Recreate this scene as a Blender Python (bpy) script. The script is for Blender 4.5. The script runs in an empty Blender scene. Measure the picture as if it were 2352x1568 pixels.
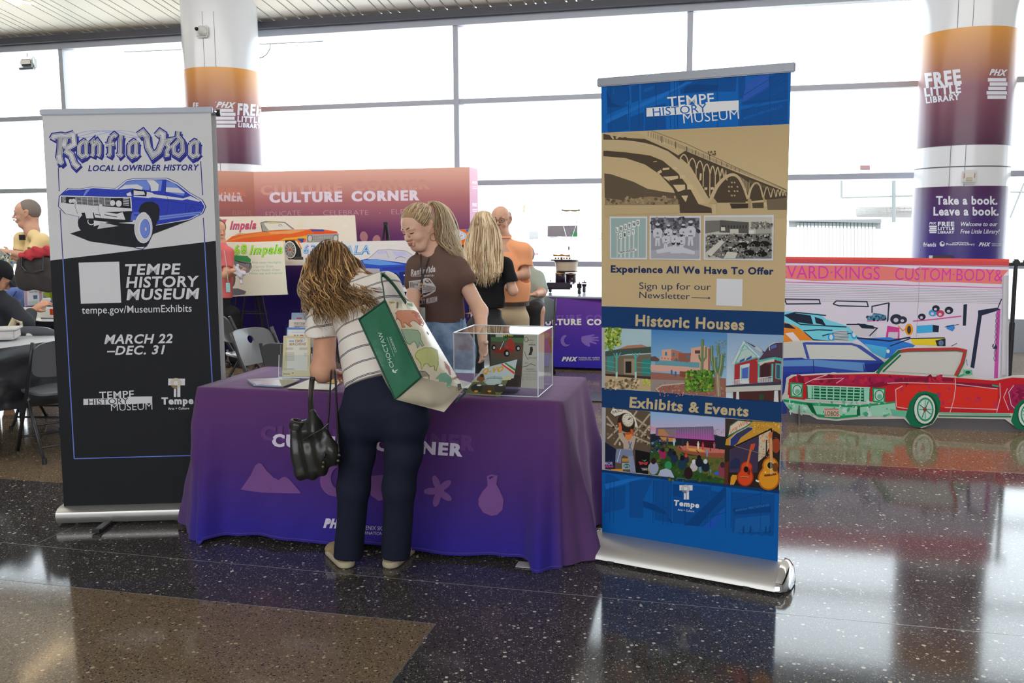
import bpy, bmesh, math, random
import numpy as np
from math import sin, cos, tan, pi, radians, atan2, sqrt, floor as ffloor
from mathutils import Vector, Matrix
from mathutils.geometry import tessellate_polygon

# ------------------------------------------------------------------ camera, sky, exposure
F, PITCH, ROLL, AISLE, HC = 2100.0, 0.125, 0.0057, 0.24, 1.53
sc = bpy.context.scene
cam = bpy.data.cameras.new('camera'); camo = bpy.data.objects.new('camera', cam)
sc.collection.objects.link(camo); sc.camera = camo
cam.sensor_width = 36.0; cam.lens = F / 2352 * 36; cam.clip_start = 0.05; cam.clip_end = 5000
cr, sr, cp, sp = cos(ROLL), sin(ROLL), cos(PITCH), sin(PITCH)
camo.matrix_world = Matrix(((cr, sr, 0, 0), (-sr * sp, cr * sp, -cp, 0), (-sr * cp, cr * cp, sp, HC), (0, 0, 0, 1)))
w = bpy.data.worlds.new('world'); sc.world = w; w.use_nodes = True
bg = w.node_tree.nodes['Background']; bg.inputs[0].default_value = (0.86, 0.94, 1.0, 1); bg.inputs[1].default_value = 5.0
sun = bpy.data.lights.new('sun', 'SUN'); sun.energy = 22; sun.angle = .01; sun.color = (1, .96, .9); suno = bpy.data.objects.new('sun', sun); sc.collection.objects.link(suno)
suno.rotation_euler = (math.radians(38), 0, math.radians(-20))   # from high behind the terminal, onto the apron
def area(name, loc, rot, size, power, col):
    l = bpy.data.lights.new(name, 'AREA'); l.shape = 'RECTANGLE'; l.size, l.size_y = size; l.energy = power; l.color = col
    o = bpy.data.objects.new(name, l); sc.collection.objects.link(o); o.location = loc; o.rotation_euler = rot; return o
area('fill_light_far', (-2.0, 6.2, 4.9), (math.radians(52), 0, -.24), (20, 1.2), 330, (1.0, .97, .93))  # added overhead fill to brighten pillars and displays at the back
area('fill_light_camera_side', (-2.5, -5.2, 3.4), (math.radians(78), 0, -.24), (16, 3.2), 560, (.93, .96, 1.0))  # added soft fill behind the camera for surfaces facing it; no window modelled there
sc.view_settings.view_transform = 'Standard'; sc.view_settings.look = 'None'
sc.view_settings.exposure = 0.0; sc.view_settings.gamma = 1.0; sc.view_settings.use_curve_mapping = False
sc.cycles.max_bounces = 8; sc.cycles.diffuse_bounces = 3; sc.cycles.glossy_bounces = 4
sc.cycles.transparent_max_bounces = 16; sc.cycles.transmission_bounces = 4
sc.cycles.caustics_reflective = False; sc.cycles.caustics_refractive = False
sc.cycles.sample_clamp_indirect = 6.0

# ------------------------------------------------------------------ geometry of the place
UX = Vector((cos(AISLE), -sin(AISLE), 0)); UY = Vector((sin(AISLE), cos(AISLE), 0)); EYE = Vector((0, 0, HC))
def W(u, v, z=0.0): return UX * u + UY * v + Vector((0, 0, z))
def ray(px, py):
    x = (px - 1176) / F; y = -(py - 784) / F
    u = x * cr + y * sr; v = -x * sr + y * cr
    return Vector((u, cp + v * sp, -sp + v * cp))
def atv(px, py, v):
    d = ray(px, py); return EYE + d * (v / d.dot(UY))
def atz(px, py, z=0.0):
    d = ray(px, py); return EYE + d * ((z - HC) / d.z)
def onplane(px, py, p0, n):
    d = ray(px, py); return EYE + d * ((p0 - EYE).dot(n) / d.dot(n))
def lin(c):
    if isinstance(c, str):
        c = c.lstrip('#'); c = [int(c[i:i + 2], 16) / 255 for i in (0, 2, 4)]
        return [x / 12.92 if x <= 0.04045 else ((x + 0.055) / 1.055) ** 2.4 for x in c]
    return list(c[:3])
def mix(a, b, t):
    a, b = lin(a), lin(b); t = min(1, max(0, t)); return [a[i] * (1 - t) + b[i] * t for i in range(3)]
GAIN = 1.5                      # printed colours: photographed value -> reflectance
def alb(c, g=None): return [min(0.9, x * (GAIN if g is None else g)) for x in lin(c)]

# ------------------------------------------------------------------ materials
def mat(name, col=(.5, .5, .5), rough=0.5, metal=0.0, spec=0.5, bump=None, coat=0.0, emit=None, alpha=None, vcol=False, noise=None, sheen=0):
    m = bpy.data.materials.new(name); m.use_nodes = True; nt = m.node_tree; b = nt.nodes['Principled BSDF']
    c = lin(col); b.inputs['Base Color'].default_value = (*c, 1)
    b.inputs['Roughness'].default_value = rough; b.inputs['Metallic'].default_value = metal
    b.inputs['Specular IOR Level'].default_value = spec
    if coat: b.inputs['Coat Weight'].default_value = coat; b.inputs['Coat Roughness'].default_value = 0.05
    if sheen: b.inputs['Sheen Weight'].default_value = sheen
    if emit: b.inputs['Emission Color'].default_value = (*lin(emit[0]), 1); b.inputs['Emission Strength'].default_value = emit[1]
    if vcol:
        a = nt.nodes.new('ShaderNodeAttribute'); a.attribute_name = 'Col'; nt.links.new(a.outputs['Color'], b.inputs['Base Color'])
    if noise:                     # (scale, amount, second colour)
        tc = nt.nodes.new('ShaderNodeTexCoord'); n = nt.nodes.new('ShaderNodeTexNoise'); n.inputs['Scale'].default_value = noise[0]; n.inputs['Detail'].default_value = 4
        r = nt.nodes.new('ShaderNodeMix'); r.data_type = 'RGBA'; nt.links.new(tc.outputs['Object'], n.inputs['Vector'])
        mr = nt.nodes.new('ShaderNodeMapRange'); mr.inputs[1].default_value = .35; mr.inputs[2].default_value = .65; mr.inputs[4].default_value = noise[1]
        nt.links.new(n.outputs[0], mr.inputs[0]); nt.links.new(mr.outputs[0], r.inputs[0])
        r.inputs[6].default_value = (*c, 1); r.inputs[7].default_value = (*lin(noise[2]), 1)
        if vcol: nt.links.new(a.outputs['Color'], r.inputs[6])
        nt.links.new(r.outputs[2], b.inputs['Base Color'])
    if bump:                      # (scale, strength, distance)
        tc = nt.nodes.new('ShaderNodeTexCoord'); n = nt.nodes.new('ShaderNodeTexNoise'); n.inputs['Scale'].default_value = bump[0]; n.inputs['Detail'].default_value = 5
        bp = nt.nodes.new('ShaderNodeBump'); bp.inputs['Strength'].default_value = bump[1]; bp.inputs['Distance'].default_value = bump[2]
        nt.links.new(tc.outputs['Object'], n.inputs['Vector']); nt.links.new(n.outputs[0], bp.inputs['Height']); nt.links.new(bp.outputs[0], b.inputs['Normal'])
    return m
def glassmat(name, tint, refl=0.08, rough=0.0):
    m = bpy.data.materials.new(name); m.use_nodes = True; nt = m.node_tree; nt.nodes.clear()
    o = nt.nodes.new('ShaderNodeOutputMaterial'); mx = nt.nodes.new('ShaderNodeMixShader'); t = nt.nodes.new('ShaderNodeBsdfTransparent'); g = nt.nodes.new('ShaderNodeBsdfGlossy')
    fr = nt.nodes.new('ShaderNodeFresnel'); fr.inputs[0].default_value = 1.35 if refl < .1 else 1.5
    t.inputs[0].default_value = (*tint, 1); g.inputs['Roughness'].default_value = rough
    ge = nt.nodes.new('ShaderNodeNewGeometry'); mm = nt.nodes.new('ShaderNodeMath'); mm.operation = 'SUBTRACT'; mm.use_clamp = True
    nt.links.new(fr.outputs[0], mm.inputs[0]); nt.links.new(ge.outputs['Backfacing'], mm.inputs[1])
    nt.links.new(mm.outputs[0], mx.inputs[0]); nt.links.new(t.outputs[0], mx.inputs[1]); nt.links.new(g.outputs[0], mx.inputs[2]); nt.links.new(mx.outputs[0], o.inputs[0])
    return m

# ------------------------------------------------------------------ objects
COL = sc.collection
def tag(o, label=None, cat=None, group=None, kind=None):
    for k, v in (('label', label), ('category', cat), ('group', group), ('kind', kind)):
        if v: o[k] = v
    return o
def empty(name, loc, label=None, cat=None, group=None):
    o = bpy.data.objects.new(name, None); COL.objects.link(o); o.location = loc; o.empty_display_size = .05
    return tag(o, label, cat, group)
def rootloc(p):
    l = Vector((0, 0, 0))
    while p is not None: l += Vector(p.location); p = p.parent
    return l
def link(me, name, parent=None, local=False, m=None, label=None):
    o = bpy.data.objects.new(name, me); COL.objects.link(o); me.name = name
    if m is not None and not me.materials:
        for q in (m if isinstance(m, (list, tuple)) else [m]): me.materials.append(q)
    if parent is not None:
        o.parent = parent
        if not local:
            me.transform(Matrix.Translation(-rootloc(parent)))
    if label: o['label'] = label
    return o
class MB:
    def __init__(s): s.v = []; s.f = []; s.c = []; s.mi = []; s.cur = None; s.m = 0
    def add(s, vs, fs, col=None):
        b = len(s.v); s.v += [tuple(v) for v in vs]; s.f += [tuple(b + i for i in f) for f in fs]; s.mi += [s.m] * len(fs)
        s.c += [col or s.cur or (.5, .5, .5)] * len(vs); return s
    def box(s, c, d, M=None, bev=0.0):
        x, y, z = d[0] / 2, d[1] / 2, d[2] / 2
        if bev:
            bm = bmesh.new(); bmesh.ops.create_cube(bm, size=1); bmesh.ops.scale(bm, vec=d, verts=bm.verts)
            bmesh.ops.bevel(bm, geom=bm.edges[:], offset=bev, segments=2, affect='EDGES'); vs = [v.co.copy() for v in bm.verts]; fs = [[v.index for v in f.verts] for f in bm.faces]; bm.free()
        else:
            vs = [Vector((a, b, e)) for a in (-x, x) for b in (-y, y) for e in (-z, z)]
            fs = [(0, 1, 3, 2), (4, 6, 7, 5), (0, 4, 5, 1), (2, 3, 7, 6), (0, 2, 6, 4), (1, 5, 7, 3)]
        c = Vector(c)
        vs = [((M @ v) if M else v) + c for v in vs]
        return s.add(vs, fs)
    def tube(s, pts, r, n=8, cap=True, flat=None):
        pts = [Vector(p) for p in pts]; N = len(pts); rr = r if isinstance(r, (list, tuple)) else [r] * N
        vs = []; fs = []; up = None
        for i, p in enumerate(pts):
            t = (pts[min(i + 1, N - 1)] - pts[max(i - 1, 0)]).normalized()
            if up is None: up = Vector((0, 0, 1)) if abs(t.z) < .9 else Vector((1, 0, 0))
            a = (up - t * up.dot(t)).normalized(); up = a; b = t.cross(a)
            for k in range(n):
                q = 2 * pi * k / n; vs.append(p + (a * cos(q) + b * sin(q) * (flat or 1)) * rr[i])
        for i in range(N - 1):
            for k in range(n): fs.append((i * n + k, i * n + (k + 1) % n, (i + 1) * n + (k + 1) % n, (i + 1) * n + k))
        if cap: fs += [tuple(range(n))[::-1], tuple((N - 1) * n + k for k in range(n))]
        return s.add(vs, fs)
    def lathe(s, prof, c, n=24, ax=None, cap=False):
        c = Vector(c); vs = []; fs = []
        for r, z in prof:
            for k in range(n):
                q = 2 * pi * k / n; v = Vector((r * cos(q), r * sin(q), z)); vs.append(c + ((ax @ v) if ax else v))
        for i in range(len(prof) - 1):
            for k in range(n): fs.append((i * n + k, i * n + (k + 1) % n, (i + 1) * n + (k + 1) % n, (i + 1) * n + k))
        if cap: fs += [tuple(range(n))[::-1], tuple((len(prof) - 1) * n + k for k in range(n))]
        return s.add(vs, fs)
    def quad(s, a, b, c, d): return s.add([a, b, c, d], [(0, 1, 2, 3)])
    def slab(s, outline, off):           # thick plate: 3D outline (planar) and offset vector
        n = len(outline); off = Vector(off); o1 = [Vector(p) for p in outline]; o2 = [p + off for p in o1]
        tr = tessellate_polygon([o1]); fs = [tuple(t) for t in tr] + [tuple(n + i for i in t[::-1]) for t in tr]
        fs += [(i, (i + 1) % n, n + (i + 1) % n, n + i) for i in range(n)]
        return s.add(o1 + o2, fs)
    def grid(s, fn, nu, nv, wrapu=False, col=None):
        vs = []; cs = []
        for j in range(nv + 1):
            for i in range(nu + (0 if wrapu else 1)):
                vs.append(fn(i / nu, j / nv)); cs.append(col(i / nu, j / nv) if col else (s.cur or (.5, .5, .5)))
        m = nu if wrapu else nu + 1; fs = []
        for j in range(nv):
            for i in range(nu): fs.append((j * m + i, j * m + (i + 1) % m, (j + 1) * m + (i + 1) % m, (j + 1) * m + i))
        b = len(s.v); s.v += [tuple(v) for v in vs]; s.f += [tuple(b + i for i in f) for f in fs]; s.c += cs; s.mi += [s.m] * len(fs); return s
    def build(s, name, m, parent=None, smooth=False, local=False, vcol=False, label=None, fixn=False):
        me = bpy.data.meshes.new(name); me.from_pydata(s.v, [], s.f)
        for q in (m if isinstance(m, (list, tuple)) else [m]): me.materials.append(q)
        if any(s.mi): me.polygons.foreach_set('material_index', s.mi)
        if vcol:
            a = me.color_attributes.new('Col', 'FLOAT_COLOR', 'POINT')
            a.data.foreach_set('color', np.array([(*c[:3], 1) for c in s.c], dtype=np.float32).ravel())
        if fixn:
            bm = bmesh.new(); bm.from_mesh(me); bmesh.ops.recalc_face_normals(bm, faces=bm.faces); bm.to_mesh(me); bm.free()
        if smooth:
            me.polygons.foreach_set('use_smooth', [True] * len(me.polygons))
            if smooth == 'auto': me.set_sharp_from_angle(angle=radians(40))
        me.update()
        return link(me, name, parent, local, label=label)
def RZ(a): return Matrix.Rotation(a, 3, 'Z')
RW = RZ(-AISLE)
def copy_tree(o, parent=None):
    c = o.copy(); COL.objects.link(c); c.parent = parent
    for ch in [x for x in bpy.data.objects if x.parent is o]: copy_tree(ch, c)
    return c

# ------------------------------------------------------------------ flat print: polygons of ink laid on a real surface
_glyph = {}
def glyphs(text, bold=0.0, shear=0.0, space=1.0):
    space += max(0, bold) * 3.2
    key = (text, bold, shear, space)
    if key not in _glyph:
        cu = bpy.data.curves.new('t', 'FONT'); cu.body = text; cu.size = 1.0; cu.offset = bold; cu.shear = shear; cu.space_character = space
        cu.resolution_u = 3; cu.dimensions = '2D'; cu.fill_mode = 'FRONT'
        ob = bpy.data.objects.new('t', cu); me = ob.to_mesh(); me.calc_loop_triangles()
        vs = [(v.co.x, v.co.y) for v in me.vertices]; fs = [tuple(t.vertices) for t in me.loop_triangles]
        ob.to_mesh_clear(); bpy.data.objects.remove(ob); bpy.data.curves.remove(cu); _glyph[key] = (vs, fs)
    return _glyph[key]
class Canvas:
    DL = 0.000007
    def __init__(s, pt, cut=None, gain=None, base=0.0002):
        s.pt = pt; s.mb = MB(); s.l = base; s.x0 = s.y0 = 0.0; s.k = 1.0; s.cut = cut; s.gain = gain
    def frame(s, x0, y0, k): s.x0, s.y0, s.k = x0, y0, k; return s
    def px(s, p): return (s.x0 + p[0] / s.k, s.y0 + p[1] / s.k)
    def emit(s, vs, fs, col, cut=None):
        cut = s.cut if cut is None else cut
        if cut:
            bm = bmesh.new(); bv = [bm.verts.new((x, y, 0)) for x, y in vs]
            for f in fs:
                try: bm.faces.new([bv[i] for i in f])
                except ValueError: pass
            xs = [v[0] for v in vs]; ys = [v[1] for v in vs]
            cx_, cy_ = (cut if isinstance(cut, tuple) else (cut, cut))
            for ax, lo, hi, st in ((0, min(xs), max(xs), cx_), (1, min(ys), max(ys), cy_)):
                if not st: continue
                t = math.ceil(lo / st) * st
                while t < hi:
                    no = (1, 0, 0) if ax == 0 else (0, 1, 0); co = (t, 0, 0) if ax == 0 else (0, t, 0)
                    bmesh.ops.bisect_plane(bm, geom=bm.verts[:] + bm.edges[:] + bm.faces[:], plane_co=co, plane_no=no); t += st
            bm.verts.index_update(); vs = [(v.co.x, v.co.y) for v in bm.verts]; fs = [[v.index for v in f.verts] for f in bm.faces]; bm.free()
        s.l += s.DL; b = len(s.mb.v)
        for x, y in vs:
            s.mb.v.append(tuple(s.pt(x, y, s.l))); s.mb.c.append(alb(col(x, y) if callable(col) else col, s.gain))
        s.mb.f += [tuple(b + i for i in f) for f in fs]; s.mb.mi += [0] * len(fs)
    def poly(s, pts, col, cut=None):
        p = [s.px(q) for q in pts]; tr = tessellate_polygon([[Vector((x, y, 0)) for x, y in p]])
        s.emit(p, [tuple(t) for t in tr], col, cut)
    def rect(s, x0, y0, x1, y1, col, cut=None): s.poly([(x0, y0), (x1, y0), (x1, y1), (x0, y1)], col, cut)
    def line(s, pts, w, col, closed=False, cut=None):
        p = [Vector(s.px(q)) for q in pts]; w = w / s.k / 2; vs = []; fs = []; n = len(p)
        if closed: p = p + [p[0]]; n += 1
        for i in range(n):
            a = p[i] - p[i - 1] if i else (p[i] - p[-2] if closed else p[1] - p[0]); b = p[i + 1] - p[i] if i < n - 1 else (p[1] - p[0] if closed else a)
            if a.length < 1e-6: a = b
            if b.length < 1e-6: b = a
            t = (a.normalized() + b.normalized()); t = t.normalized() if t.length > .2 else b.normalized()
            q = Vector((-t.y, t.x)); m = w / max(.45, abs(q.dot(Vector((-b.y, b.x)).normalized())))
            vs += [tuple(p[i] + q * m), tuple(p[i] - q * m)]
        for i in range(n - 1): fs.append((2 * i, 2 * i + 1, 2 * i + 3, 2 * i + 2))
        s.emit(vs, fs, col, cut)
    def ell(s, cx, cy, rx, ry, col, n=20, rot=0, a0=0, a1=360, w=None):
        pts = []
        for i in range(n + (0 if a1 - a0 == 360 else 1)):
            a = radians(a0 + (a1 - a0) * i / n); x, y = rx * cos(a), ry * sin(a); r = radians(rot)
            pts.append((cx + x * cos(r) - y * sin(r), cy + x * sin(r) + y * cos(r)))
        if w: s.line(pts, w, col, closed=(a1 - a0 == 360))
        else: s.poly(pts, col)
    def text(s, t, p0, p1, h, col, bold=0.0, shear=0.0, up=None, space=1.0, cut=None, bend=None, capt='H'):
        """baseline from p0 to p1, cap height h (crop units); up = direction of the letters' uprights"""
        if bold > .045:                # very heavy faces: a few slightly shifted impressions of a clean outline
            e = (bold - .04) * 1.1 * h; space += (bold - .04) * 3.2
            for dx in (-e, 0, e): s.text(t, (p0[0] + e + dx, p0[1]), (p1[0] - e + dx, p1[1]), h, col, .04, shear, up, space, cut, bend, capt)
            return
        vs, fs = glyphs(t, bold, shear, space)
        if not vs: return
        xs = [v[0] for v in vs]; lo, hi = min(xs), max(xs); cap = max(v[1] for v in glyphs(capt, bold)[0]); P0, P1 = s.px(p0), s.px(p1)
        d = (P1[0] - P0[0], P1[1] - P0[1])
        if up is None: L = sqrt(d[0] ** 2 + d[1] ** 2) or 1; up = (d[1] / L, -d[0] / L)
        hh = h / s.k; o = []
        for x, y in vs:
            t_ = (x - lo) / (hi - lo); yy = y / cap * hh
            if bend: yy += bend(t_) / s.k
            o.append((P0[0] + d[0] * t_ + up[0] * yy, P0[1] + d[1] * t_ + up[1] * yy))
        s.emit(o, fs, col, cut)
    def blobs(s, region, n, size, cols, seed=1, flat=.6, k=5):
        rnd = random.Random(seed); x0, y0, x1, y1 = region
        for _ in range(n):
            cx, cy = rnd.uniform(x0, x1), rnd.uniform(y0, y1); r = rnd.uniform(*size); a = rnd.uniform(0, 180)
            s.ell(cx, cy, r, r * rnd.uniform(flat, 1), rnd.choice(cols), n=k, rot=a)
    def build(s, name, parent, m=None, label=None):
        return s.mb.build(name, m or INK, parent, vcol=True, label=label)
def planept(p0, n):
    n = n.normalized()
    if (EYE - p0).dot(n) < 0: n = -n
    return lambda x, y, l=0.0: onplane(x, y, p0, n) + n * l
INK = mat('printing_ink', rough=.55, spec=.12, vcol=True)
INK_GLOSS = mat('printed_vinyl', rough=.25, spec=.5, vcol=True)
INK_CLOTH = mat('printed_fabric', rough=.9, spec=.1, vcol=True)
# ------------------------------------------------------------------ materials of the setting
def terrazzo(name, base, chips, dark, amt):
    m = bpy.data.materials.new(name); m.use_nodes = True; nt = m.node_tree; b = nt.nodes['Principled BSDF']; N = nt.nodes.new; L = nt.links.new
    tc = N('ShaderNodeTexCoord'); cur = None
    base_ = N('ShaderNodeRGB'); base_.outputs[0].default_value = (*lin(base), 1); cur = base_.outputs[0]
    nz = N('ShaderNodeTexNoise'); nz.inputs['Scale'].default_value = 1.3; L(tc.outputs['Object'], nz.inputs['Vector'])
    mx = N('ShaderNodeMix'); mx.data_type = 'RGBA'; mx.blend_type = 'MULTIPLY'; L(nz.outputs[0], mx.inputs[0]); L(cur, mx.inputs[6]); mx.inputs[7].default_value = (.75, .75, .75, 1); cur = mx.outputs[2]
    for sc_, thr, c in ((170, amt[0], chips[0]), (95, amt[1], chips[1]), (120, amt[2], dark), (60, amt[3], chips[2])):
        v = N('ShaderNodeTexVoronoi'); v.inputs['Scale'].default_value = sc_; v.inputs['Randomness'].default_value = 1
        L(tc.outputs['Object'], v.inputs['Vector'])
        sp_ = N('ShaderNodeSeparateColor'); L(v.outputs['Color'], sp_.inputs[0])
        g1 = N('ShaderNodeMath'); g1.operation = 'LESS_THAN'; L(sp_.outputs[0], g1.inputs[0]); g1.inputs[1].default_value = thr
        g2 = N('ShaderNodeMath'); g2.operation = 'LESS_THAN'; L(v.outputs['Distance'], g2.inputs[0])
        rr = N('ShaderNodeMath'); rr.operation = 'MULTIPLY'; L(sp_.outputs[1], rr.inputs[0]); rr.inputs[1].default_value = .5; L(rr.outputs[0], g2.inputs[1])
        g3 = N('ShaderNodeMath'); g3.operation = 'MULTIPLY'; L(g1.outputs[0], g3.inputs[0]); L(g2.outputs[0], g3.inputs[1])
        mx = N('ShaderNodeMix'); mx.data_type = 'RGBA'; L(g3.outputs[0], mx.inputs[0]); L(cur, mx.inputs[6]); mx.inputs[7].default_value = (*lin(c), 1); cur = mx.outputs[2]
    L(cur, b.inputs['Base Color']); b.inputs['Roughness'].default_value = .09; b.inputs['IOR'].default_value = 1.5
    n2 = N('ShaderNodeTexNoise'); n2.inputs['Scale'].default_value = 9; n2.inputs['Detail'].default_value = 3; L(tc.outputs['Object'], n2.inputs['Vector'])
    bp = N('ShaderNodeBump'); bp.inputs['Strength'].default_value = .06; bp.inputs['Distance'].default_value = .002; L(n2.outputs[0], bp.inputs['Height']); L(bp.outputs[0], b.inputs['Normal'])
    return m
DARKF = terrazzo('dark_terrazzo', '4d4a4b', ('a8a294', '8a8278', 'd8d2c4'), '1c1b1c', (.34, .22, .4, .12))
TANF = terrazzo('tan_terrazzo', '85745f', ('b89e7c', 'a08c74', 'ccb898'), '35302a', (.5, .42, .5, .10))
STRIP = mat('zinc_strip', (.35, .34, .32), rough=.3, metal=.6)
ALU = mat('window_frame_grey', 'a2a7b2', rough=.45, metal=.1)
ALUD = mat('dark_beam_grey', '3a3a44', rough=.5)
MULL_L = mat('mullion_lit_side', 'b9c2cc', rough=.4)  # paler than the frame: outside light on the fin sides put into the colour
WHITEP = mat('pillar_white', 'dfe2e8', rough=.16, spec=.5)
SLAT = mat('ceiling_slat_cream', 'fbf6ec', rough=.5, noise=(1.2, .35, 'f0dcc2'))
PLENUM = mat('ceiling_void_dark', '15110c', rough=.9)
PANE = glassmat('window_glass', (.97, .985, .985), .05)

# floor: dark field with tan fields, zinc strips between
fl = MB(); U0, U1, V0, V1 = -26, 16, -6, 12.05
us = [U0, -3.3, -1.1, U1]; vs_ = [V0, 3.22, 4.6, 6.09, V1]
for i in range(3):
    for j in range(4):
        tanf = (j == 0 and i < 2) or (j == 3) or (j == 2 and i == 0)
        if j == 0 and i < 2: pass
        fl.m = 1 if tanf else 0
        fl.quad(W(us[i], vs_[j]), W(us[i + 1], vs_[j]), W(us[i + 1], vs_[j + 1]), W(us[i], vs_[j + 1]))
floor_ = fl.build('floor', [DARKF, TANF]); tag(floor_, 'polished dark and tan terrazzo floor with thin metal divider strips', kind='structure')
slab = MB(); slab.box(W(-5, 3.02, -.16), (42, 18.05, .3), RW); tag(slab.build('trim_1', mat('slab_edge', (.3, .3, .3), .9)), 'concrete slab below the terrazzo', kind='structure')
for a, b in (((-26, 3.665), (16, 3.59)), ((-26, 3.22), (-1.1, 3.22)), ((-1.1, 3.22), (-1.1, -2)), ((-26, 6.09), (16, 6.09)), ((-3.3, 3.66), (-3.3, 6.09)), ((4.2, -2), (4.2, 12)), ((-8.6, 3.66), (-8.6, 12))):
    A_, B_ = W(*a), W(*b); d = (B_ - A_).normalized(); q = Vector((-d.y, d.x, 0)) * .0022
    s_ = MB(); s_.slab([A_ + q, A_ - q, B_ - q, B_ + q], (0, 0, .0004)); s_.build('divider_strip', STRIP, floor_)

# window wall at v = 12
VW = 12.0
def zc(v): return 4.33 + .158 * (VW - v)
tag(MB().box(W(-5, VW + .06, .2), (42, .18, .4), RW).build('baseboard_front', ALU), 'grey curb along the foot of the window wall', kind='structure')
win = empty('window_1', W(-5, VW, 0)); tag(win, 'tall glazed curtain wall looking onto the airfield', kind='structure')
mull_u = [-.62 - 3.03 * k for k in range(-5, 9)]
for u in mull_u:
    b = MB(); b.box(W(u, VW - .10, 2.3), (.07, .04, 4.1), RW); b.build('mullion', ALU, win)
    b = MB(); b.box(W(u, VW + .03, 2.3), (.055, .22, 4.1), RW); b.build('mullion_fin', MULL_L, win)
for z in (1.035, 2.11, 3.175):
    for i in range(len(mull_u) - 1):
        b = MB(); b.box(W((mull_u[i] + mull_u[i + 1]) / 2, VW - .06, z), (2.96, .1, .066), RW); b.build('transom', ALU, win)
for u0 in mull_u[1:]:
    for z0, z1 in ((.4, 1.0), (1.07, 2.08), (2.145, 3.14), (3.21, 4.16)):
        b = MB(); b.box(W(u0 + 1.515, VW + .02, (z0 + z1) / 2), (2.95, .012, z1 - z0), RW); b.build('pane', PANE, win)
tag(MB().box(W(-5, VW - .08, 4.195), (42, .14, .1), RW).build('trim_2', ALU), 'grey head frame along the top of the glazing', kind='structure')
tag(MB().box(W(-5, VW - .14, 4.275), (42, .26, .085), RW).build('trim_3', ALUD), 'dark beam between glazing and slatted ceiling', kind='structure')

# ceiling: sloping, cream boards with dark gaps running towards the windows
ce = MB(); e = .05
ce.slab([W(-26, -6, zc(-6) + .09), W(16, -6, zc(-6) + .09), W(16, VW + .1, zc(VW) + .09), W(-26, VW + .1, zc(VW) + .09)], (0, 0, .25))
ceil = ce.build('ceiling', PLENUM); tag(ceil, 'sloping slatted ceiling of cream boards with dark gaps', kind='structure')
rnd = random.Random(4); u = -17.0; pat = [.125, .125, .13, .27, .13, .125, .13, .2, .19, .19, .13, .2, .27]; i = 0
drift = .0
while u < 9.5:
    wd = pat[i % len(pat)] if rnd.random() < .75 else rnd.choice((.13, .2, .27)); i += 1
    g = .022
    P = [W(u + g, -2, zc(-2)), W(u + wd, -2, zc(-2)), W(u + wd, VW - .02, zc(VW - .02)), W(u + g, VW - .02, zc(VW - .02))]
    MB().slab(P, (0, 0, .02)).build('board', SLAT, ceil); u += wd
b = MB(); b.box(W(-5, -4, zc(-4) + .02), (42, 4, .04), RW); b.build('board', SLAT, ceil)

WALLM = mat('wall_paint', (.62, .61, .6), .8)
tag(MB().box(W(-5, -6.1, 4), (42, .2, 8.6), RW).build('wall_back', WALLM), 'plain light wall opposite the windows', kind='structure')
tag(MB().box(W(-26.1, 3, 4), (.2, 18, 8.6), RW).build('wall_left', WALLM), 'plain light wall at the far left end', kind='structure')
tag(MB().box(W(16.1, 3, 4), (.2, 18, 8.6), RW).build('wall_right', WALLM), 'plain light wall at the far right end', kind='structure')

# pillars
def pillar(uc, name, label):
    R = .485; vc = 11.2; root = empty(name, W(uc, vc, 0)); tag(root, label, 'pillar')
    def cyl(z0, z1, m, nm, r=R, slope=False, n=64, a=(0, 1)):
        b = MB()
        def fn(s, t):
            q = 2 * pi * s; x = uc + r * cos(q); y = vc + r * sin(q); top = zc(y) - .0 if slope else z1
            return W(x, y, z0 + (top - z0) * t)
        b.grid(fn, n, 1, wrapu=True); return b.build(nm, m, root, smooth=True)
    return root, cyl, R, vc
def cylpt(uc, vc, R):
    C = W(uc, vc)
    def f(x, y, l=0.0):
        d = ray(x, y); dx, dy = d.x, d.y; ox, oy = -C.x, -C.y; r = R + l
        A_ = dx * dx + dy * dy; B_ = ox * dx + oy * dy; D = B_ * B_ - A_ * (ox * ox + oy * oy - r * r)
        t = (-B_ - sqrt(max(D, 0))) / A_; return EYE + d * t
    return f

def ceil_hit(px, py):
    d = ray(px, py)
    if d.z < 0: o = atz(px, py, 0); d = Vector((d.x, d.y, -d.z))
    else: o = EYE.copy()
    t = (zc(0) - o.z - .158 * o.dot(UY)) / (d.z + .158 * d.dot(UY)); return o + d * t
for i, (a, b_) in enumerate((((145, 1482), (48, 1566)), ((40, 0), (72, 7)))):
    A_, B_ = ceil_hit(*a), ceil_hit(*b_); d_ = (B_ - A_).normalized(); sd_ = Vector((-d_.y, d_.x, 0)).normalized() * .035; dn = Vector((0, 0, -.012))
    r_ = empty('ceiling_light', (A_ + B_) / 2, ('warm linear light recessed in the slatted ceiling above the left foreground', 'small warm light between the ceiling slats at the top left corner')[i], 'lamp')
    MB().slab([A_ + sd_ + dn, A_ - sd_ + dn, B_ - sd_ + dn, B_ + sd_ + dn], (0, 0, .01)).build('diffuser', mat('warm_light', (.9, .8, .6), emit=((1, .72, .4), 9)), r_)
    MB().slab([A_ + sd_ * 1.3, A_ - sd_ * 1.3, B_ - sd_ * 1.3, B_ + sd_ * 1.3], (0, 0, .01)).build('housing', ALU, r_)
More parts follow.
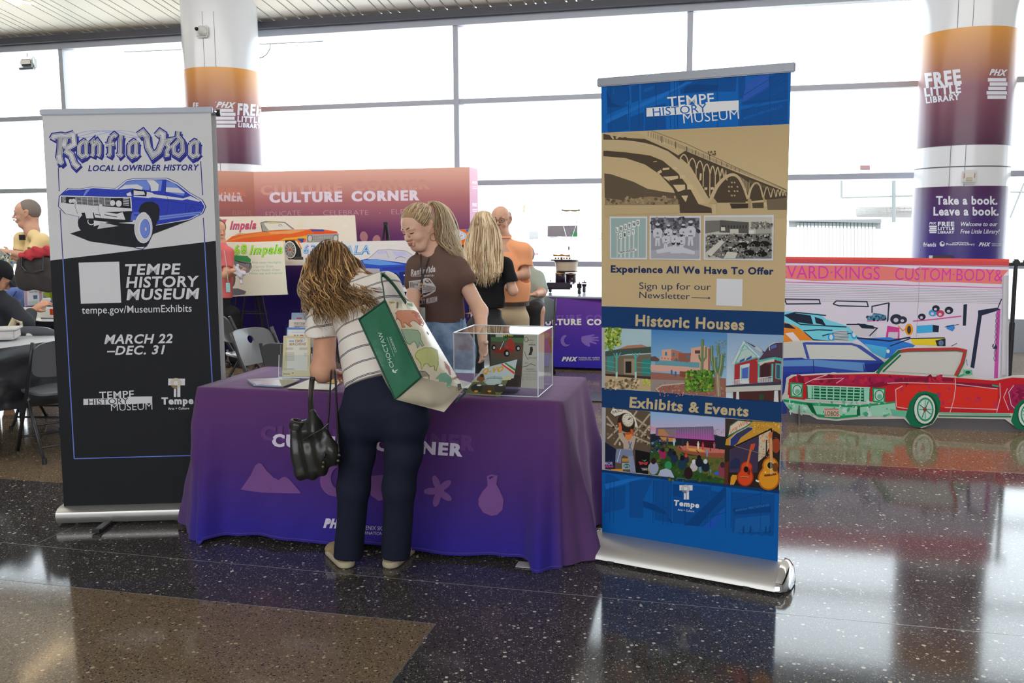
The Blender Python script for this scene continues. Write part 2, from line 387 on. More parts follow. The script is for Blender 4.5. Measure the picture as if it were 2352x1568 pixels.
# ------------------------------------------------------------------ pillars with printed wraps
def wrap_col(top, mid, bot):
    return lambda x, y: mix(top, mid, (y) * 2) if y < .5 else mix(mid, bot, y * 2 - 1)
WH = 'c9ccd8'
for uc, kind in ((-6.68, 0), (2.41, 1)):
    root, cyl, R, vc = pillar(uc, 'pillar', ('white round pillar with orange and plum wrap, behind the culture corner wall', 'white round pillar with book sharing wrap, behind the drawn garage banner')[kind])
    cyl(0, 4, WHITEP, 'shaft', slope=True)
    def band(z0, z1, c0, c1, nm, r=.003, g=1.5):
        b = MB(); b.grid(lambda s, t: W(uc + (R + r) * cos(2 * pi * s), vc + (R + r) * sin(2 * pi * s), z0 + (z1 - z0) * t), 64, 8, wrapu=True, col=lambda s, t: alb(mix(c0, c1, t), g))
        return b.build(nm, INK_GLOSS, root, smooth=True, vcol=True)
    zb = lambda y: W(0, 0, 0)
    z1_ = 3.57; z0_ = 2.36
    band(2.96, z1_, '6f4452', 'b8813f', 'printed_wrap'); band(z0_, 2.96, '46293f', '6f4452', 'printed_wrap')
    for zz in (2.13,):
        b = MB(); b.grid(lambda s, t: W(uc + (R + .0012) * cos(2 * pi * s), vc + (R + .0012) * sin(2 * pi * s), zz + .012 * t), 64, 1, wrapu=True); b.build('panel_joint', mat('joint_dark', (.08, .08, .09)), root)
    for da in (-.25, .05):
        a_ = -pi / 2 + (.35 if kind == 0 else -.2) + da - (.6 if kind == 0 else 0) * 0
        b = MB(); p = W(uc + (R - .0012) * cos(a_), vc + (R - .0012) * sin(a_)); b.box(p + Vector((0, 0, 2.2)), (.006, .004, 4.1), RZ(a_ + pi / 2 - AISLE)); b.build('panel_joint', mat('joint_dark', (.15, .15, .16)), root)
    pt = cylpt(uc, vc, R + .0045)
    c = Canvas(pt, cut=12, gain=1.25)
    if kind == 0:
        c.text('FREE', (545, 263), (600, 266), 26, WH, bold=.05); c.text('LITTLE', (545, 279), (600, 282), 13, WH, bold=.05); c.text('LIBRARY', (547, 291), (599, 295), 10, WH, bold=.05)
        c.text('PHX', (496, 246), (542, 248), 13, WH, bold=.06, shear=.4); c.rect(494, 234, 497, 235, WH)
        for i, (a, b2) in enumerate(((498, 536), (500, 541), (496, 539), (497, 543), (497, 540))): c.rect(a, 250 + i * 9, b2, 257 + i * 9, WH)
        c.text('EE', (443, 246), (455, 247), 11, WH, bold=.05)
        c.build('lettering', root, INK_GLOSS)
        # dome camera
        k = empty('security_camera', pt(466, 73), 'white security camera with black lens on the left pillar', 'camera')
        n = W(0, -1) ; q = pt(466, 73)
        b = MB(); b.box(q + n * .02, (.17, .06, .15), RW, bev=.02); b.build('mount', mat('camera_white', (.7, .7, .68), .3), k)
        b = MB(); b.lathe([(.001, .09), (.03, .085), (.055, .06), (.062, .02), (.062, 0)], q + n * .04 + W(.02, 0, 0), 20, Matrix.Rotation(pi / 2, 3, 'X') ); b.build('housing', mat('camera_white2', (.6, .6, .58), .2), k, smooth=True)
        b = MB(); b.lathe([(.001, .02), (.022, .015), (.024, 0)], q + n * .13 + W(-.005, 0, .01), 16, Matrix.Rotation(pi / 2, 3, 'X')); b.build('lens', mat('lens_black', (.01, .01, .01), .1), k, smooth=True)
    else:
        band(1.0, 1.93, '2c2a78', '43264a', 'printed_wrap')
        c.text('FREE', (2127, 201), (2209, 191), 33, WH, bold=.05); c.text('LITTLE', (2124, 221), (2208, 212), 19, WH, bold=.05); c.text('LIBRARY', (2127, 237), (2205, 228), 14, WH, bold=.05)
        c.text('PHX', (2272, 172), (2314, 174), 14, WH, bold=.06, shear=.4)
        for i, (a, b2) in enumerate(((2269, 2311), (2273, 2314), (2270, 2311), (2266, 2313), (2268, 2311))): c.rect(a, 179 + i * 10, b2, 187 + i * 10, WH)
        c.text('Take a book.', (2150, 469), (2291, 469), 19, WH, bold=.035); c.text('Leave a book.', (2144, 494), (2294, 494), 19, WH, bold=.035)
        c.text('Welcome to our', (2207, 519), (2291, 519), 9.5, WH, bold=.015, shear=.25); c.text('Free Little Library!', (2206, 536), (2296, 536), 9.5, WH, bold=.015, shear=.25)
        c.text('FREE', (2154, 519), (2192, 519), 10, WH, bold=.05); c.text('LITTLE', (2154, 528), (2192, 528), 7, WH, bold=.05); c.text('LIBRARY', (2154, 536), (2192, 536), 6, WH, bold=.05)
        c.text('PHX', (2134, 515), (2151, 515), 5, WH, bold=.05, shear=.3)
        for i in range(4): c.rect(2134 + i % 2, 518 + i * 4.6, 2152 - i % 2, 521.5 + i * 4.6, WH)
        c.text('friends', (2121, 566), (2150, 566), 10, WH, bold=.03, capt='f'); c.ell(2164, 560, 6, 6, WH); c.ell(2165, 558, 3, 3, '3a2a6a')
        c.text('PhoenixPublicLibrary', (2173, 563), (2239, 563), 5, WH, bold=.02); c.line([(2187, 558), (2205, 556), (2225, 558)], 1.4, WH)
        c.text('PHX', (2248, 565), (2276, 565), 8.5, WH, bold=.06, shear=.4); c.text('PHOENIX SKY HARBOR', (2278, 561), (2300, 561), 2.6, WH); c.text('INTERNATIONAL AIRPORT', (2278, 565), (2300, 565), 2.6, WH)
        c.build('lettering', root, INK_GLOSS)
        q = pt(2225, 406); n = (q - W(uc, vc, q.z)).normalized(); ang = atan2(n.y, n.x) + pi / 2
        k = empty('alarm_strobe', q, 'white fire alarm strobe on the right pillar above the purple wrap', 'alarm')
        b = MB(); b.box(q + n * .02, (.13, .045, .145), RZ(ang), bev=.015); b.build('housing', mat('alarm_white', (.62, .62, .6), .35), k)
        b = MB(); b.box(q + n * .045 - Vector((0, 0, .025)), (.06, .02, .04), RZ(ang), bev=.005); b.build('strobe_lens', mat('strobe_lens', (.35, .3, .2), .1), k)
        for s_ in (-1, 1):
            b = MB(); b.box(q + n * .043 + Vector((cos(ang), sin(ang), 0)) * .05 * s_ + Vector((0, 0, .01)), (.006, .004, .05), RZ(ang)); b.build('lettering', mat('alarm_red', (.5, .05, .03), .4), k)
        for i, (x_, y_, d_) in enumerate(((2150, 588, 'dark little book case top'),)):
            q = pt(2155, 592); b = MB(); b.box(q + W(0, -.12, -.02), (.2, .2, .1), RW, bev=.005)
            k = b.build('book_box', mat('book_box', (.04, .02, .05), .4)); tag(k, 'small dark box on the right pillar just above the red banner edge', 'box')

# ------------------------------------------------------------------ banner stands
SILVER = mat('satin_aluminium', (.62, .61, .58), rough=.38, metal=.75)
SILVERB = mat('brushed_rail', (.27, .28, .31), rough=.4, metal=.5)
CHROME = mat('chrome', (.85, .86, .88), rough=.06, metal=1.0)
BLACKP = mat('black_plastic', (.02, .02, .022), rough=.4)
BLACKM = mat('black_metal', (.025, .025, .028), rough=.35, metal=.2)
def hplane(a, b):
    d = (b - a); d.z = 0; d.normalize(); n = Vector((d.y, -d.x, 0))
    if n.dot(EYE - a) < 0: n = -n
    return d, n
def cassette(root, a, d, n, L, prof, m, nm='base_cassette', ext=0.0):
    b = MB(); A0 = a - d * ext; A1 = a + d * (L + ext); k = len(prof); vs = []
    for P in (A0, A1): vs += [Vector((P.x, P.y, 0)) + n * y + Vector((0, 0, z)) for y, z in prof]
    b.add(vs, [(i, (i + 1) % k, k + (i + 1) % k, k + i) for i in range(k)] + [tuple(range(k))[::-1], tuple(range(k, 2 * k))]); return b.build(nm, m, root, smooth='auto', fixn=True)
# right banner
ra = atz(1383, 1221, .1); rb = atz(1786, 1289, .1); rd, rn = hplane(ra, rb); RBW = (rb - ra).length
RB = empty('banner_stand', Vector((ra.x, ra.y, 0)), 'tall blue and tan roll-up banner of the history museum with bridge and house photos', 'banner')
rpt = planept(ra, rn)
rtl, rtr = rpt(1381, 196), rpt(1817, 162)
hgt = (rtl.z + rtr.z) / 2
NB = MB()
NB.slab([rpt(1383, 1221), rpt(1786, 1289), rtr, rtl], -rn * .0012); NB.build('banner_fabric', mat('banner_back', (.5, .5, .5), .6), RB)
rprof = [(.125, .012), (.12, .03), (.105, .05), (.08, .07), (.045, .088), (.012, .1), (-.02, .102), (-.05, .095), (-.075, .075), (-.09, .04), (-.09, .012)]
cassette(RB, ra, rd, rn, RBW, rprof, SILVER, ext=.02)
for P, sgn in ((ra - rd * .02, -1), (rb + rd * .02, 1)):
    b = MB(); k = len(rprof); vs = []
    for off, sc_ in ((0, 1.04), (.02, 1.0), (.04, .8), (.05, .4)):
        vs += [Vector((P.x, P.y, 0)) + rd * sgn * off + rn * (y * sc_) + Vector((0, 0, .002 + max(0, (z - .0)) * sc_ * 1.03)) for y, z in rprof]
    fs = [(j * k + i, j * k + (i + 1) % k, (j + 1) * k + (i + 1) % k, (j + 1) * k + i) for j in range(3) for i in range(k)] + [tuple(range(3 * k, 4 * k))]
    b.add(vs, fs); b.build('end_cap', CHROME, RB, fixn=True, smooth='auto')
b = MB(); b.box((rtl + rtr) / 2 + Vector((0, 0, .012)), ((rtr - rtl).length + .035, .02, .038), RZ(atan2(rd.y, rd.x)) @ Matrix.Rotation(-atan2(rtr.z - rtl.z, (rtr - rtl).length), 3, 'Y'), bev=.004); b.build('top_rail', SILVERB, RB)
b = MB(); m_ = (ra + rb) / 2 - rn * .03; b.tube([Vector((m_.x, m_.y, .08)), Vector((m_.x, m_.y, hgt))], .008); b.build('support_pole', SILVERB, RB)
for t_ in (.12, .88):
    b = MB(); q = ra.lerp(rb, t_); b.box(Vector((q.x, q.y, .008)), (.03, .26, .012), RZ(atan2(rd.y, rd.x))); b.build('foot', BLACKP, RB)

# left banner (double sided)
la = atz(147, 1164, .085); lb_ = atz(405, 1159, .08); ld, ln = hplane(la, lb_); LBW = .86
lb2 = la + ld * LBW
LB = empty('banner_stand', Vector((la.x, la.y, 0)), 'double-sided white and black roll-up banner with a blue lowrider car, left of the purple table', 'banner')
lpt = planept(la, ln)
ltl, ltr = lpt(97, 263), lpt(484, 257)
def edge_at(x0, y0, x1, y1): return lpt(x0, y0), lpt(x1, y1)
lbr = lpt(519, 1157)
b = MB(); b.slab([lpt(147, 1164), lbr, ltr, ltl], -ln * .0012); b.build('banner_fabric', mat('banner_back_white', (.72, .72, .72), .6), LB)
b = MB(); b.slab([p - ln * .1 for p in (lpt(147, 1164), lbr, ltr, ltl)], -ln * .0012); b.build('banner_fabric', mat('banner_back_white', (.72, .72, .72), .6), LB)
lprof = [(.045, .012), (.06, .03), (.066, .055), (.06, .072), (.035, .086), (.005, .09), (-.1, .09), (-.14, .08), (-.16, .055), (-.15, .012)]
cassette(LB, la, ld, ln, (lbr - la).length, lprof, SILVER, ext=.02)
for off, nm in ((0, 'top_rail'), (-.1, 'top_rail')):
    b = MB(); b.box((ltl + ltr) / 2 + ln * off + Vector((0, 0, .01)), ((ltr - ltl).length + .02, .018, .03), RZ(atan2(ld.y, ld.x)) @ Matrix.Rotation(-atan2(ltr.z - ltl.z, (ltr - ltl).length), 3, 'Y'), bev=.004); b.build(nm, SILVERB, LB)
b = MB(); b.tube([ltr + ld * .01 + Vector((0, 0, .008)) - ln * .02, ltr + ld * .012 - ln * .09 + Vector((0, 0, .008))], .006, 8); b.build('rail_link', CHROME, LB)
b = MB(); q = ltr + ld * .014 - ln * .1 + Vector((0, 0, .008)); b.tube([q - ld * .008, q + ld * .012], .018, 12); b.build('rail_end_cap', BLACKP, LB)
b = MB(); m_ = (la + lbr) / 2 - ln * .05; b.tube([Vector((m_.x, m_.y, .1)), Vector((m_.x, m_.y, ltl.z))], .009); b.build('support_pole', SILVERB, LB)
q0, q1 = atz(262, 1190, .012), atz(222, 1222, .006); b = MB(); d_ = (q1 - q0).normalized(); s_ = Vector((-d_.y, d_.x, 0)) * .017
b.slab([q0 - d_ * .1 + s_, q0 - d_ * .1 - s_, q1 - s_, q1 + s_], (0, 0, .012)); b.build('swing_foot', mat('foot_grey', (.16, .16, .17), .4, .3), LB)
b = MB(); b.slab([q1 + s_ * 1.1 + d_ * .012, q1 - s_ * 1.1 + d_ * .012, q1 - s_ * 1.1 - d_ * .01, q1 + s_ * 1.1 - d_ * .01], (0, 0, .016)); b.build('foot_cap', BLACKP, LB)

# ------------------------------------------------------------------ the draped table
TU0, TU1, TV0, TV1, TZ, TR = -2.585, -.74, 3.955, 4.665, .745, .035
TB = empty('folding_table', W((TU0 + TU1) / 2, (TV0 + TV1) / 2), 'long folding table hidden under the purple cloth', 'table')
b = MB(); b.box(W((TU0 + TU1) / 2, (TV0 + TV1) / 2, .725), (TU1 - TU0 - .03, TV1 - TV0 - .03, .03), RW); b.build('tabletop', mat('table_plastic', (.5, .5, .5), .5), TB)
for u_ in (TU0 + .15, TU1 - .15):
    for v_ in (TV0 + .1, TV1 - .1):
        b = MB(); b.tube([W(u_, v_, 0), W(u_, v_, .71)], .014, 8); b.build('leg', SILVERB, TB)
segs = [('l', (TU0 + TR, TV0), (TU1 - TR, TV0)), ('a', (TU1 - TR, TV0 + TR), -90), ('l', (TU1, TV0 + TR), (TU1, TV1 - TR)), ('a', (TU1 - TR, TV1 - TR), 0), ('l', (TU1 - TR, TV1), (TU0 + TR, TV1)), ('a', (TU0 + TR, TV1 - TR), 90), ('l', (TU0, TV1 - TR), (TU0, TV0 + TR)), ('a', (TU0 + TR, TV0 + TR), 180)]
per = []
for k_, a_, b_ in segs:
    if k_ == 'l':
        L_ = sqrt((b_[0] - a_[0]) ** 2 + (b_[1] - a_[1]) ** 2); n_ = max(2, int(L_ / .012)); nx = ((b_[1] - a_[1]) / L_, -(b_[0] - a_[0]) / L_)
        for i in range(n_): per.append((a_[0] + (b_[0] - a_[0]) * i / n_, a_[1] + (b_[1] - a_[1]) * i / n_, nx[0], nx[1]))
    else:
        for i in range(14):
            q = radians(b_ + 90 * i / 14); per.append((a_[0] + TR * cos(q), a_[1] + TR * sin(q), cos(q), sin(q)))
def gs(x, c, w_): return math.exp(-((x - c) / w_) ** 2)
def drape(u, v, nx, ny, t):
    d = .05 * t ** .8 + t * (.055 * max(0, -nx) + .03 * max(0, nx))
    cr_ = 0
    for cu_, cv_ in ((TU0, TV0), (TU1, TV0), (TU1, TV1), (TU0, TV1)):
        r_ = sqrt((u - cu_) ** 2 + (v - cv_) ** 2); cr_ += math.exp(-(r_ / .17) ** 2)
    ang = atan2(ny, nx)
    d += cr_ * t * (.06 + .06 * sin((u - v) * 34 + 1.2) * min(1, t * 1.6))
    d += .012 * t * (sin(u * 9 + 1) + .6 * sin(u * 21 + 2 * t) * t) * (1 - min(1, cr_)) if ny < -.9 else .022 * t * sin(v * 26 + 1 + t)
    d += .0035 * (sin(u * 31 + t * 11) * sin(t * 17 + u * 7) + sin(v * 33 + t * 9) * .6) * min(1, t * 4)
    for q in (-2.17, -1.5, -1.02): d += .004 * gs(u, q, .006) * (ny < -.9) * min(1, 3 * t)
    return d
def hem(u, v, nx, ny):
    h = .022 + .012 * sin(u * 5) ** 2
    if ny < -.3 and (u > -.86 or u < -2.5): h = .003
    if nx > .5: h = .006
    return h
def cloth_z(u, v, nx, ny, t): return TZ + .004 - (TZ + .004 - hem(u, v, nx, ny)) * t
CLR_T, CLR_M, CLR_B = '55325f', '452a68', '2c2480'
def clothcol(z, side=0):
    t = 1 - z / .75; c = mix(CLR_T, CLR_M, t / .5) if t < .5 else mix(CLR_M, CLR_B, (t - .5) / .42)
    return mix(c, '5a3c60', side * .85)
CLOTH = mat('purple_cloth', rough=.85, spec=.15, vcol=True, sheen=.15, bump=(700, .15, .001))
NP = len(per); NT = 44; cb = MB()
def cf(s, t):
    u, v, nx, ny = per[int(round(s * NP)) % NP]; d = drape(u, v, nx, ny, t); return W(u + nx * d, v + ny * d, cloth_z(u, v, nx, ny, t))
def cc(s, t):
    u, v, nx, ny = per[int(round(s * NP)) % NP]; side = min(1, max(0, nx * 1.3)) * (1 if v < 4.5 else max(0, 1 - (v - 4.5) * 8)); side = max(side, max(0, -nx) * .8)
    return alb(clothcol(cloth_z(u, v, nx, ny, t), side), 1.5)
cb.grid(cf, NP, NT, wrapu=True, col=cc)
b0 = len(cb.v); NI = 9
for j in range(1, NI + 1):
    for i in range(NP):
        u, v, nx, ny = per[i]; k_ = (1 - j / NI); cu_, cv_ = (TU0 + TU1) / 2, (TV0 + TV1) / 2
        uu, vv = cu_ + (u - cu_) * k_, cv_ + (v - cv_) * k_; z_ = TZ + .004 + .0012 * sin(uu * 40 + vv * 13) * sin(vv * 31)
        cb.v.append(tuple(W(uu, vv, z_))); cb.c.append(alb(CLR_T, 1.55))
for j in range(NI):
    a_ = 0 if j == 0 else b0 + (j - 1) * NP; e_ = b0 + j * NP
    for i in range(NP): cb.f.append((a_ + i, e_ + i, e_ + (i + 1) % NP, a_ + (i + 1) % NP)); cb.mi.append(0)
TC = cb.build('tablecloth', CLOTH, None, smooth=True, vcol=True); tag(TC, 'purple to indigo gradient tablecloth with culture corner print draped to the floor', 'tablecloth')
def clothpt(x, y, l=0.0):
    v = 3.92
    for _ in range(4):
        p = atv(x, y, v); u = p.dot(UX); t = min(1, max(0, (TZ + .004 - p.z) / .725)); v = TV0 - drape(u, TV0, 0, -1, t) - .0012 - l
    return atv(x, y, v)
c = Canvas(clothpt, cut=6, gain=1.45, base=.003)
lay = '5d3a70'; ic = '6f4a80'
c.text('CULTURE', (598, 1009), (838, 1020), 32, lay, bold=.07); c.text('CORNER', (872, 1022), (1090, 1034), 34, lay, bold=.07)
c.text('CULTURE', (624, 1024), (822, 1032), 28, 'c3bccf', bold=.07); c.text('CORNER', (860, 1033), (1062, 1047), 28, 'c3bccf', bold=.07)
c.poly([(553, 1124), (575, 1092), (586, 1069), (594, 1063), (601, 1065), (612, 1080), (628, 1096), (640, 1102), (648, 1096), (656, 1094), (666, 1102), (691, 1131), (688, 1133), (600, 1131)], ic)
mo = [(735 + 36 + 36 * cos(radians(a)), 1104 + 36 * sin(radians(a))) for a in range(-100, -330, -14)] + [(786 + 26 * cos(radians(a)), 1098 + 28 * sin(radians(a))) for a in range(40, 260, 14)]
c.poly(mo, ic)
c.poly([(845, 1100), (848, 1093), (880, 1090), (905, 1092), (906, 1105), (940, 1100), (941, 1106), (908, 1115), (938, 1118), (938, 1124), (905, 1126), (925, 1136), (920, 1141), (893, 1134), (878, 1148), (870, 1150), (852, 1138)], ic)
for a in range(5):
    q = radians(-110 + 72 * a); c.ell(1008 + 17 * cos(q), 1127 + 20 * sin(q), 18, 8, ic, rot=-110 + 72 * a, n=14)
c.ell(1008, 1127, 12, 12, ic)
c.poly([(1118, 1093), (1130, 1089), (1143, 1092), (1140, 1112), (1148, 1126), (1157, 1148), (1154, 1170), (1142, 1182), (1128, 1184), (1110, 1177), (1099, 1160), (1099, 1145), (1107, 1130), (1120, 1115)], ic); c.ell(1132, 1096, 10, 4, '3c2a66', rot=-12)
c.text('PHX', (742, 1211), (800, 1213), 21, 'c3bccf', bold=.09, shear=.35)
c.text('PHOENIX SKY HARBOR', (818, 1215), (930, 1220), 9, 'b9b2c8', bold=.0); c.text('INTERNATIONAL AIRPORT', (818, 1226), (930, 1231), 7, 'b9b2c8')
c.build('printed_lettering', TC, INK_CLOTH)
b = MB()
for i in range(0, int(NP * .43)):
    u, v, nx, ny = per[i]; u2, v2, nx2, ny2 = per[i + 1]
    if ny > -.9 or ny2 > -.9: continue
    P = []
    for (a1, a2, a3, a4) in ((u, v, nx, ny), (u2, v2, nx2, ny2)):
        t_ = .985; d_ = drape(a1, a2, a3, a4, t_) + .0012; z_ = cloth_z(a1, a2, a3, a4, t_); P.append(W(a1 + a3 * d_, a2 + a4 * d_, z_)); P.append(P[-1] + Vector((0, 0, .003)))
    b.add(P, [(0, 2, 3, 1)])
b.build('hem_stitching', mat('hem_thread', (.12, .07, .25), .8), TC)
tag(MB().box(atz(1212, 1297, .004), (.1, .07, .003), RW).build('paper_scrap', mat('scrap', (.6, .55, .6), .6)), 'white paper corner peeking out under the purple cloth hem', 'paper')

# ------------------------------------------------------------------ acrylic case and magazines on the table
ACR = glassmat('clear_acrylic', (.96, .98, .985), .1); ACRE = mat('acrylic_edge', (.8, .86, .9), rough=.15, emit=None)
zt = TZ + .009
A = atz(1043, 905, zt); B = atz(1236, 912, zt); a_u, a_v = A.dot(UX), A.dot(UY); b_u = B.dot(UX); cv0 = (A.dot(UY) + B.dot(UY)) / 2; cv1 = cv0 + .34; ztop = atv(1040, 764, cv0).z
CA = empty('display_case', W((a_u + b_u) / 2, (cv0 + cv1) / 2, zt), 'clear acrylic box cover over old magazines on the purple table', 'display case')
for (x0, y0, z0, x1, y1, z1) in ((a_u, cv0, zt, b_u, cv0 + .004, ztop), (a_u, cv1, zt, b_u, cv1 + .004, ztop), (a_u, cv0, zt, a_u + .004, cv1, ztop), (b_u - .004, cv0, zt, b_u, cv1, ztop), (a_u, cv0, ztop - .004, b_u, cv1, ztop)):
    b = MB(); b.box(W((x0 + x1) / 2, (y0 + y1) / 2, (z0 + z1) / 2), (x1 - x0, y1 - y0, z1 - z0), RW); b.build('acrylic_panel', ACR, CA)
cs = [(a_u, cv0), (b_u, cv0), (b_u, cv1), (a_u, cv1)]; b = MB()
for i in range(4):
    p, q = cs[i], cs[(i + 1) % 4]
    b.tube([W(*p, ztop), W(*q, ztop)], .0028, 6); b.tube([W(*p, zt + .002), W(*q, zt + .002)], .0018, 6); b.tube([W(*p, zt), W(*p, ztop)], .0028, 6)
b.build('polished_edge', ACRE, CA)
def sheet(nm, corners, th, m, label, cat, group=None, bend=0.0, root=None):
    """a thick sheet through four 3D corners bl, br, tr, tl"""
    bl, br, tr, tl = corners; n = (br - bl).cross(tl - bl).normalized(); tr = EYE + (tr - EYE) * ((bl - EYE).dot(n) / (tr - EYE).dot(n))
    if n.dot(EYE - bl) < 0: n = -n
    def fn(s, t): return bl.lerp(br, s).lerp(tl.lerp(tr, s), t) + n * (bend * (sin(pi * s) if bend > 0 else 4 * s * s * -1) )
    b = MB(); b.grid(fn, 10, 4); k = len(b.v); b.v += [tuple(Vector(v) - n * th) for v in b.v[:]]; b.c += b.c[:]; fs = b.f[:]; b.f += [tuple(k + i for i in f[::-1]) for f in fs]
    rim = [i for i in range(11)] + [11 * j + 10 for j in range(1, 5)] + [44 + i for i in range(9, -1, -1)] + [11 * j for j in range(3, 0, -1)]
    for i in range(len(rim)): b.f.append((rim[i], rim[(i + 1) % len(rim)], k + rim[(i + 1) % len(rim)], k + rim[i]))
    b.mi = [0] * len(b.f); o = b.build(nm, m, root, fixn=True)
    if label: tag(o, label, cat, group)
    if root and label: pass
    def pt(x, y, l=0.0):
        p = onplane(x, y, bl, n)
        if bend: 
            e = (br - bl); s = max(0, min(1, (p - bl).dot(e) / e.length_squared)); off = bend * sin(pi * s) + .0006; p = onplane(x, y, bl + n * off, n)
        return p + n * (l + .0003)
    return o, pt
PAPER = mat('paper_white', (.75, .74, .7), .6); PAPERY = mat('paper_aged', (.5, .44, .33), .6)
# red cart magazine, upright at the back
vv = cv0 + .2
mg, p_ = sheet('magazine', [atv(1126, 878, vv), atv(1197, 888, vv), atv(1206, 768, vv + .02), atv(1129, 766, vv + .02)], .006, PAPERY, 'old magazine with a red go-kart cover standing in the clear case', 'magazine')
c = Canvas(p_).frame(1020, 700, 5.226)
c.poly([(560, 345), (960, 345), (935, 985), (550, 975)], '5f4a3f'); c.poly([(566, 345), (960, 345), (957, 400), (566, 390)], '2f3a28'); c.poly([(566, 385), (957, 395), (955, 460), (566, 435)], '4f7048'); c.poly([(560, 640), (940, 655), (935, 720), (555, 705)], '4d5046')
c.text('RUBY RED', (675, 375), (830, 375), 28, 'd8c820', bold=.03); c.rect(620, 350, 710, 386, 'b8b8b0')
c.poly([(730, 505), (770, 410), (810, 400), (835, 430), (850, 530), (780, 560), (720, 530)], 'a0352a'); c.poly([(600, 520), (720, 520), (860, 540), (760, 600), (590, 560)], '8f2a22')
for x, y, r in ((597, 512, 34), (752, 580, 42), (888, 520, 36)): c.ell(x, y, r * .85, r, '15171a'); c.ell(x + 4, y + 2, r * .4, r * .5, 'b0b8b8')
c.line([(670, 540), (720, 430)], 6, 'c8ccc8'); c.ell(740, 415, 28, 22, '111111', w=4)
c.build('printed_cover', mg)
vv = cv0 + .14
mg, p_ = sheet('flyer', [atv(1196, 890, vv), atv(1249, 893, vv), atv(1250, 768, vv + .02), atv(1206, 767, vv + .02)], .003, PAPER, 'cream show flyer with black print standing at the right inside the clear case', 'flyer')
c = Canvas(p_).frame(1020, 700, 5.226); c.poly([(925, 990), (1115, 1000), (1115, 340), (960, 340)], 'b5aea0')
c.text('BAKERSFIELDS', (1005, 432), (1078, 432), 16, '2a2622'); c.text('ANNUAL', (1015, 486), (1100, 486), 20, '2a2622', bold=.03); c.text('7TH', (1040, 458), (1065, 458), 10, '2a2622'); c.text('SHOW & CONCERT', (1010, 645), (1115, 645), 18, '2a2622'); c.text('TO', (965, 705), (1010, 705), 14, '2a2622')
c.text('BAKERSFIELD', (985, 780), (1092, 780), 16, '2a2622'); c.text('Kern County Fairgrounds', (965, 802), (1115, 802), 14, '2a2622')
for i in range(4): c.text('Dinner · Buffet · Show · Live Music', (932, 836 + 22 * i), (1112, 832 + 22 * i), 9, '4a4540')
c.ell(985, 415, 22, 30, '2a2622', w=5); c.poly([(1035, 505), (1060, 500), (1068, 540), (1050, 600), (1010, 602), (1030, 560)], '2a2622'); c.line([(940, 745), (990, 735), (1040, 705), (1100, 730)], 6, '2a2622'); c.line([(965, 560), (985, 620), (1010, 660)], 5, '2a2622')
c.build('printed_text', mg)
# open cover magazine leaning on a small easel
q = [atz(1066, 904, zt + .004), atz(1147, 909, zt + .004)]
tr_ = atv(1188, 825, cv0 + .12); tl_ = atv(1108, 846, cv0 + .12)
mg, p_ = sheet('magazine', [q[0], q[1], tr_, tl_], .005, PAPERY, 'curled lowrider magazine with orange title leaning at the front of the clear case', 'magazine')
c = Canvas(p_).frame(1020, 700, 5.226)
c.poly([(243, 1062), (662, 1088), (700, 1050), (878, 655), (470, 762)], '5d6143'); c.poly([(470, 762), (878, 655), (835, 880), (690, 905), (350, 900)], 'a9b2b6'); c.poly([(340, 905), (700, 870), (830, 840), (800, 900), (330, 925)], 'b5b08c')
c.poly([(680, 712), (720, 700), (848, 800), (838, 832)], 'c8382c'); c.poly([(700, 706), (724, 698), (850, 790), (846, 806)], 'c9c9bb'); c.poly([(720, 700), (742, 694), (858, 770), (850, 795)], '2f7a40')
c.text('Q-VO', (458, 830), (712, 796), 62, 'e0921f', bold=.06, shear=.3, up=(.1, -1))
c.poly([(500, 900), (520, 870), (600, 850), (690, 860), (705, 890), (680, 950), (520, 960), (480, 930)], '93a3a6'); c.ell(590, 925, 90, 42, 'a5b3b3'); c.line([(510, 885), (700, 880)], 5, '444a48'); c.line([(605, 855), (600, 890)], 4, '444a48')
for x in (400, 660): c.ell(x, 1000, 80, 52, '2b2b26'); c.ell(x + 20, 965, 28, 10, 'd5d8cc')
c.poly([(470, 965), (600, 960), (620, 1075), (430, 1065)], '3e3222'); c.poly([(400, 870), (440, 835), (480, 850), (490, 900), (450, 925), (390, 905)], '7a4a30'); c.ell(455, 848, 24, 22, '3a2418')
for x in (385, 545): c.ell(x, 1038, 24, 12, 'c98a30')
c.build('printed_cover', mg)
b = MB(); b.box(W(b_u - .17, cv0 + .13, zt + .035), (.1, .004, .09), RW @ Matrix.Rotation(-.6, 3, 'X')); b.box(W(b_u - .17, cv0 + .1, zt + .003), (.1, .12, .004), RW)
tag(b.build('acrylic_easel', glassmat('acrylic_easel', (.8, .85, .88), .2)), 'small clear easel holding the lowrider magazine inside the case', 'easel')
b = MB(); b.slab([atz(1045, 870, zt), atz(1085, 880, zt), atz(1078, 893, zt), atz(1040, 888, zt)], (0, 0, .002)); tag(b.build('leaflet', PAPER), 'white and violet leaflet lying left of the clear case', 'leaflet')

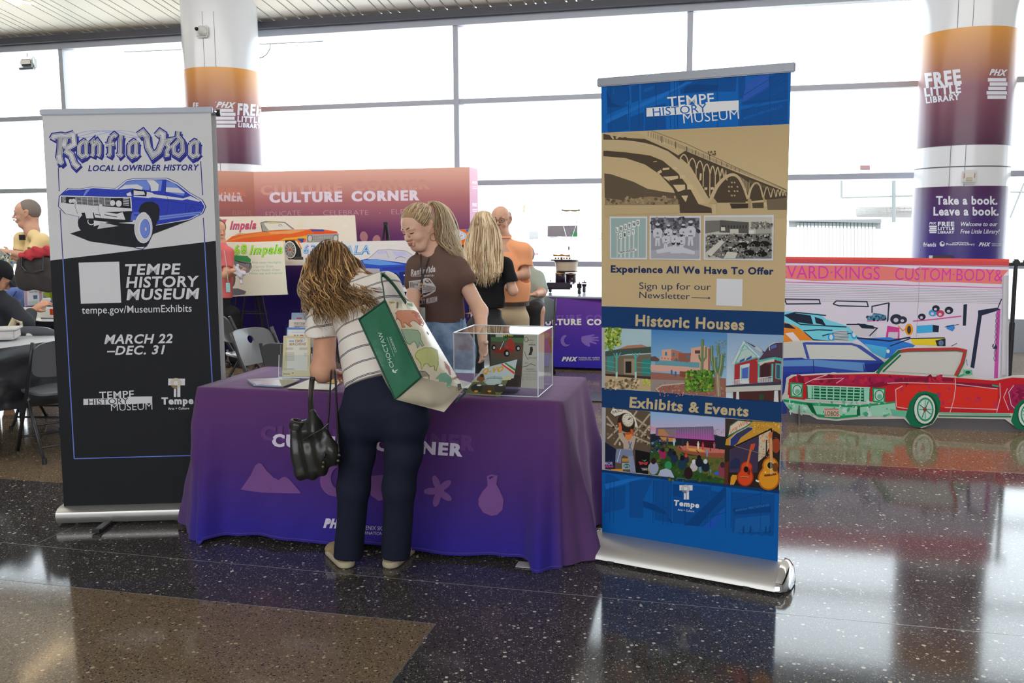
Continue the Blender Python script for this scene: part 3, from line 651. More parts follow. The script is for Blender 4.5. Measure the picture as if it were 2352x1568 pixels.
# brochure holder
hv = atz(645, 868, zt).dot(UY); HB = empty('brochure_holder', W(atz(680, 868, zt).dot(UX), hv, zt), 'clear tiered brochure holder on the left half of the purple table', 'brochure holder')
def hq(x0, y0, x1, y1, dv): return [atv(x0 + .0, y1, hv + dv), atv(x1, y1, hv + dv), atv(x1 + 1, y0, hv + dv + .015), atv(x0 + 3, y0, hv + dv + .015)]
BR = []
for dv, box_, colr, nm, lab in ((.015, (648, 771, 712, 864), 'bfb48c', 'flyer', 'tan flyer with blue title in the front pocket of the brochure holder'), (.06, (656, 752, 722, 800), '4a72b5', 'brochure', 'blue bordered brochure in the second pocket of the holder'), (.1, (661, 734, 728, 790), 'c4bcb0', 'brochure', 'cream brochure in the third pocket of the holder'), (.14, (667, 718, 730, 780), '7f93a8', 'brochure', 'grey blue card in the rear pocket of the holder')):
    o, p_ = sheet(nm, hq(*box_, dv), .003, mat('brochure_paper', alb(colr), .5), lab, 'brochure'); BR.append((o, p_))
o, p_ = BR[0]; c = Canvas(p_).frame(640, 700, 7.8375)
c.rect(105, 555, 560, 1290, 'c0b48e'); c.rect(150, 600, 520, 1180, 'c9c6ba')
c.text('TIME', (290, 668), (440, 664), 42, '5b6a96', bold=.05, shear=.3); c.text('MACHINE', (190, 728), (500, 722), 46, '5b6a96', bold=.05, shear=.3); c.text('TIME', (290, 665), (440, 661), 40, 'b9975a', bold=.01, shear=.3); c.text('MACHINE', (192, 724), (500, 718), 42, 'b9975a', bold=.01, shear=.3)
c.ell(430, 625, 38, 34, '8b95b8', w=7); c.rect(190, 638, 275, 664, '8b95b8')
for i in range(9): c.line([(118, 860 + 17 * i), (285, 860 + 17 * i)], 6, '8f8c84')
for i in range(3): c.line([(125, 772 + 16 * i), (260, 772 + 16 * i)], 6, '7f7c76'); c.line([(375, 772 + 16 * i), (520, 772 + 16 * i)], 6, '7f7c76')
for i in range(2): c.line([(95, 1145 + 18 * i), (290, 1145 + 18 * i)], 6, '8f8c84')
c.rect(455, 862, 518, 925, 'b9b8b4'); c.line([(80, 1243), (205, 1243)], 12, '5f5c58'); c.poly([(240, 1215), (275, 1215), (258, 1245)], '5f6f7f')
c.build('printed_text', o)
o, p_ = BR[2]; c = Canvas(p_).frame(640, 700, 7.8375); c.text('PERFORM', (282, 372), (470, 370), 56, '3a3a3a', bold=-.01); c.line([(282, 388), (480, 386)], 5, '3a3a3a'); c.text('FOR OUR', (290, 408), (380, 408), 18, '55524e'); c.build('printed_text', o)
o, p_ = BR[1]; c = Canvas(p_).frame(640, 700, 7.8375); c.rect(160, 445, 640, 760, 'c9cbd8'); c.rect(185, 465, 640, 560, 'd3d3df'); c.text('the seventh annual', (240, 503), (470, 500), 14, '6a7aa8'); c.rect(275, 540, 310, 556, 'a84040'); c.rect(385, 540, 450, 556, 'a84040'); c.rect(330, 540, 355, 556, '40508a'); c.build('printed_text', o)
o, p_ = BR[3]; c = Canvas(p_).frame(640, 700, 7.8375); c.rect(325, 228, 420, 252, 'b5404a'); c.build('printed_text', o)
b = MB()
for i, (dv, yt, x0) in enumerate(((.0, 815, 640), (.045, 790, 644), (.085, 770, 650), (.12, 745, 655))):
    P = [atv(x0, 866 - i * 6, hv + dv), atv(716 + i * 5, 868 - i * 6, hv + dv), atv(716 + i * 5, yt, hv + dv), atv(x0, yt, hv + dv)]; b.slab(P, UY * .003)
b.box(W(HB.location.dot(UX) + .01, hv + .07, zt + .003), (.17, .17, .005), RW)
b.build('pocket_panel', ACR, HB)
b = MB()
for s_ in (-1, 1):
    u_ = HB.location.dot(UX) + .006 + s_ * .085; b.slab([W(u_, hv, zt), W(u_, hv + .15, zt), W(u_, hv + .15, zt + .26), W(u_, hv + .1, zt + .26), W(u_, hv, zt + .06)], UX * .003)
b.build('side_panel', ACR, HB)
b = MB(); P = [atv(640, 867, hv), atv(716, 868, hv)]; b.tube([P[0] + Vector((0, 0, .002)), P[1] + Vector((0, 0, .002))], .003, 6); b.tube([atv(640, 866, hv), atv(641, 815, hv)], .002, 6); b.tube([atv(716, 866, hv), atv(716, 812, hv)], .002, 6); b.build('polished_edge', ACRE, HB)
# loose magazine and clipboard
b = MB(); b.slab([atz(582, 886, zt), atz(650, 889, zt), atz(689, 874, zt), atz(650, 870, zt), atz(567, 874, zt)], (0, 0, .008)); MG = b.build('magazine', mat('magazine_cover', '9fb2c4', .15)); tag(MG, 'glossy pale blue magazine lying near the left front edge of the purple table', 'magazine')
c = Canvas(planept(Vector((0, 0, zt + .0082)), Vector((0, 0, 1)))); c.poly([(640, 871), (686, 874), (651, 887), (645, 886)], '8d8a78'); c.poly([(580, 876), (600, 874), (612, 880), (590, 884)], 'a5a0b4'); c.poly([(632, 872), (641, 872), (647, 886), (640, 886)], 'c8d4dc'); c.build('printed_cover', MG)
CBD = empty('clipboard', atz(715, 885, zt), 'brown clipboard with white paper and gold clip on the purple table', 'clipboard')
pc = [atz(659, 893, zt), atz(762, 897, zt), atz(790, 872, zt), atz(716, 870, zt)]
b = MB(); b.slab(pc, (0, 0, .003)); b.build('board', mat('hardboard', '6b5230', .6), CBD)
b = MB(); b.slab([p + Vector((0, 0, .0032)) for p in pc], (0, 0, .0008)); b.build('paper', PAPER, CBD)
GOLD = mat('brass_clip', (.55, .42, .14), rough=.3, metal=.8)
b = MB(); q = atz(752, 876, zt + .012); b.box(q, (.105, .03, .012), RW, bev=.003); b.box(q + W(.01, .012, .014), (.06, .02, .016), RW, bev=.004); b.tube([q + W(-.015, .01, .02), q + W(.04, .01, .02)], .006, 10); b.build('clip', GOLD, CBD)
b = MB(); q = atz(753, 862, zt); b.box(q + Vector((0, 0, .012)), (.04, .03, .024), RW, bev=.005); tag(b.build('binder_clip', BLACKP), 'black binder clip behind the clipboard', 'clip')
# ------------------------------------------------------------------ left banner print
NV, BL, LB_, BK, WT = '27296f', '2b3a9c', '6379bb', '222327', 'bbbbbe'
c = Canvas(lpt, gain=1.62)
c.poly([(97, 262), (484.5, 256), (519, 1158), (147, 1164)], 'b7b7b9'); c.build('printed_background', LB)
c = Canvas(lpt, gain=1.62, base=.0004)
c.poly([(115.5, 598), (495.5, 553), (519, 1158), (147, 1164)], '202124')
c.line([(134, 385), (136, 439)], 2, NV); c.line([(138, 482), (144.5, 594)], 2, NV); c.line([(461, 370), (465.5, 448)], 2, NV); c.line([(467, 500), (470.5, 557)], 2, NV)
c.line([(144.5, 594), (170.5, 1053)], 2.4, '5a6db4'); c.line([(470, 556), (487.5, 878), (497, 1046)], 2.4, '5a6db4'); c.line([(170.5, 1053), (496, 1044)], 2.2, '5a6db4')
c.frame(80, 230, 4.752)
for k in range(3):
    c.line([(450 + i * 12 * 1.9, 370 + 38 * sin(i * .17 + k * 1.1) * (1 if k else -1)) for i in range(36)], 4, '6a78bb')
def la_(x): return [[(x + 8, 478), (x - 4, 500), (x - 6, 585), (x + 25, 618), (x + 62, 600)], [(x + 5, 480), (x + 45, 450), (x + 72, 462), (x + 92, 442)], [(x + 72, 460), (x + 68, 590), (x + 95, 616)]]
def ln_(x): return [[(x - 12, 470), (x + 8, 450), (x + 12, 580), (x - 2, 612)], [(x + 12, 500), (x + 58, 448), (x + 82, 480), (x + 80, 585), (x + 64, 612)]]
big = [[(192, 430), (210, 398), (290, 388), (335, 398), (430, 368)], [(285, 405), (280, 520), (262, 660), (235, 668)], [(262, 600), (285, 672), (265, 690)], [(420, 372), (428, 480), (330, 538)], [(335, 400), (320, 490), (330, 520)], [(330, 545), (395, 590), (430, 690), (478, 738)], [(1130, 385), (1180, 350), (1222, 400), (1235, 510), (1290, 606), (1352, 560), (1398, 450), (1402, 372), (1368, 350), (1330, 392)], ]
sm = la_(490) + ln_(625) + [[(770, 490), (870, 472)], [(840, 402), (822, 440), (822, 580), (802, 614)], [(835, 405), (868, 376), (895, 398)]] + [[(945, 380), (935, 430), (932, 580), (905, 606)], [(932, 590), (955, 614)]] + la_(1035) + [[(1430, 442), (1500, 425), (1440, 480), (1468, 512), (1440, 560), (1440, 596), (1470, 590)], [(1568, 340), (1560, 390), (1610, 450), (1615, 560), (1570, 606), (1520, 575), (1512, 500), (1570, 440)]] + la_(1700)
for ww, cc_, (dx, dy) in ((84, '4a55a8', (12, 26)), (74, NV, (12, 26)), (78, '4a55a8', (0, 0)), (70, NV, (0, 0))):
    for st in big: c.line([(x + dx, y + dy) for x, y in st], ww + 14, cc_)
    for st in sm: c.line([(x + dx, y + dy) for x, y in st], ww - 4, cc_)
for ww, cc_ in ((0, 'c6c6cc'), (-9, '2c2c30'), (-17, None)):
    for st in big: c.line(st, 62 + ww * 1.2, cc_ or (lambda x, y: mix('8f9096', 'c2c2c8', (y % 24) / 24)))
    for st in sm: c.line(st, 42 + ww * 1.2, cc_ or (lambda x, y: mix('9a9ba1', 'b5b5bb', (y % 20) / 20)))
c.text('LOCAL LOWRIDER HISTORY', (582, 774), (1795, 764), 64, NV, bold=.025, shear=.22)
# lowrider car
c.frame(80, 230, 4.752)
outer = [(262, 1050), (300, 1012), (360, 960), (500, 966), (620, 942), (878, 962), (1000, 868), (1080, 852), (1445, 846), (1560, 900), (1690, 1005), (1832, 1085), (1872, 1160), (1840, 1235), (1700, 1305), (1290, 1462), (1240, 1568), (1180, 1630), (1130, 1625), (1060, 1600), (600, 1540), (385, 1455), (540, 1436), (470, 1340), (480, 1272), (330, 1240), (255, 1160)]
c.poly(outer, NV); c.poly([(x + (1060 - x) * .012, y + (1150 - y) * .02) for x, y in outer], WT)
c.poly([(385, 1455), (800, 1330), (1300, 1370), (1720, 1300), (1290, 1462), (1220, 1600), (1060, 1605), (600, 1540), (480, 1490)], BK)
c.ell(560, 1345, 88, 98, BK); c.ell(618, 1322, 38, 36, WT, w=9)
c.poly([(682, 1405), (720, 1330), (915, 1372)], 'a9a9ad')
c.poly([(280, 1040), (320, 1000), (375, 975), (500, 978), (640, 960), (900, 975), (1005, 885), (1090, 868), (1430, 864), (1545, 915), (1680, 1018), (1815, 1100), (1852, 1160), (1825, 1225), (1690, 1295), (1320, 1362), (1290, 1300), (1060, 1300), (1050, 1060), (860, 1055), (640, 1050), (400, 1045)], BL)
c.poly([(905, 978), (1010, 890), (1090, 875), (1230, 872), (1262, 905), (1250, 985), (1100, 965), (980, 968)], LB_); c.poly([(915, 975), (985, 925), (1120, 918), (1180, 950), (1170, 978), (1060, 962)], WT)
c.poly([(1222, 872), (1330, 872), (1365, 900), (1368, 988), (1268, 992), (1262, 930)], WT); c.poly([(1300, 872), (1392, 876), (1378, 990), (1345, 990), (1355, 920)], LB_)
c.poly([(1438, 880), (1520, 905), (1640, 1010), (1625, 1045), (1430, 1000)], LB_); c.poly([(1435, 950), (1565, 958), (1640, 1015), (1430, 1000)], WT)
c.poly([(1050, 985), (1100, 970), (1200, 985), (1225, 1010), (1215, 1045), (1080, 1040)], BK); c.poly([(1080, 985), (1190, 995), (1205, 1030), (1080, 1038)], WT); c.poly([(1000, 1020), (1045, 1000), (1060, 1045), (1010, 1045)], WT)
c.poly([(1225, 1000), (1285, 1010), (1300, 1025), (1620, 1072), (1700, 1045), (1810, 1100), (1790, 1108), (1660, 1080), (1610, 1092), (1280, 1060), (1240, 1068), (1080, 1055), (1080, 1045), (1220, 1050)], WT)
c.poly([(560, 980), (610, 965), (545, 1044), (528, 1046)], LB_)
c.line([(1080, 1105), (1090, 1086), (1460, 1100), (1650, 1130), (1840, 1150)], 4, NV); c.line([(1420, 880), (1430, 1010), (1462, 1100), (1440, 1260)], 4, NV); c.line([(1650, 1130), (1640, 1300)], 4, NV); c.ell(1720, 1230, 38, 70, NV, a0=180, a1=350, w=6)
c.poly([(1360, 1262), (1822, 1212), (1800, 1250), (1360, 1308)], LB_); c.line([(1360, 1285), (1810, 1232)], 5, BL)
c.poly([(1135, 1200), (1160, 1140), (1210, 1110), (1290, 1108), (1345, 1140), (1365, 1190), (1355, 1290), (1320, 1370), (1200, 1420), (1130, 1330)], BK)
c.poly([(480, 1230), (1060, 1210), (1070, 1330), (900, 1340), (540, 1300)], BK)
c.poly([(290, 1040), (400, 1046), (860, 1062), (1040, 1066), (1050, 1180), (900, 1170), (500, 1140), (290, 1120)], BK)
for i in range(6): c.line([(440, 1066 + i * 13), (820, 1078 + i * 14)], 4, WT)
for i in range(7): c.line([(450 + i * 62, 1062), (456 + i * 62, 1140 + i * 2)], 5, WT)
for i in range(5): c.line([(300, 1058 + i * 14), (340, 1066 + i * 14)], 6, WT); c.line([(965, 1070 + i * 18), (1030, 1076 + i * 18)], 7, WT)
c.line([(285, 1045), (860, 1062), (1048, 1060), (1056, 1175)], 12, WT)
for x, y, r in ((392, 1100, 24), (426, 1098, 26), (850, 1122, 34), (918, 1128, 38)): c.ell(x, y, r * .92, r, BK); c.ell(x, y, r * .85, r * .93, WT)
c.poly([(268, 1120), (330, 1140), (500, 1150), (700, 1150), (930, 1180), (1062, 1182), (1062, 1210), (900, 1205), (500, 1170), (270, 1155)], WT)
c.poly([(280, 1160), (340, 1165), (420, 1240), (330, 1232)], WT); c.poly([(380, 1175), (500, 1200), (520, 1262), (470, 1250), (420, 1230)], WT); c.line([(420, 1110), (450, 1120), (440, 1160), (470, 1240)], 24, WT); c.line([(420, 1110), (450, 1120), (440, 1160), (470, 1240)], 4, BK)
c.poly([(540, 1200), (630, 1210), (645, 1290), (565, 1290)], WT); c.poly([(640, 1215), (720, 1215), (900, 1240), (960, 1220), (990, 1305), (760, 1290), (660, 1280)], WT); c.line([(725, 1135), (715, 1180), (745, 1285)], 30, WT); c.line([(760, 1250), (900, 1275)], 8, BK); c.line([(660, 1245), (720, 1255)], 8, BK); c.line([(700, 1140), (690, 1180), (720, 1280)], 3, BK)
c.poly([(1045, 1325), (1055, 1240), (1080, 1220), (1150, 1222), (1140, 1245), (1085, 1245), (1080, 1260), (1130, 1265), (1130, 1300), (1080, 1310)], '4a5cb0')
c.ell(1188, 1392, 104, 172, NV); c.ell(1186, 1394, 100, 168, WT)
for q in (90, 80, 68): c.ell(1190, 1396, q * .98, q * 1.66, '8b8b92', w=2.5)
c.ell(1205, 1402, 56, 106, '4a5cb0'); c.ell(1200, 1402, 52, 100, LB_); c.ell(1190, 1402, 40, 80, '4a5cb0', w=3, a0=-80, a1=120); c.ell(1213, 1406, 8, 18, 'c2b8ae')
c.ell(1190, 1300, 60, 76, WT, a0=180, a1=300, w=6)
c.build('printed_car', LB)
c = Canvas(lpt, gain=1.62, base=.0035)
TX = 'b9b9bc'
c.frame(0, 200, 2.8); c.poly([(507, 1128), (768, 1122), (781, 1386), (522, 1392)], TX)
for i, (t_, x0, x1) in enumerate((('TEMPE', 806, 1164), ('HISTORY', 812, 1282), ('MUSEUM', 815, 1284))): c.text(t_, (x0, 1206 + 79 * i + (3 if i else 0)), (x1, 1201 + 79 * i), 68, TX, bold=.028, shear=.12)
c.text('tempe.gov/MuseumExhibits', (528, 1456), (1234, 1443), 46, TX, bold=.006, capt='M')
c.frame(0, 700, 2.8); c.text('MARCH 22', (672, 249), (1112, 243), 58, TX, bold=.028, shear=.22); c.text('–DEC. 31', (690, 320), (1064, 314), 56, TX, bold=.028, shear=.22)
def museum_logo(c, x0, y0, sx, sy, col, bar, sl=0.0):
    """x0,y0 = left end of the bar top; drawn in a 440 x 125 box; sl = slope of the baselines"""
    P = lambda x, y: (x0 + x * sx, y0 + y * sy + x * sx * sl)
    c.text('TEMPE', P(103, 3), P(326, -6), 46 * sy, col, bold=.012)
    c.poly([P(0, 2), P(283, -4), P(283, -12), P(442, -14), P(442, 30), P(180, 38), P(0, 42)], col)
    c.text('HISTORY', P(32, 41), P(290, 32), 36 * sy, bar, bold=-.008 if False else .0)
    c.text('MUSEUM', P(178, 80), P(444, 70), 44 * sy, col, bold=-.005)
museum_logo(c, 538, 601, 1, 1, TX, '202124')
def city_logo(c, x, y, s, col, gold='a08f68'):
    c.poly([(x, y), (x + 108 * s, y), (x + 108 * s, y + 43 * s), (x + 78 * s, y + 43 * s), (x + 78 * s, y + 118 * s), (x + 58 * s, y + 118 * s), (x + 58 * s, y + 43 * s), (x, y + 43 * s)], col)
    c.rect(x + 36 * s, y + 66 * s, x + 52 * s, y + 118 * s, col)
    for r in (32, 25, 18): c.ell(x + 50 * s, y + 30 * s, r * s, r * s * 1.02, gold, w=3.6 * s, n=24)
city_logo(c, 1083, 473, 1, TX)
c.text('Tempe', (1040, 638), (1246, 634), 44, TX, bold=.06, capt='T'); c.text('Arts + Culture', (1082, 673), (1218, 670), 15, TX, bold=.02)
c.build('lettering', LB)

# ------------------------------------------------------------------ right banner print
c = Canvas(rpt, gain=1.42)
BLU, TAN, NAV = '0f5da8', 'b9a27a', '163763'
LE = lambda y: 1381 + (y - 196) * (2 / 1025); RE = lambda y: 1817 - (y - 162) * (31 / 1126)
c.poly([(1381, 196), (1817, 162), (RE(285), 285), (LE(305), 305)], BLU); c.poly([(LE(305), 305), (RE(285), 285), (RE(716), 716), (LE(703), 703)], TAN)
c.poly([(LE(703), 703), (RE(716), 716), (RE(770), 770), (LE(752), 752)], NAV); c.poly([(LE(890), 890), (RE(922), 922), (RE(970), 970), (LE(935), 935)], NAV)
c.poly([(LE(1078), 1078), (RE(1125), 1125), (RE(1135), 1135), (LE(1084), 1084)], '12335c'); c.poly([(LE(1084), 1084), (RE(1133), 1133), (1786, 1289), (1383, 1221)], '0b57a0'); c.build('printed_background', RB)
# blue collage header and footer
c = Canvas(rpt, gain=1.42, base=.0006).frame(1370, 140, 3.4087)
D1, D2, D3 = '0d4a8c', '1a66b4', '0a3f7a'
for p in ([(85, 200), (135, 190), (130, 260), (250, 350), (85, 420)], [(135, 190), (250, 185), (265, 300), (210, 340), (140, 270)], [(270, 200), (330, 180), (330, 310), (275, 330)], [(350, 175), (580, 160), (575, 230), (350, 310)], [(85, 490), (240, 400), (250, 540), (90, 560)], [(640, 150), (800, 130), (1100, 115), (1090, 240), (900, 240), (660, 260)], [(380, 370), (540, 330), (545, 530), (380, 545)], [(1115, 110), (1165, 110), (1165, 290), (1120, 300)], [(1180, 150), (1500, 85), (1500, 300), (1130, 350)], [(1130, 380), (1500, 310), (1495, 490), (1120, 510)], [(265, 440), (370, 400), (370, 545), (265, 548)]): c.poly(p, D1)
c.poly([(70, 460), (640, 200), (700, 165), (760, 160), (640, 230), (75, 490)], D2); c.poly([(1180, 150), (1350, 95), (1350, 210), (1200, 300), (1140, 320)], '2a55a6'); c.poly([(80, 230), (125, 330), (200, 360), (85, 360)], D3); c.poly([(680, 250), (700, 200), (790, 180), (960, 190), (940, 230)], D3)
for x in (112, 250, 330, 465, 575, 610, 632, 945, 1112, 1358): c.line([(x, 190 - x * .07), (x + 4, 545 - x * .03)], 4, D3)
for a in ((1190, 300, 1500, 110), (1150, 270, 1420, 100), (1180, 380, 1500, 230), (1150, 330, 1480, 290), (570, 260, 720, 180), (1360, 210, 1500, 150)): c.line([a[:2], a[2:]], 4, D3)
for i in range(9): c.line([(380 + i * 9, 215 - i * 3), (376 + i * 9, 245 - i * 3)], 3, D2)
c.text('ARIZONA MERCANTILE CO.', (1150, 460), (1465, 360), 18, D2)
c.frame(1340, 900, 3.408)
for p in ([(175, 640), (235, 650), (290, 690), (170, 730)], [(170, 760), (330, 730), (325, 910), (160, 950)], [(360, 700), (545, 680), (465, 850), (470, 985), (360, 980)], [(550, 690), (690, 690), (690, 1020), (560, 1000)], [(700, 720), (990, 740), (980, 1060), (700, 1020)], [(1000, 770), (1115, 790), (1110, 900), (1000, 1060)], [(1160, 780), (1500, 800), (1490, 1120), (1165, 1100)]): c.poly(p, D1)
c.poly([(165, 720), (340, 680), (500, 660), (180, 760)], D2); c.poly([(465, 850), (560, 880), (640, 930), (680, 1020), (780, 1040), (700, 1020), (650, 960), (470, 900)], D3); c.poly([(790, 1040), (1110, 740), (1115, 810), (900, 1050)], D3); c.poly([(705, 720), (780, 725), (760, 820), (700, 810)], D3); c.poly([(930, 1060), (1110, 900), (1050, 1040), (1000, 1075)], '1b4fa8'); c.poly([(1170, 910), (1470, 890), (1470, 940), (1180, 960)], D3); c.poly([(1190, 990), (1460, 960), (1460, 1090), (1180, 1100)], '16589a')
for x in (210, 240, 548, 628, 662, 690, 795, 997, 1388, 1116, 1160): c.line([(x, 690), (x - 3, 1000 + x * .06)], 4, D3)
for a in ((820, 850, 1115, 770), (900, 1000, 1120, 940), (1170, 850, 1480, 770), (800, 830, 800, 1050), (1400, 840, 1500, 800), (1000, 960, 1115, 880)): c.line([a[:2], a[2:]], 4, D3)
c.text('ARIZONA MERCANTILE CO.', (1190, 935), (1460, 890), 16, '3a78b8')
for i in range(4): c.ell(1240 + i * 75, 1095 + i * 3, 20, 20, D3, w=3)
for x in (1245, 1300, 1420, 1450): c.poly([(x, 1100), (x + 5, 1050), (x + 14, 1045), (x + 16, 1105)], D3)
c.build('printed_collage', RB)
# bridge picture, sepia
c = Canvas(rpt, gain=1.42, base=.001).frame(1370, 140, 3.4087)
S0, S1, S2, S3 = 'b5a07c', '4b3f31', '6f5f4a', 'c2ad86'
skyg = lambda x, y: mix('b09a72', 'c0a980', (y - 300) / 190)
c.poly([(55, 570), (1507, 498), (1490, 1160), (65, 1200)], skyg)
c.poly([(62, 1130), (640, 1120), (1010, 1110), (1490, 1150), (1488, 1230), (66, 1230)], 'b29c75')
c.poly([(62, 880), (110, 885), (170, 905), (290, 945), (400, 1000), (540, 1025), (640, 1035), (690, 1110), (620, 1130), (66, 1140)], '5a4d3c')
c.poly([(66, 1070), (200, 1090), (420, 1060), (640, 1080), (640, 1125), (300, 1125), (66, 1135)], '8a7759'); c.blobs((75, 1060, 620, 1120), 60, (6, 16), ['5a4d3c', '9c8765', '6f5f48'], 3)
c.poly([(950, 1020), (1050, 1030), (1060, 1110), (900, 1110)], '5e513f'); c.poly([(1330, 1080), (1490, 1060), (1490, 1165), (1340, 1165)], '6a5c47')
# dark under-bridge mass
c.poly([(55, 700), (230, 715), (420, 740), (520, 780), (640, 880), (740, 1010), (800, 1120), (900, 1150), (905, 1190), (655, 1190), (650, 1110), (600, 1000), (500, 890), (380, 810), (230, 760), (55, 745)], S1)
c.poly([(55, 570), (200, 600), (380, 610), (560, 690), (650, 745), (660, 780), (560, 705), (430, 655), (300, 630), (55, 618)], S1)
c.poly([(640, 740), (700, 700), (1490, 1010), (1490, 1070), (1180, 1100), (900, 1110), (740, 830)], S1)
# openings below
for p in ([(476, 870), (505, 850), (515, 870), (490, 885)], [(520, 838), (572, 834), (570, 850), (518, 855)], [(600, 832), (634, 828), (634, 845), (596, 848)], [(548, 905), (640, 898), (640, 920), (580, 935)], [(652, 895), (694, 893), (694, 918), (655, 922)], [(600, 970), (695, 968), (695, 1005), (640, 1025)], [(710, 968), (750, 966), (760, 1005), (712, 1006)], [(665, 1055), (718, 1052), (700, 1105)], [(520, 905), (560, 905), (575, 945)], [(765, 960), (785, 990), (775, 1005)], [(448, 786), (475, 784), (474, 790), (446, 792)], [(810, 880), (825, 880), (822, 930), (806, 940)], [(845, 990), (868, 988), (868, 1008), (846, 1010)], [(895, 988), (918, 986), (918, 1006), (896, 1008)]): c.poly(p, S3)
# main arch ribs
def arc(pts, w0, w1, col, n=24):
    P = []
    for i in range(n + 1):
        t = i / n; k = t * (len(pts) - 1); j = min(int(k), len(pts) - 2); f = k - j
        q = [pts[max(j - 1, 0)], pts[j], pts[j + 1], pts[min(j + 2, len(pts) - 1)]]
        P.append(tuple(.5 * ((2 * q[1][a]) + (-q[0][a] + q[2][a]) * f + (2 * q[0][a] - 5 * q[1][a] + 4 * q[2][a] - q[3][a]) * f * f + (-q[0][a] + 3 * q[1][a] - 3 * q[2][a] + q[3][a]) * f ** 3) for a in (0, 1)))
    L, R_ = [], []
    for i, p in enumerate(P):
        a, b = P[max(i - 1, 0)], P[min(i + 1, n)]; dx, dy = b[0] - a[0], b[1] - a[1]; l = sqrt(dx * dx + dy * dy) or 1; w_ = (w0 + (w1 - w0) * i / n) / 2
        L.append((p[0] - dy / l * w_, p[1] + dx / l * w_)); R_.append((p[0] + dy / l * w_, p[1] - dx / l * w_))
    c.poly(L + R_[::-1], col)
arc([(55, 660), (230, 660), (430, 690), (580, 760), (700, 870), (790, 980), (880, 1115)], 88, 30, S0)
arc([(890, 1100), (940, 990), (1000, 920), (1060, 890), (1110, 910), (1150, 980), (1185, 1080)], 30, 16, S0); arc([(1190, 1075), (1210, 1000), (1245, 955), (1280, 975), (1305, 1070)], 18, 10, S0)
for x0, x1, y0, y1 in ((1308, 1365, 1070, 985), (1368, 1405, 1065, 1000), (1408, 1436, 1060, 1008), (1438, 1460, 1055, 1012), (1462, 1482, 1055, 1018)): arc([(x0, y0), ((x0 * 3 + x1) / 4, (y0 + y1) / 2 - 12), ((x0 + x1) / 2, y1), ((x0 + x1 * 3) / 4, (y0 + y1) / 2 - 8), (x1, y0)], 9, 6, S0, 12)
c.poly([(1000, 960), (1060, 920), (1110, 950), (1150, 1050), (1170, 1110), (1060, 1110), (1040, 1020)], S1)
for i in range(4):
    for j in range(4): c.poly([(1030 + i * 22, 945 + j * 34), (1044 + i * 22, 945 + j * 34), (1046 + i * 22, 957 + j * 34), (1034 + i * 22, 957 + j * 34)], 'a8936c') if (i + j) % 3 else None
# spandrel columns and little arches
cols_ = [(655, 760, 720, 820), (725, 790, 782, 910), (788, 810, 838, 985), (842, 835, 890, 1060), (893, 850, 932, 1020), (935, 860, 968, 960), (972, 870, 1000, 920), (1003, 885, 1024, 905)]
for x0, y0, x1, yb in cols_: arc([(x0, y0 + 30), (x0 + 6, y0 - 5), ((x0 + x1) / 2, y0 - 28), (x1 - 8, y0 + 6), (x1, y0 + 50)], 10, 8, S0, 14); c.line([(x1, y0 + 30), (x1 - 2, yb)], 8, S0)
for i in range(9): c.line([(1125 + i * 9, 905 + i * 6), (1125 + i * 9, 950 + i * 12)], 3.5, S0)
for i in range(30): c.line([(1200 + i * 9.5, 930 + i * 3.6), (1200 + i * 9.5, 955 + i * 3.2)], 2.5, '8d7a5a')
c.poly([(95, 565), (120, 565), (140, 610), (130, 615)], S0); c.poly([(180, 562), (225, 560), (160, 612), (150, 605)], S0); c.poly([(195, 605), (225, 595), (270, 612), (265, 618)], S1)
# deck, parapet and rails
c.poly([(310, 553), (400, 549), (700, 665), (1100, 845), (1490, 1015), (1490, 1025), (1090, 868), (690, 700), (520, 650), (380, 590)], S0)
c.line([(430, 545), (700, 645), (1100, 835), (1490, 1008)], 5, '7a6a50')
for i in range(120):
    t = i / 120; t2 = t ** .8; x = 405 + (1490 - 405) * t2; y = 548 + (1010 - 548) * ((x - 405) / 1085) ** 1.02; h = 46 * (1 - t2) + 6; c.line([(x, y), (x, y + h * .8)], 3.2 * (1 - t2) + 1.0, '6b5b45')
for i, t in enumerate((.1, .2, .28, .345, .4, .445, .49, .53, .57, .6, .63, .66)): x = 405 + 1085 * t; y = 548 + 462 * t; c.line([(x, y - 8), (x, y + 52 * (1 - t))], 8 * (1 - t), '5f5140')
c.blobs((870, 705, 945, 740), 14, (4, 9), ['4b3f31'], 5); c.poly([(880, 1115), (915, 1065), (950, 1110), (940, 1120)], 'a9946e'); c.poly([(1185, 1090), (1195, 1070), (1215, 1085), (1210, 1150), (1198, 1150)], 'a08b66'); c.poly([(1300, 1065), (1315, 1062), (1328, 1105), (1315, 1110)], 'a08b66'); c.poly([(905, 1120), (935, 1120), (940, 1200), (910, 1205)], 'bda67d'); c.poly([(1045, 1115), (1190, 1115), (1190, 1150), (1060, 1155)], '3e352a'); c.poly([(1220, 1110), (1310, 1105), (1310, 1150), (1225, 1150)], '4f4435')
c.poly([(62, 1130), (645, 1125), (655, 1190), (66, 1205)], 'b19b74')
c.build('printed_bridge', RB)
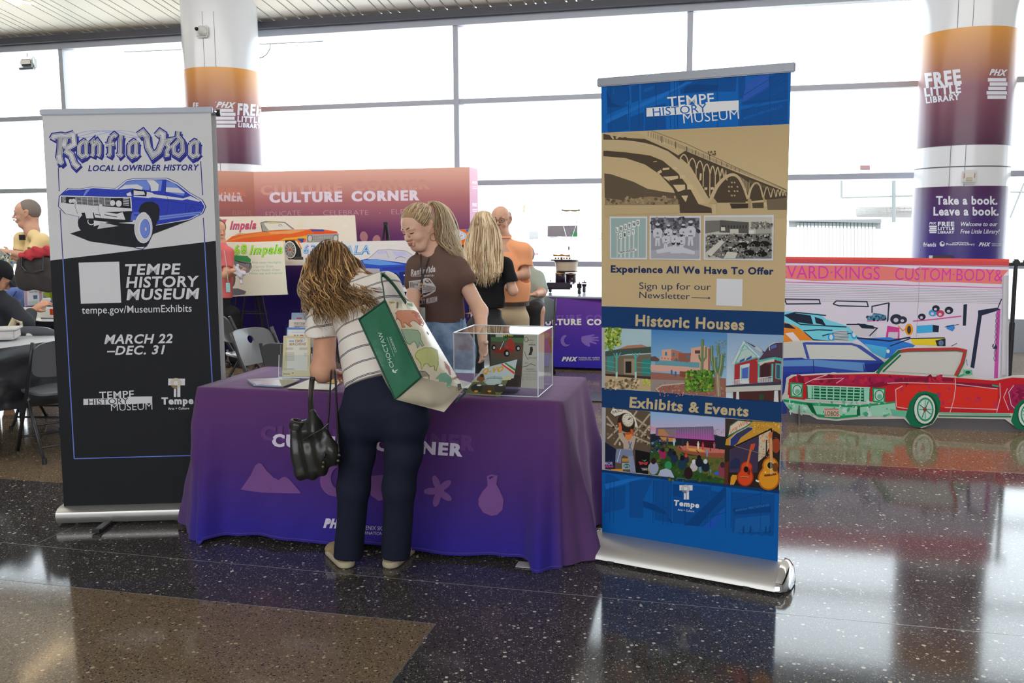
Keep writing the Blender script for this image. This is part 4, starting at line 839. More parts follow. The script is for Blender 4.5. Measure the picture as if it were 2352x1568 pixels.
# three old photographs
c = Canvas(rpt, gain=1.42, base=.0035).frame(1370, 140, 3.4087)
for p, cl in (([(106, 1218), (401, 1217), (399, 1553), (107, 1550)], '8fa39f'), ([(418, 1214), (821, 1211), (818, 1560), (417, 1553)], '8b8b92'), ([(843, 1209), (1391, 1205), (1386, 1562), (841, 1556)], 'b4afa3')):
    c.poly(p, 'c4c4ca'); x0, x1 = p[0][0], p[1][0]; y0, y1 = p[0][1], p[3][1]; c.rect(x0 + 11, y0 + 12, x1 - 12, y1 - 10, cl)
for i, ch in enumerate('LEGEND'): x = 153 + i * 32.5; y = 1298 - i * 11.5; w_ = 22 + i * .8; c.rect(x, y, x + w_, y + 46 + i, 'd0d2cc'); c.text(ch, (x + 5, y + 38), (x + w_ - 5, y + 37), 26, '4a5250', bold=.05); c.line([(x + w_ / 2 + 1, y + 46), (x + w_ / 2, 1538)], 5, 'c5c9c2')
for i, ch in enumerate('CITY'): x = 180 + i * 33; y = 1346 - i * 11; c.rect(x, y, x + 23, y + 46, 'd0d2cc'); c.text(ch, (x + 5, y + 38), (x + 18, y + 37), 26, '4a5250', bold=.05); c.line([(x + 12, y + 46), (x + 10, 1538)], 5, 'c5c9c2')
c.poly([(174, 1492), (318, 1466), (318, 1484), (174, 1512)], 'd6d6d0'); c.text('TEMPE ARIZONA', (180, 1506), (304, 1483), 13, '3a3f3e', bold=.04)
c.rect(430, 1228, 806, 1320, '55555c'); c.blobs((432, 1230, 804, 1340), 130, (6, 20), ['3b3b40', '6d6d75', '85858c'], 8, flat=.15); c.poly([(430, 1480), (806, 1480), (804, 1548), (430, 1545)], '9b9ba2')
def figure_(x, y, s, face='3a3437', suit='b9b9c0'):
    c.ell(x, y, 15 * s, 18 * s, face); c.ell(x, y - 11 * s, 16 * s, 9 * s, suit); c.poly([(x - 36 * s, y + 38 * s), (x - 18 * s, y + 18 * s), (x + 18 * s, y + 18 * s), (x + 36 * s, y + 38 * s), (x + 30 * s, y + 90 * s), (x + 16 * s, y + 95 * s), (x + 18 * s, y + 150 * s), (x + 4 * s, y + 150 * s), (x, y + 105 * s), (x - 6 * s, y + 150 * s), (x - 20 * s, y + 150 * s), (x - 16 * s, y + 90 * s), (x - 30 * s, y + 88 * s)], suit); c.line([(x - 16 * s, y + 84 * s), (x + 16 * s, y + 84 * s)], 5 * s, '44444a'); c.ell(x, y + 55 * s, 8 * s, 9 * s, '77777f')
for x, y, s in ((482, 1290, 1.05), (567, 1296, .85), (683, 1292, .9), (740, 1272, 1.15), (545, 1352, .85), (615, 1348, .85), (668, 1360, .9)): figure_(x, y, s)
for x in (605, 645): c.ell(x, 1425, 14, 16, '3a3437'); c.ell(x, 1415, 15, 8, 'b9b9c0'); c.poly([(x - 25, 1450), (x + 25, 1450), (x + 22, 1505), (x - 22, 1505)], 'b9b9c0')
c.poly([(468, 1480), (590, 1448), (600, 1490), (480, 1508)], 'b9b9c0'); c.poly([(660, 1450), (775, 1490), (770, 1515), (660, 1500)], 'b9b9c0')
c.poly([(855, 1250), (970, 1248), (970, 1330), (855, 1350)], '6b6862'); c.poly([(970, 1245), (1195, 1262), (1193, 1350), (965, 1340)], '54514c')
for i in range(9): c.rect(985 + i * 23, 1285, 996 + i * 23, 1310, '3a3733')
c.rect(978, 1300, 1010, 1328, 'c4bfb2'); c.rect(1048, 1315, 1115, 1350, 'b5b0a4'); c.rect(1195, 1325, 1235, 1352, 'c9c6bb'); c.rect(1250, 1300, 1372, 1360, '97948b'); c.blobs((1210, 1260, 1375, 1310), 60, (5, 14), ['55534d', '77746c'], 4)
c.poly([(858, 1360), (1372, 1350), (1372, 1545), (980, 1545), (858, 1500)], '6f6c66'); c.blobs((862, 1355, 1372, 1540), 420, (3, 13), ['1d1c1b', '2c2b29', '8c8981', 'b9b5aa', '45433f'], 11, flat=.35)
for x, y in ((1150, 1440), (1250, 1430), (1320, 1430), (1200, 1500), (1300, 1510)): c.ell(x, y, 42, 22, '1b1a19'); c.ell(x - 20, y + 16, 13, 15, '8c8981', w=3)
c.poly([(858, 1500), (980, 1400), (1010, 1415), (900, 1530)], 'b9b5aa'); c.poly([(1030, 1490), (1110, 1500), (1090, 1545), (1000, 1545)], 'b9b5aa')
c.build('printed_photos', RB)
# lettering
c = Canvas(rpt, gain=1.42, base=.0016)
c.frame(1180, 0, 3.92); museum_logo(c, 1196, 968, 1.88, 1.98, 'd2d6de', '1158a2', sl=-.045)
c.frame(1370, 580, 4.126)
c.text('Experience All We Have To Offer', (137, 185), (1680, 207), 66, '1c2f55', bold=.035, capt='E')
c.text('Sign up for our', (405, 344), (1085, 354), 62, '26344f', bold=-.004, capt='S'); c.text('Newsletter', (407, 430), (885, 442), 60, '26344f', bold=-.004, capt='N')
c.line([(902, 426), (1062, 430)], 5, '1c2f55'); c.poly([(1062, 419), (1083, 430), (1062, 440)], '1c2f55'); c.poly([(1141, 246), (1387, 252), (1382, 508), (1135, 499)], 'c9c9cc')
c.text('Historic Houses', (370, 690), (1400, 732), 104, 'b5a37c', bold=.035, capt='H'); c.text('Exhibits & Events', (312, 1462), (1440, 1550), 98, 'b5a37c', bold=.035, capt='E')
c.frame(1340, 900, 3.408); city_logo(c, 753, 728, .95, 'd0d4da', '8f938f'); c.text('Tempe', (706, 884), (906, 905), 42, 'd0d4da', bold=.055, capt='T'); c.text('Arts + Culture', (740, 926), (868, 940), 15, 'c5ccd6', bold=.01)
c.build('lettering', RB)
# historic houses strip
c = Canvas(rpt, gain=1.42, base=.0006).frame(1370, 580, 4.126)
c.poly([(84, 712), (520, 728), (516, 1315), (80, 1287)], '9db6bb'); c.poly([(520, 728), (1240, 764), (1230, 1375), (516, 1315)], lambda x, y: mix('3f78b0', '9ec0d0', (y - 760) / 70)); c.poly([(1240, 764), (1767, 780), (1748, 1412), (1230, 1375)], lambda x, y: mix('7f9cbc', 'c2cdd2', (y - 765) / 110))
c.poly([(82, 1150), (515, 1190), (516, 1312), (80, 1285)], 'b39c78'); c.blobs((85, 1205, 400, 1290), 70, (6, 22), ['5b5144', '8a7658', 'c9b38c'], 2)
c.poly([(190, 920), (290, 880), (430, 870), (518, 905), (518, 925)], 'a4705a'); c.poly([(84, 935), (200, 915), (518, 890), (518, 950), (300, 960), (84, 1000)], '3f4d46'); c.poly([(84, 985), (518, 960), (518, 1195), (330, 1185), (84, 1160)], '6b5f4f'); c.poly([(260, 1005), (370, 1005), (370, 1160), (260, 1150)], '8f8468'); c.rect(275, 1030, 332, 1140, '2b2422'); c.poly([(100, 985), (165, 975), (165, 1120), (100, 1110)], '3f7f78'); c.poly([(430, 1010), (518, 1000), (518, 1165), (430, 1160)], '347a73'); c.poly([(84, 1145), (515, 1175), (515, 1200), (84, 1165)], '3f2f2a')
for x in (192, 372): c.rect(x - 9, 950, x + 9, 1185, '4f9a92'); c.line([(x - 30, 950), (x, 1010)], 8, '4f9a92'); c.line([(x + 40, 945), (x, 1010)], 8, '4f9a92'); c.rect(x - 9, 1130, x + 9, 1190, 'a9c4bc')
for y in (1040, 1085, 1130): c.line([(84, y - 15), (190, y + 3)], 6, '4f9a92'); c.line([(385, y), (518, y + 10)], 6, '4f9a92')
c.blobs((84, 715, 235, 880), 150, (8, 20), ['6f8a2e', '93a83f', '4a6522', 'b5bd60'], 6); c.blobs((84, 860, 170, 925), 26, (8, 16), ['5a7a2a', '86a03c'], 7); c.blobs((440, 1200, 515, 1260), 24, (6, 14), ['9aa83a', 'b9b84a'], 8)
c.poly([(516, 1130), (900, 1160), (1228, 1190), (1230, 1372), (516, 1312)], '8f5f52'); c.poly([(516, 1200), (850, 1210), (800, 1245), (590, 1265), (560, 1310), (516, 1310)], '8d8078'); c.blobs((600, 1240, 1200, 1360), 160, (4, 11), ['a87566', '7d5045', 'b58a78'], 9); c.line([(840, 1235), (620, 1258), (570, 1290), (600, 1318)], 10, 'b5a890')
c.poly([(600, 1035), (605, 985), (622, 980), (620, 920), (712, 912), (810, 938), (812, 960), (898, 950), (900, 905), (1030, 880), (1080, 905), (1078, 1135), (950, 1130), (878, 1125), (560, 1125), (560, 1050)], 'c79a85'); c.poly([(712, 915), (812, 940), (812, 1045), (712, 1035)], 'a86a55'); c.poly([(780, 950), (898, 950), (890, 1040), (780, 1030)], '8a5548'); c.poly([(1060, 905), (1080, 905), (1078, 1135), (1060, 1130)], '93604f')
for x, y in ((652, 940), (722, 945), (640, 1020), (860, 1040), (930, 1040), (862, 968), (750, 1000)): c.rect(x, y, x + 20, y + 34, '3f6f86')
c.rect(935, 925, 985, 955, '5a3c36'); c.poly([(560, 1015), (980, 1040), (978, 1090), (560, 1065)], '5f8f9c'); c.poly([(516, 1060), (878, 1080), (878, 1135), (516, 1115)], 'c99a88'); c.poly([(792, 1122), (895, 1130), (890, 1190), (792, 1170)], '7a4438'); c.rect(708, 1110, 722, 1150, '2f5f8f'); c.rect(745, 1125, 760, 1170, '2f5f8f'); c.poly([(516, 985), (560, 980), (600, 1010), (590, 1030), (516, 1025)], '5d4a42')
for i in range(9): c.poly([(615 + i * 30, 990 + i * 5), (628 + i * 30, 992 + i * 5), (622 + i * 30, 1004 + i * 5)], '7a4c40')
c.line([(1007, 820), (1003, 1140)], 26, '5f6f4c'); c.line([(1003, 822), (1000, 1135)], 5, '8a9a6a'); c.line([(975, 965), (980, 1000), (1000, 1030)], 18, '5f6f4c'); c.line([(1042, 890), (1040, 990), (1010, 1030)], 20, '6a7a54')
c.blobs((1130, 830, 1232, 1130), 120, (4, 9), ['7f9296', '5e7a5a', '8d9a6a'], 12)
for st, w_ in (([(1095, 880), (1096, 1000), (1110, 1080), (1135, 1170)], 26), ([(1125, 990), (1125, 1080), (1150, 1180)], 40), ([(1192, 960), (1185, 1060), (1165, 1170)], 46), ([(1155, 880), (1160, 960)], 24)): c.line(st, w_, '5d7350'); c.line([(x - 4, y) for x, y in st], w_ * .2, '90a07a')
c.line([(1150, 1140), (1155, 1260), (1165, 1360)], 40, '8f7f66'); c.line([(1150, 1160), (1160, 1360)], 8, 'b5a58a')
c.blobs((850, 1115, 1110, 1310), 330, (8, 20), ['3f6a22', '5f8a2c', '2c4f1c', '7fa03a', '4f7a26'], 13)
for i in range(12): c.poly([(985 + i * 3, 1110 + i), (1010, 1100), (1030 + i * 4, 1115)], '5f8a2c')
# victorian house
RD = '9c2f33'; TE = '4fa59a'; WHh = 'b9c3c2'; PU = '4c3a4a'
c.poly([(1315, 1060), (1530, 990), (1540, 1230), (1310, 1245)], RD); c.poly([(1400, 830), (1590, 950), (1765, 1000), (1766, 850), (1740, 840), (1640, 880), (1600, 940), (1480, 870)], PU); c.poly([(1590, 950), (1640, 900), (1765, 860), (1763, 990), (1540, 1015)], PU)
c.poly([(1283, 1055), (1398, 832), (1412, 845), (1560, 990), (1525, 995), (1420, 900), (1310, 1060)], WHh); c.poly([(1318, 1050), (1402, 880), (1520, 985), (1500, 990), (1325, 1045)], 'a9bab5'); c.line([(1320, 1045), (1405, 870), (1530, 985)], 8, TE); c.line([(1318, 1050), (1528, 990)], 12, TE)
for p in ((1362, 1008, 1408, 985), (1424, 990, 1476, 962)): c.poly([(p[0], p[1] + 12), (p[2], p[3] + 10), (p[2], p[3] + 32), (p[0], p[1] + 34)][:4], '3f4f8a')
c.line([(1375, 930), (1440, 905)], 5, TE); c.line([(1360, 925), (1420, 850), (1445, 915)], 5, TE); c.poly([(1495, 900), (1530, 880), (1580, 935), (1560, 945)], 'aab5b5'); c.poly([(1655, 885), (1710, 866), (1710, 895), (1658, 912)], '5566a8'); c.line([(1645, 925), (1640, 880), (1690, 850), (1765, 845)], 8, WHh)
c.poly([(1365, 1065), (1455, 1045), (1450, 1240), (1362, 1235)], WHh); c.poly([(1385, 1095), (1445, 1080), (1440, 1190), (1383, 1190)], '4a5fae'); c.line([(1380, 1085), (1378, 1210)], 8, TE); c.line([(1450, 1075), (1446, 1215)], 8, TE)
c.poly([(1520, 1020), (1690, 985), (1765, 1000), (1760, 1030), (1690, 1010), (1540, 1040)], TE); c.poly([(1535, 1045), (1680, 1010), (1755, 1030), (1752, 1215), (1530, 1225)], '6a3034'); c.poly([(1560, 1075), (1600, 1045), (1650, 1060), (1650, 1180), (1560, 1190)], '3f2326'); c.poly([(1530, 1040), (1690, 1000), (1690, 1030), (1600, 1042), (1545, 1075)], 'b5b8a8')
for x in (1543, 1672): c.line([(x, 1050), (x - 4, 1225)], 18, TE)
c.poly([(1700, 1045), (1755, 1050), (1750, 1200), (1698, 1190)], TE); c.poly([(1710, 1060), (1742, 1062), (1740, 1190), (1708, 1185)], '3f4f6a')
for i in range(14): c.line([(1318 + i * 10, 1205), (1316 + i * 10, 1245)], 5, 'c9cfd4'); c.line([(1538 + i * 10, 1185), (1536 + i * 10, 1228)], 5, 'c9cfd4')
c.line([(1315, 1203), (1450, 1190)], 6, 'c9cfd4'); c.line([(1535, 1186), (1670, 1172)], 6, 'c9cfd4')
c.poly([(1232, 1258), (1310, 1250), (1540, 1232), (1755, 1215), (1753, 1250), (1230, 1275)], '3f3a48'); c.poly([(1230, 1272), (1753, 1250), (1750, 1300), (1230, 1318)], 'b5b5ac'); c.poly([(1300, 1318), (1750, 1300), (1748, 1410), (1300, 1380)], '4a2a26'); c.poly([(1330, 1315), (1355, 1315), (1358, 1388), (1328, 1386)], 'c2c4c4'); c.poly([(1690, 1305), (1725, 1303), (1730, 1412), (1685, 1408)], 'c2c4c4'); c.rect(1545, 1340, 1590, 1395, '2f4436')
c.build('printed_houses', RB)
# events strip
c = Canvas(rpt, gain=1.5, base=.0006).frame(1390, 910, 5.7366)
c.poly([(8, 145), (597, 200), (590, 1028), (0, 960)], '57483a'); c.poly([(597, 202), (1585, 290), (1575, 1155), (592, 1028)], '24401f'); c.poly([(1585, 290), (2312, 345), (2290, 1235), (1575, 1155)], '2b211c')
for a in ((100, 150, 590, 560), (20, 360, 590, 620), (250, 180, 590, 420), (420, 190, 120, 640), (590, 230, 330, 560), (590, 380, 420, 600), (300, 300, 30, 560), (20, 260, 140, 420)): c.line([a[:2], a[2:]], 26, '8f806a'); c.line([a[:2], a[2:]], 10, 'a99a80')
c.blobs((20, 380, 580, 640), 40, (8, 26), ['2e2620', '6f604e', 'b5a88e'], 2, flat=.4)
c.poly([(0, 600), (150, 700), (130, 960), (0, 950)], '1c2038'); c.poly([(395, 700), (592, 740), (590, 1025), (400, 1000)], '141213')
c.poly([(75, 215), (95, 165), (270, 175), (340, 215), (400, 290), (435, 410), (395, 395), (330, 270), (215, 235), (130, 262)], 'c9c2b4'); c.text('REICH', (105, 232), (265, 182), 40, '3a3030', bold=.0); 
c.ell(278, 345, 112, 130, '2a211b', rot=-20); c.ell(298, 312, 78, 94, '8a735a', rot=-20); c.ell(300, 310, 68, 84, 'c6bfae', rot=-20)
for i in range(12): a = radians(i * 30); c.line([(300 + 46 * cos(a), 310 + 58 * sin(a)), (300 + 58 * cos(a), 310 + 72 * sin(a))], 7, '3b3430')
c.line([(300, 310), (335, 275)], 10, '2a2422'); c.line([(300, 310), (345, 290)], 7, '2a2422')
c.line([(190, 345), (205, 420), (195, 475)], 34, 'c8642f'); c.line([(345, 430), (355, 470), (372, 520)], 30, 'b5532c')
c.poly([(168, 480), (225, 475), (262, 540), (335, 560), (375, 515), (405, 540), (375, 680), (360, 720), (245, 710), (240, 620), (195, 560)], 'a89686'); c.ell(308, 525, 44, 54, 'c97840', rot=10); c.ell(300, 488, 40, 16, 'a8502c')
c.poly([(150, 690), (240, 690), (360, 705), (372, 780), (330, 812), (240, 770), (215, 800), (212, 880), (135, 870), (140, 760)], '6f7890'); c.poly([(300, 790), (372, 780), (405, 1000), (335, 995)], '7d86a0'); c.line([(310, 590), (345, 700)], 12, '3f6288'); c.line([(350, 600), (315, 690)], 12, '3f6288'); c.line([(205, 700), (160, 860)], 8, 'b5bccc')
c.text('MAZAR', (0, 898), (100, 898), 36, '9aa8d8', bold=.02); c.text('BAZAAR', (-8, 935), (108, 935), 30, 'd8488a', bold=.02); c.poly([(80, 958), (235, 955), (235, 985), (90, 978)], 'c9862f'); c.rect(222, 815, 312, 860, 'a87c3f'); c.rect(222, 875, 325, 960, '8f9a98'); c.ell(285, 915, 42, 30, '2f5a5a'); c.text('Jerry', (252, 925), (318, 925), 26, 'c5d0cc', bold=.0)
c.poly([(440, 855), (520, 870), (570, 860), (550, 905), (500, 890), (460, 905)], 'a8323a'); c.poly([(480, 830), (520, 845), (550, 825), (525, 860)], '4f9a4a'); c.text('TEMPE', (482, 970), (558, 975), 22, 'b9b9b5', bold=.03); c.rect(470, 940, 566, 950, '6b6460'); c.ell(580, 960, 12, 60, 'c9a82f', w=5)
c.poly([(597, 202), (1585, 290), (1580, 540), (1430, 500), (1425, 395), (672, 415), (668, 490), (597, 495)], lambda x, y: mix('7aa5cc', 'b8a0b4', (y - 945) / 50)); c.poly([(597, 390), (672, 410), (668, 450), (597, 450)], 'c08aa0')
c.poly([(672, 412), (1425, 393), (1442, 580), (930, 545), (670, 515)], lambda x, y: mix('5a5a6c', 'a84a98', (y - 984) / 24)); c.rect(700, 430, 925, 520, '7a6a70')
for i in range(16): c.line([(930 + i * 31, 405), (932 + i * 31, 545 + i * 1.6)], 3, '8a8a9c')
c.poly([(700, 430), (770, 428), (850, 520), (700, 515)], 'a8764a')
c.poly([(597, 495), (670, 515), (930, 545), (1442, 580), (1440, 520), (1580, 530), (1578, 700), (597, 600)], '1f2430'); c.poly([(720, 530), (930, 550), (935, 600), (760, 590)], 'b5833a'); c.poly([(1115, 570), (1440, 580), (1440, 680), (1115, 660)], '3a1420')
c.poly([(597, 600), (900, 640), (1000, 780), (1578, 815), (1576, 1155), (592, 1025)], '2c4a20'); c.poly([(820, 650), (930, 650), (1040, 770), (1575, 815), (1575, 1090), (1250, 1000), (950, 820)], '5f5a2c'); c.blobs((620, 700, 1560, 1120), 160, (10, 34), ['2c4a20', '3d5a24', '5a5f2c', '1f3a1a'], 5, flat=.3)
c.poly([(945, 655), (1110, 650), (1578, 720), (1570, 815), (1290, 790), (1060, 750), (950, 700)], '8a4a38'); c.poly([(960, 650), (1110, 645), (1578, 700), (1575, 745), (1270, 740), (1040, 710)], 'b5655a'); c.poly([(1080, 680), (1260, 690), (1330, 730), (1120, 715)], 'c99a3c')
for x, y, cl in ((1088, 640, 'c98a4a'), (1228, 640, 'd5c9b5'), (1440, 650, 'a8525a'), (1290, 650, 'b5403a'), (910, 600, '9ab5c5'), (822, 585, '3a4a5a'), (1025, 610, '3a2a3a'), (1345, 745, '6a8aa0')): c.ell(x, y - 38, 9, 11, cl); c.poly([(x - 16, y - 25), (x + 16, y - 25), (x + 12, y + 15), (x + 8, y + 48), (x - 8, y + 48), (x - 12, y + 15)], cl)
for a in ((1390, 660, 1390, 720), (1200, 700, 1240, 745), (1510, 575, 1508, 700), (980, 655, 1005, 690)): c.line([a[:2], a[2:]], 10, '2a2024')
c.blobs((610, 570, 800, 740), 60, (8, 20), ['1a2030', '2a4a5a', '5a8a9a', '8a2a4a', '25304a'], 16, flat=.7); c.blobs((1420, 420, 1570, 540), 50, (2, 7), ['3a4a5c'], 18, flat=.2)
def seated(x, y, s, top, head): c.ell(x, y + 70 * s, 52 * s, 66 * s, top); c.ell(x, y, 26 * s, 32 * s, head)
for a in ((640, 850, 1.3, '8a90a8', '2a1a1a'), (765, 705, .85, '8f2450', '2a1420'), (860, 700, .7, '1c2438', '1a1a22'), (915, 745, .95, '1f2a44', '1c1418'), (1070, 778, .75, '2a2a3a', 'c8382a'), (1020, 810, 1.15, '1c3448', '14161c'), (1172, 858, .95, 'b0a8ac', 'c2bec4'), (1240, 800, .95, '1a1c28', '14141a'), (1325, 855, 1.0, '16242c', 'b9bcc4'), (835, 880, .6, '9fa6bc', '2a7a4a'), (1550, 900, 1.2, '7a3848', '3a2030')): seated(*a)
c.ell(835, 905, 46, 56, '2f7f50'); c.poly([(700, 1040), (730, 970), (800, 945), (870, 970), (915, 1065)], '9fa6bc'); c.ell(1100, 1010, 56, 80, '2a181c'); c.poly([(1390, 1010), (1375, 960), (1400, 960), (1390, 1030)], '4a8aa8'); c.poly([(1235, 930), (1270, 925), (1270, 1000), (1250, 1005)], '4a8aa8'); c.poly([(1430, 1000), (1490, 980), (1510, 1030), (1460, 1035)], '2a5aa0')
c.poly([(1585, 292), (1750, 305), (1640, 420), (1585, 540)], '3a2c28'); c.poly([(1600, 560), (1950, 325), (2312, 348), (2308, 500), (2190, 415), (1720, 650), (1585, 640)], 'b5842f'); c.blobs((1950, 340, 2300, 470), 90, (4, 12), ['d5b060', '9a6a24', 'c99a45'], 21, flat=.4)
c.poly([(1615, 535), (1645, 380), (1750, 308), (1945, 328), (1880, 395)], '2f6a5a'); c.poly([(1630, 505), (1655, 390), (1755, 320), (1925, 335), (1865, 385)], 'c9b59a'); c.text('Long Wongs', (1655, 480), (1905, 330), 52, 'a8442c', bold=.0, shear=.2, up=(-.1, -1))
c.poly([(1650, 640), (1650, 560), (1700, 510), (1730, 480), (1765, 470), (1890, 400), (1940, 395), (1945, 430), (1790, 540), (1740, 620), (1680, 655)], '2a3468'); c.poly([(1740, 500), (1890, 410), (1900, 425), (1750, 540)], '3a3a3a'); c.line([(1650, 640), (1652, 560), (1735, 480), (1890, 398), (1945, 410)], 5, 'c9ccd8')
c.poly([(1640, 700), (2030, 500), (2025, 760), (2010, 1000), (1640, 1000)], '3a3048'); c.poly([(1650, 860), (1720, 800), (1780, 830), (1780, 940), (1650, 960)], '242a4a'); c.poly([(2030, 510), (2110, 460), (2190, 440), (2180, 640), (2110, 780), (2020, 860)], 'b5a88e'); c.blobs((2030, 480, 2170, 800), 90, (4, 10), ['a83a4a', 'c9962f', '5a6a9a', 'c5705a'], 23); c.line([(1720, 650), (2190, 430), (2200, 500)], 16, '1a1412'); c.line([(1710, 650), (2130, 770)], 6, '8a7a5a')
c.ell(2255, 640, 55, 105, '8a3c22'); c.line([(2130, 570), (2125, 780)], 14, '241a14'); c.line([(2200, 560), (2310, 540)], 12, '241a14')
c.poly([(1575, 870), (1640, 850), (1620, 1100), (1640, 1158), (1576, 1155)], '5a2a20'); c.poly([(1660, 1060), (1680, 1030), (1760, 1035), (1700, 1160), (1650, 1160)], 'c98a2a')
def guitar(cx, cy, s, body, face, rot):
    for dx, dy, rx, ry in ((0, 90, 130, 140), (18, -60, 95, 100), (8, 15, 98, 90)): c.ell(cx + dx * s, cy + dy * s, rx * s, ry * s, body, rot=rot, n=26)
    for dx, dy, rx, ry in ((0, 90, 112, 122), (18, -60, 78, 82), (8, 15, 82, 78)): c.ell(cx + dx * s, cy + dy * s, rx * s, ry * s, face, rot=rot, n=26)
guitar(1850, 985, .86, '8a2a18', 'c2421e', 8); c.line([(1862, 960), (1925, 690)], 26, 'b5602f'); c.poly([(1905, 700), (1925, 625), (1985, 615), (1960, 700)], 'b5482a'); c.ell(1862, 958, 34, 40, '1c1210'); c.line([(1785, 1058), (1895, 1065)], 14, '8a4a2a'); c.line([(1785, 1052), (1895, 1058)], 5, 'd8a060'); c.poly([(1875, 1010), (1920, 930), (1910, 1040)], '7a1c18')
guitar(2160, 975, 1.12, 'a85a1a', 'd8861f', 4); c.line([(2195, 880), (2180, 520)], 44, 'b5743a'); c.poly([(2155, 530), (2160, 470), (2210, 465), (2205, 540)], 'b5603f'); c.ell(2180, 905, 50, 54, 'c9a05a'); c.ell(2180, 905, 40, 44, '241814'); c.ell(2245, 930, 38, 60, '6a3a1a'); c.line([(2100, 1040), (2260, 1020)], 26, '6a3420')
for x in (2182, 2192, 2202): c.line([(x, 550), (x, 1030)], 2.5, 'd8ccb0')
c.poly([(1990, 1090), (2040, 1110), (2020, 1130), (1985, 1110)], 'e5d8c0'); c.ell(2115, 995, 8, 12, 'f0e0a0')
c.build('printed_events', RB)
# ------------------------------------------------------------------ culture corner wall
VB = 10.5
PE = lambda z: mix('cfa193', 'a3696a', (2.22 - z) / .34) if z > 1.88 else (mix('a3696a', '613560', (1.88 - z) / .42) if z > 1.46 else mix('613560', '2a1f5e', (1.46 - z) / .6))
CW = empty('display_wall', W(-4.2, VB), 'peach to purple fabric display wall reading culture corner', 'display wall')
FAB = mat('display_fabric', rough=.8, spec=.1, vcol=True)
cu0 = atv(582, 394, VB).dot(UX); cu1 = atv(1078, 384, VB).dot(UX); ct = atv(830, 389, VB).z
b = MB(); b.grid(lambda s, t: W(cu0 + (cu1 - cu0) * s, VB, .02 + (ct - .02) * t), 1, 24, col=lambda s, t: alb(PE(.02 + (ct - .02) * t), 1.45)); b.build('fabric_panel', FAB, CW, vcol=True)
b = MB(); b.grid(lambda s, t: W(cu1, VB + .36 * s, .02 + (ct - .02) * t), 1, 24, col=lambda s, t: alb(mix(PE(.02 + (ct - .02) * t), 'c9a5c0', .6), 1.5)); b.build('side_panel', FAB, CW, vcol=True)
wv = VB - .42; wl = atv(500, 384, wv)
wu = wl.dot(UX)
b = MB(); b.grid(lambda s, t: W(cu0 + (wu - .25 - cu0) * s, VB + (wv - .12 - VB) * s, .02 + (ct - .02) * t), 1, 24, col=lambda s, t: alb(mix(PE(.02 + (ct - .02) * t), 'b5734a', .25 if t > .6 else 0), 1.3)); b.build('wing_panel', FAB, CW, vcol=True)
b = MB(); b.box(W((cu0 + cu1) / 2, VB + .18, ct / 2), (cu1 - cu0 - .02, .34, ct - .03), RW); b.build('frame_core', mat('core', (.3, .2, .25), .8), CW)
c = Canvas(planept(W(0, VB), -UY), gain=1.45).frame(480, 380, 3.733)
c.text('CULTURE', (444, 250), (1143, 222), 82, 'c08d84', bold=.07); c.text('CORNER', (1232, 215), (1895, 198), 80, 'bb8880', bold=.07)
c.text('CULTURE', (518, 314), (1143, 306), 84, 'cbc0da', bold=.08); c.text('CORNER', (1222, 304), (1806, 294), 84, 'cbc0da', bold=.08)
c.text('EDUCATE', (488, 440), (786, 426), 42, 'b08a9c', bold=-.015); c.text('CELEBRATE', (980, 427), (1368, 424), 42, 'b08a9c', bold=-.015); c.text('ELEVATE', (1565, 418), (1860, 414), 42, 'b08a9c', bold=-.015); c.ell(885, 410, 4, 4, 'b08a9c'); c.ell(1465, 406, 4, 4, 'b08a9c')
c.ell(1328, 610, 34, 46, 'a5747c', rot=-8); c.ell(1436, 640, 34, 44, 'a5747c', rot=10); c.build('lettering', CW)
c = Canvas(planept(W(cu1, VB), UX), gain=1.5); c.text('PHX', (1085, 422), (1096, 422), 6, 'd8c8dc', bold=.06); c.text('PHX', (1085, 474), (1096, 474), 8, 'd0c0d8', bold=.06)
for y_ in (428, 432, 480, 484): c.rect(1085, y_, 1096, y_ + 1.5, 'd0c0d8')
c.build('side_lettering', CW)
wn = (UX * (VB - wv + .25) * -1 + UY * (wu - .25 - cu0)); wn = Vector((-(wv - .25 - VB) * UX.x * 0, 0, 0))
p0_, p1_ = W(cu0, VB), W(wu - .25, wv - .12); dd_ = (p1_ - p0_); wn = Vector((dd_.y, -dd_.x, 0)).normalized()
c = Canvas(planept(p0_, wn), gain=1.4).frame(480, 380, 3.733); c.text('CORNER', (-60, 296), (292, 306), 74, 'cbb4bc', bold=.08); c.text('CORNER', (-60, 236), (322, 262), 70, 'b97868', bold=.08); c.text('ELEVATE', (204, 424), (364, 428), 40, 'a87868', bold=-.01); c.build('lettering', CW)

# ------------------------------------------------------------------ poster boards on easels
BOARD = mat('foam_board', (.66, .62, .58), .6)
def easel(x, y, v, label, yb=None):
    """black tripod easel with its head at pixel x, y at distance v"""
    h = atv(x, y, v); u = h.dot(UX); r = empty('easel', W(u, v), label, 'easel', None); m = BLACKM
    for du, dv in ((-.24, .0), (.24, .0), (0, .3)):
        b = MB(); b.tube([W(u + du * .04, v, h.z), W(u + du, v + dv, 0)], .011, 8); b.build('leg', m, r)
    b = MB(); b.box(h, (.05, .03, .03), RW, bev=.004); b.build('head', m, r)
    b = MB(); b.tube([W(u - .16, v, .55), W(u + .16, v, .55)], .007, 6); b.build('ledge', m, r)
    return r
def board(quad, v, label, off=0.0):
    P = [atv(x, y, v) for x, y in quad]; b = MB(); b.slab(P, UY * .012); o = b.build('poster_board', BOARD); tag(o, label, 'poster'); return o
def letters_fill(c, t, p0, p1, h, cols, bold, shear, up=None):
    for i, (cl, bd) in enumerate(cols): c.text(t, p0, p1, h, cl, bold=bd, shear=shear, up=up, space=1.14 - bd * 3.2)
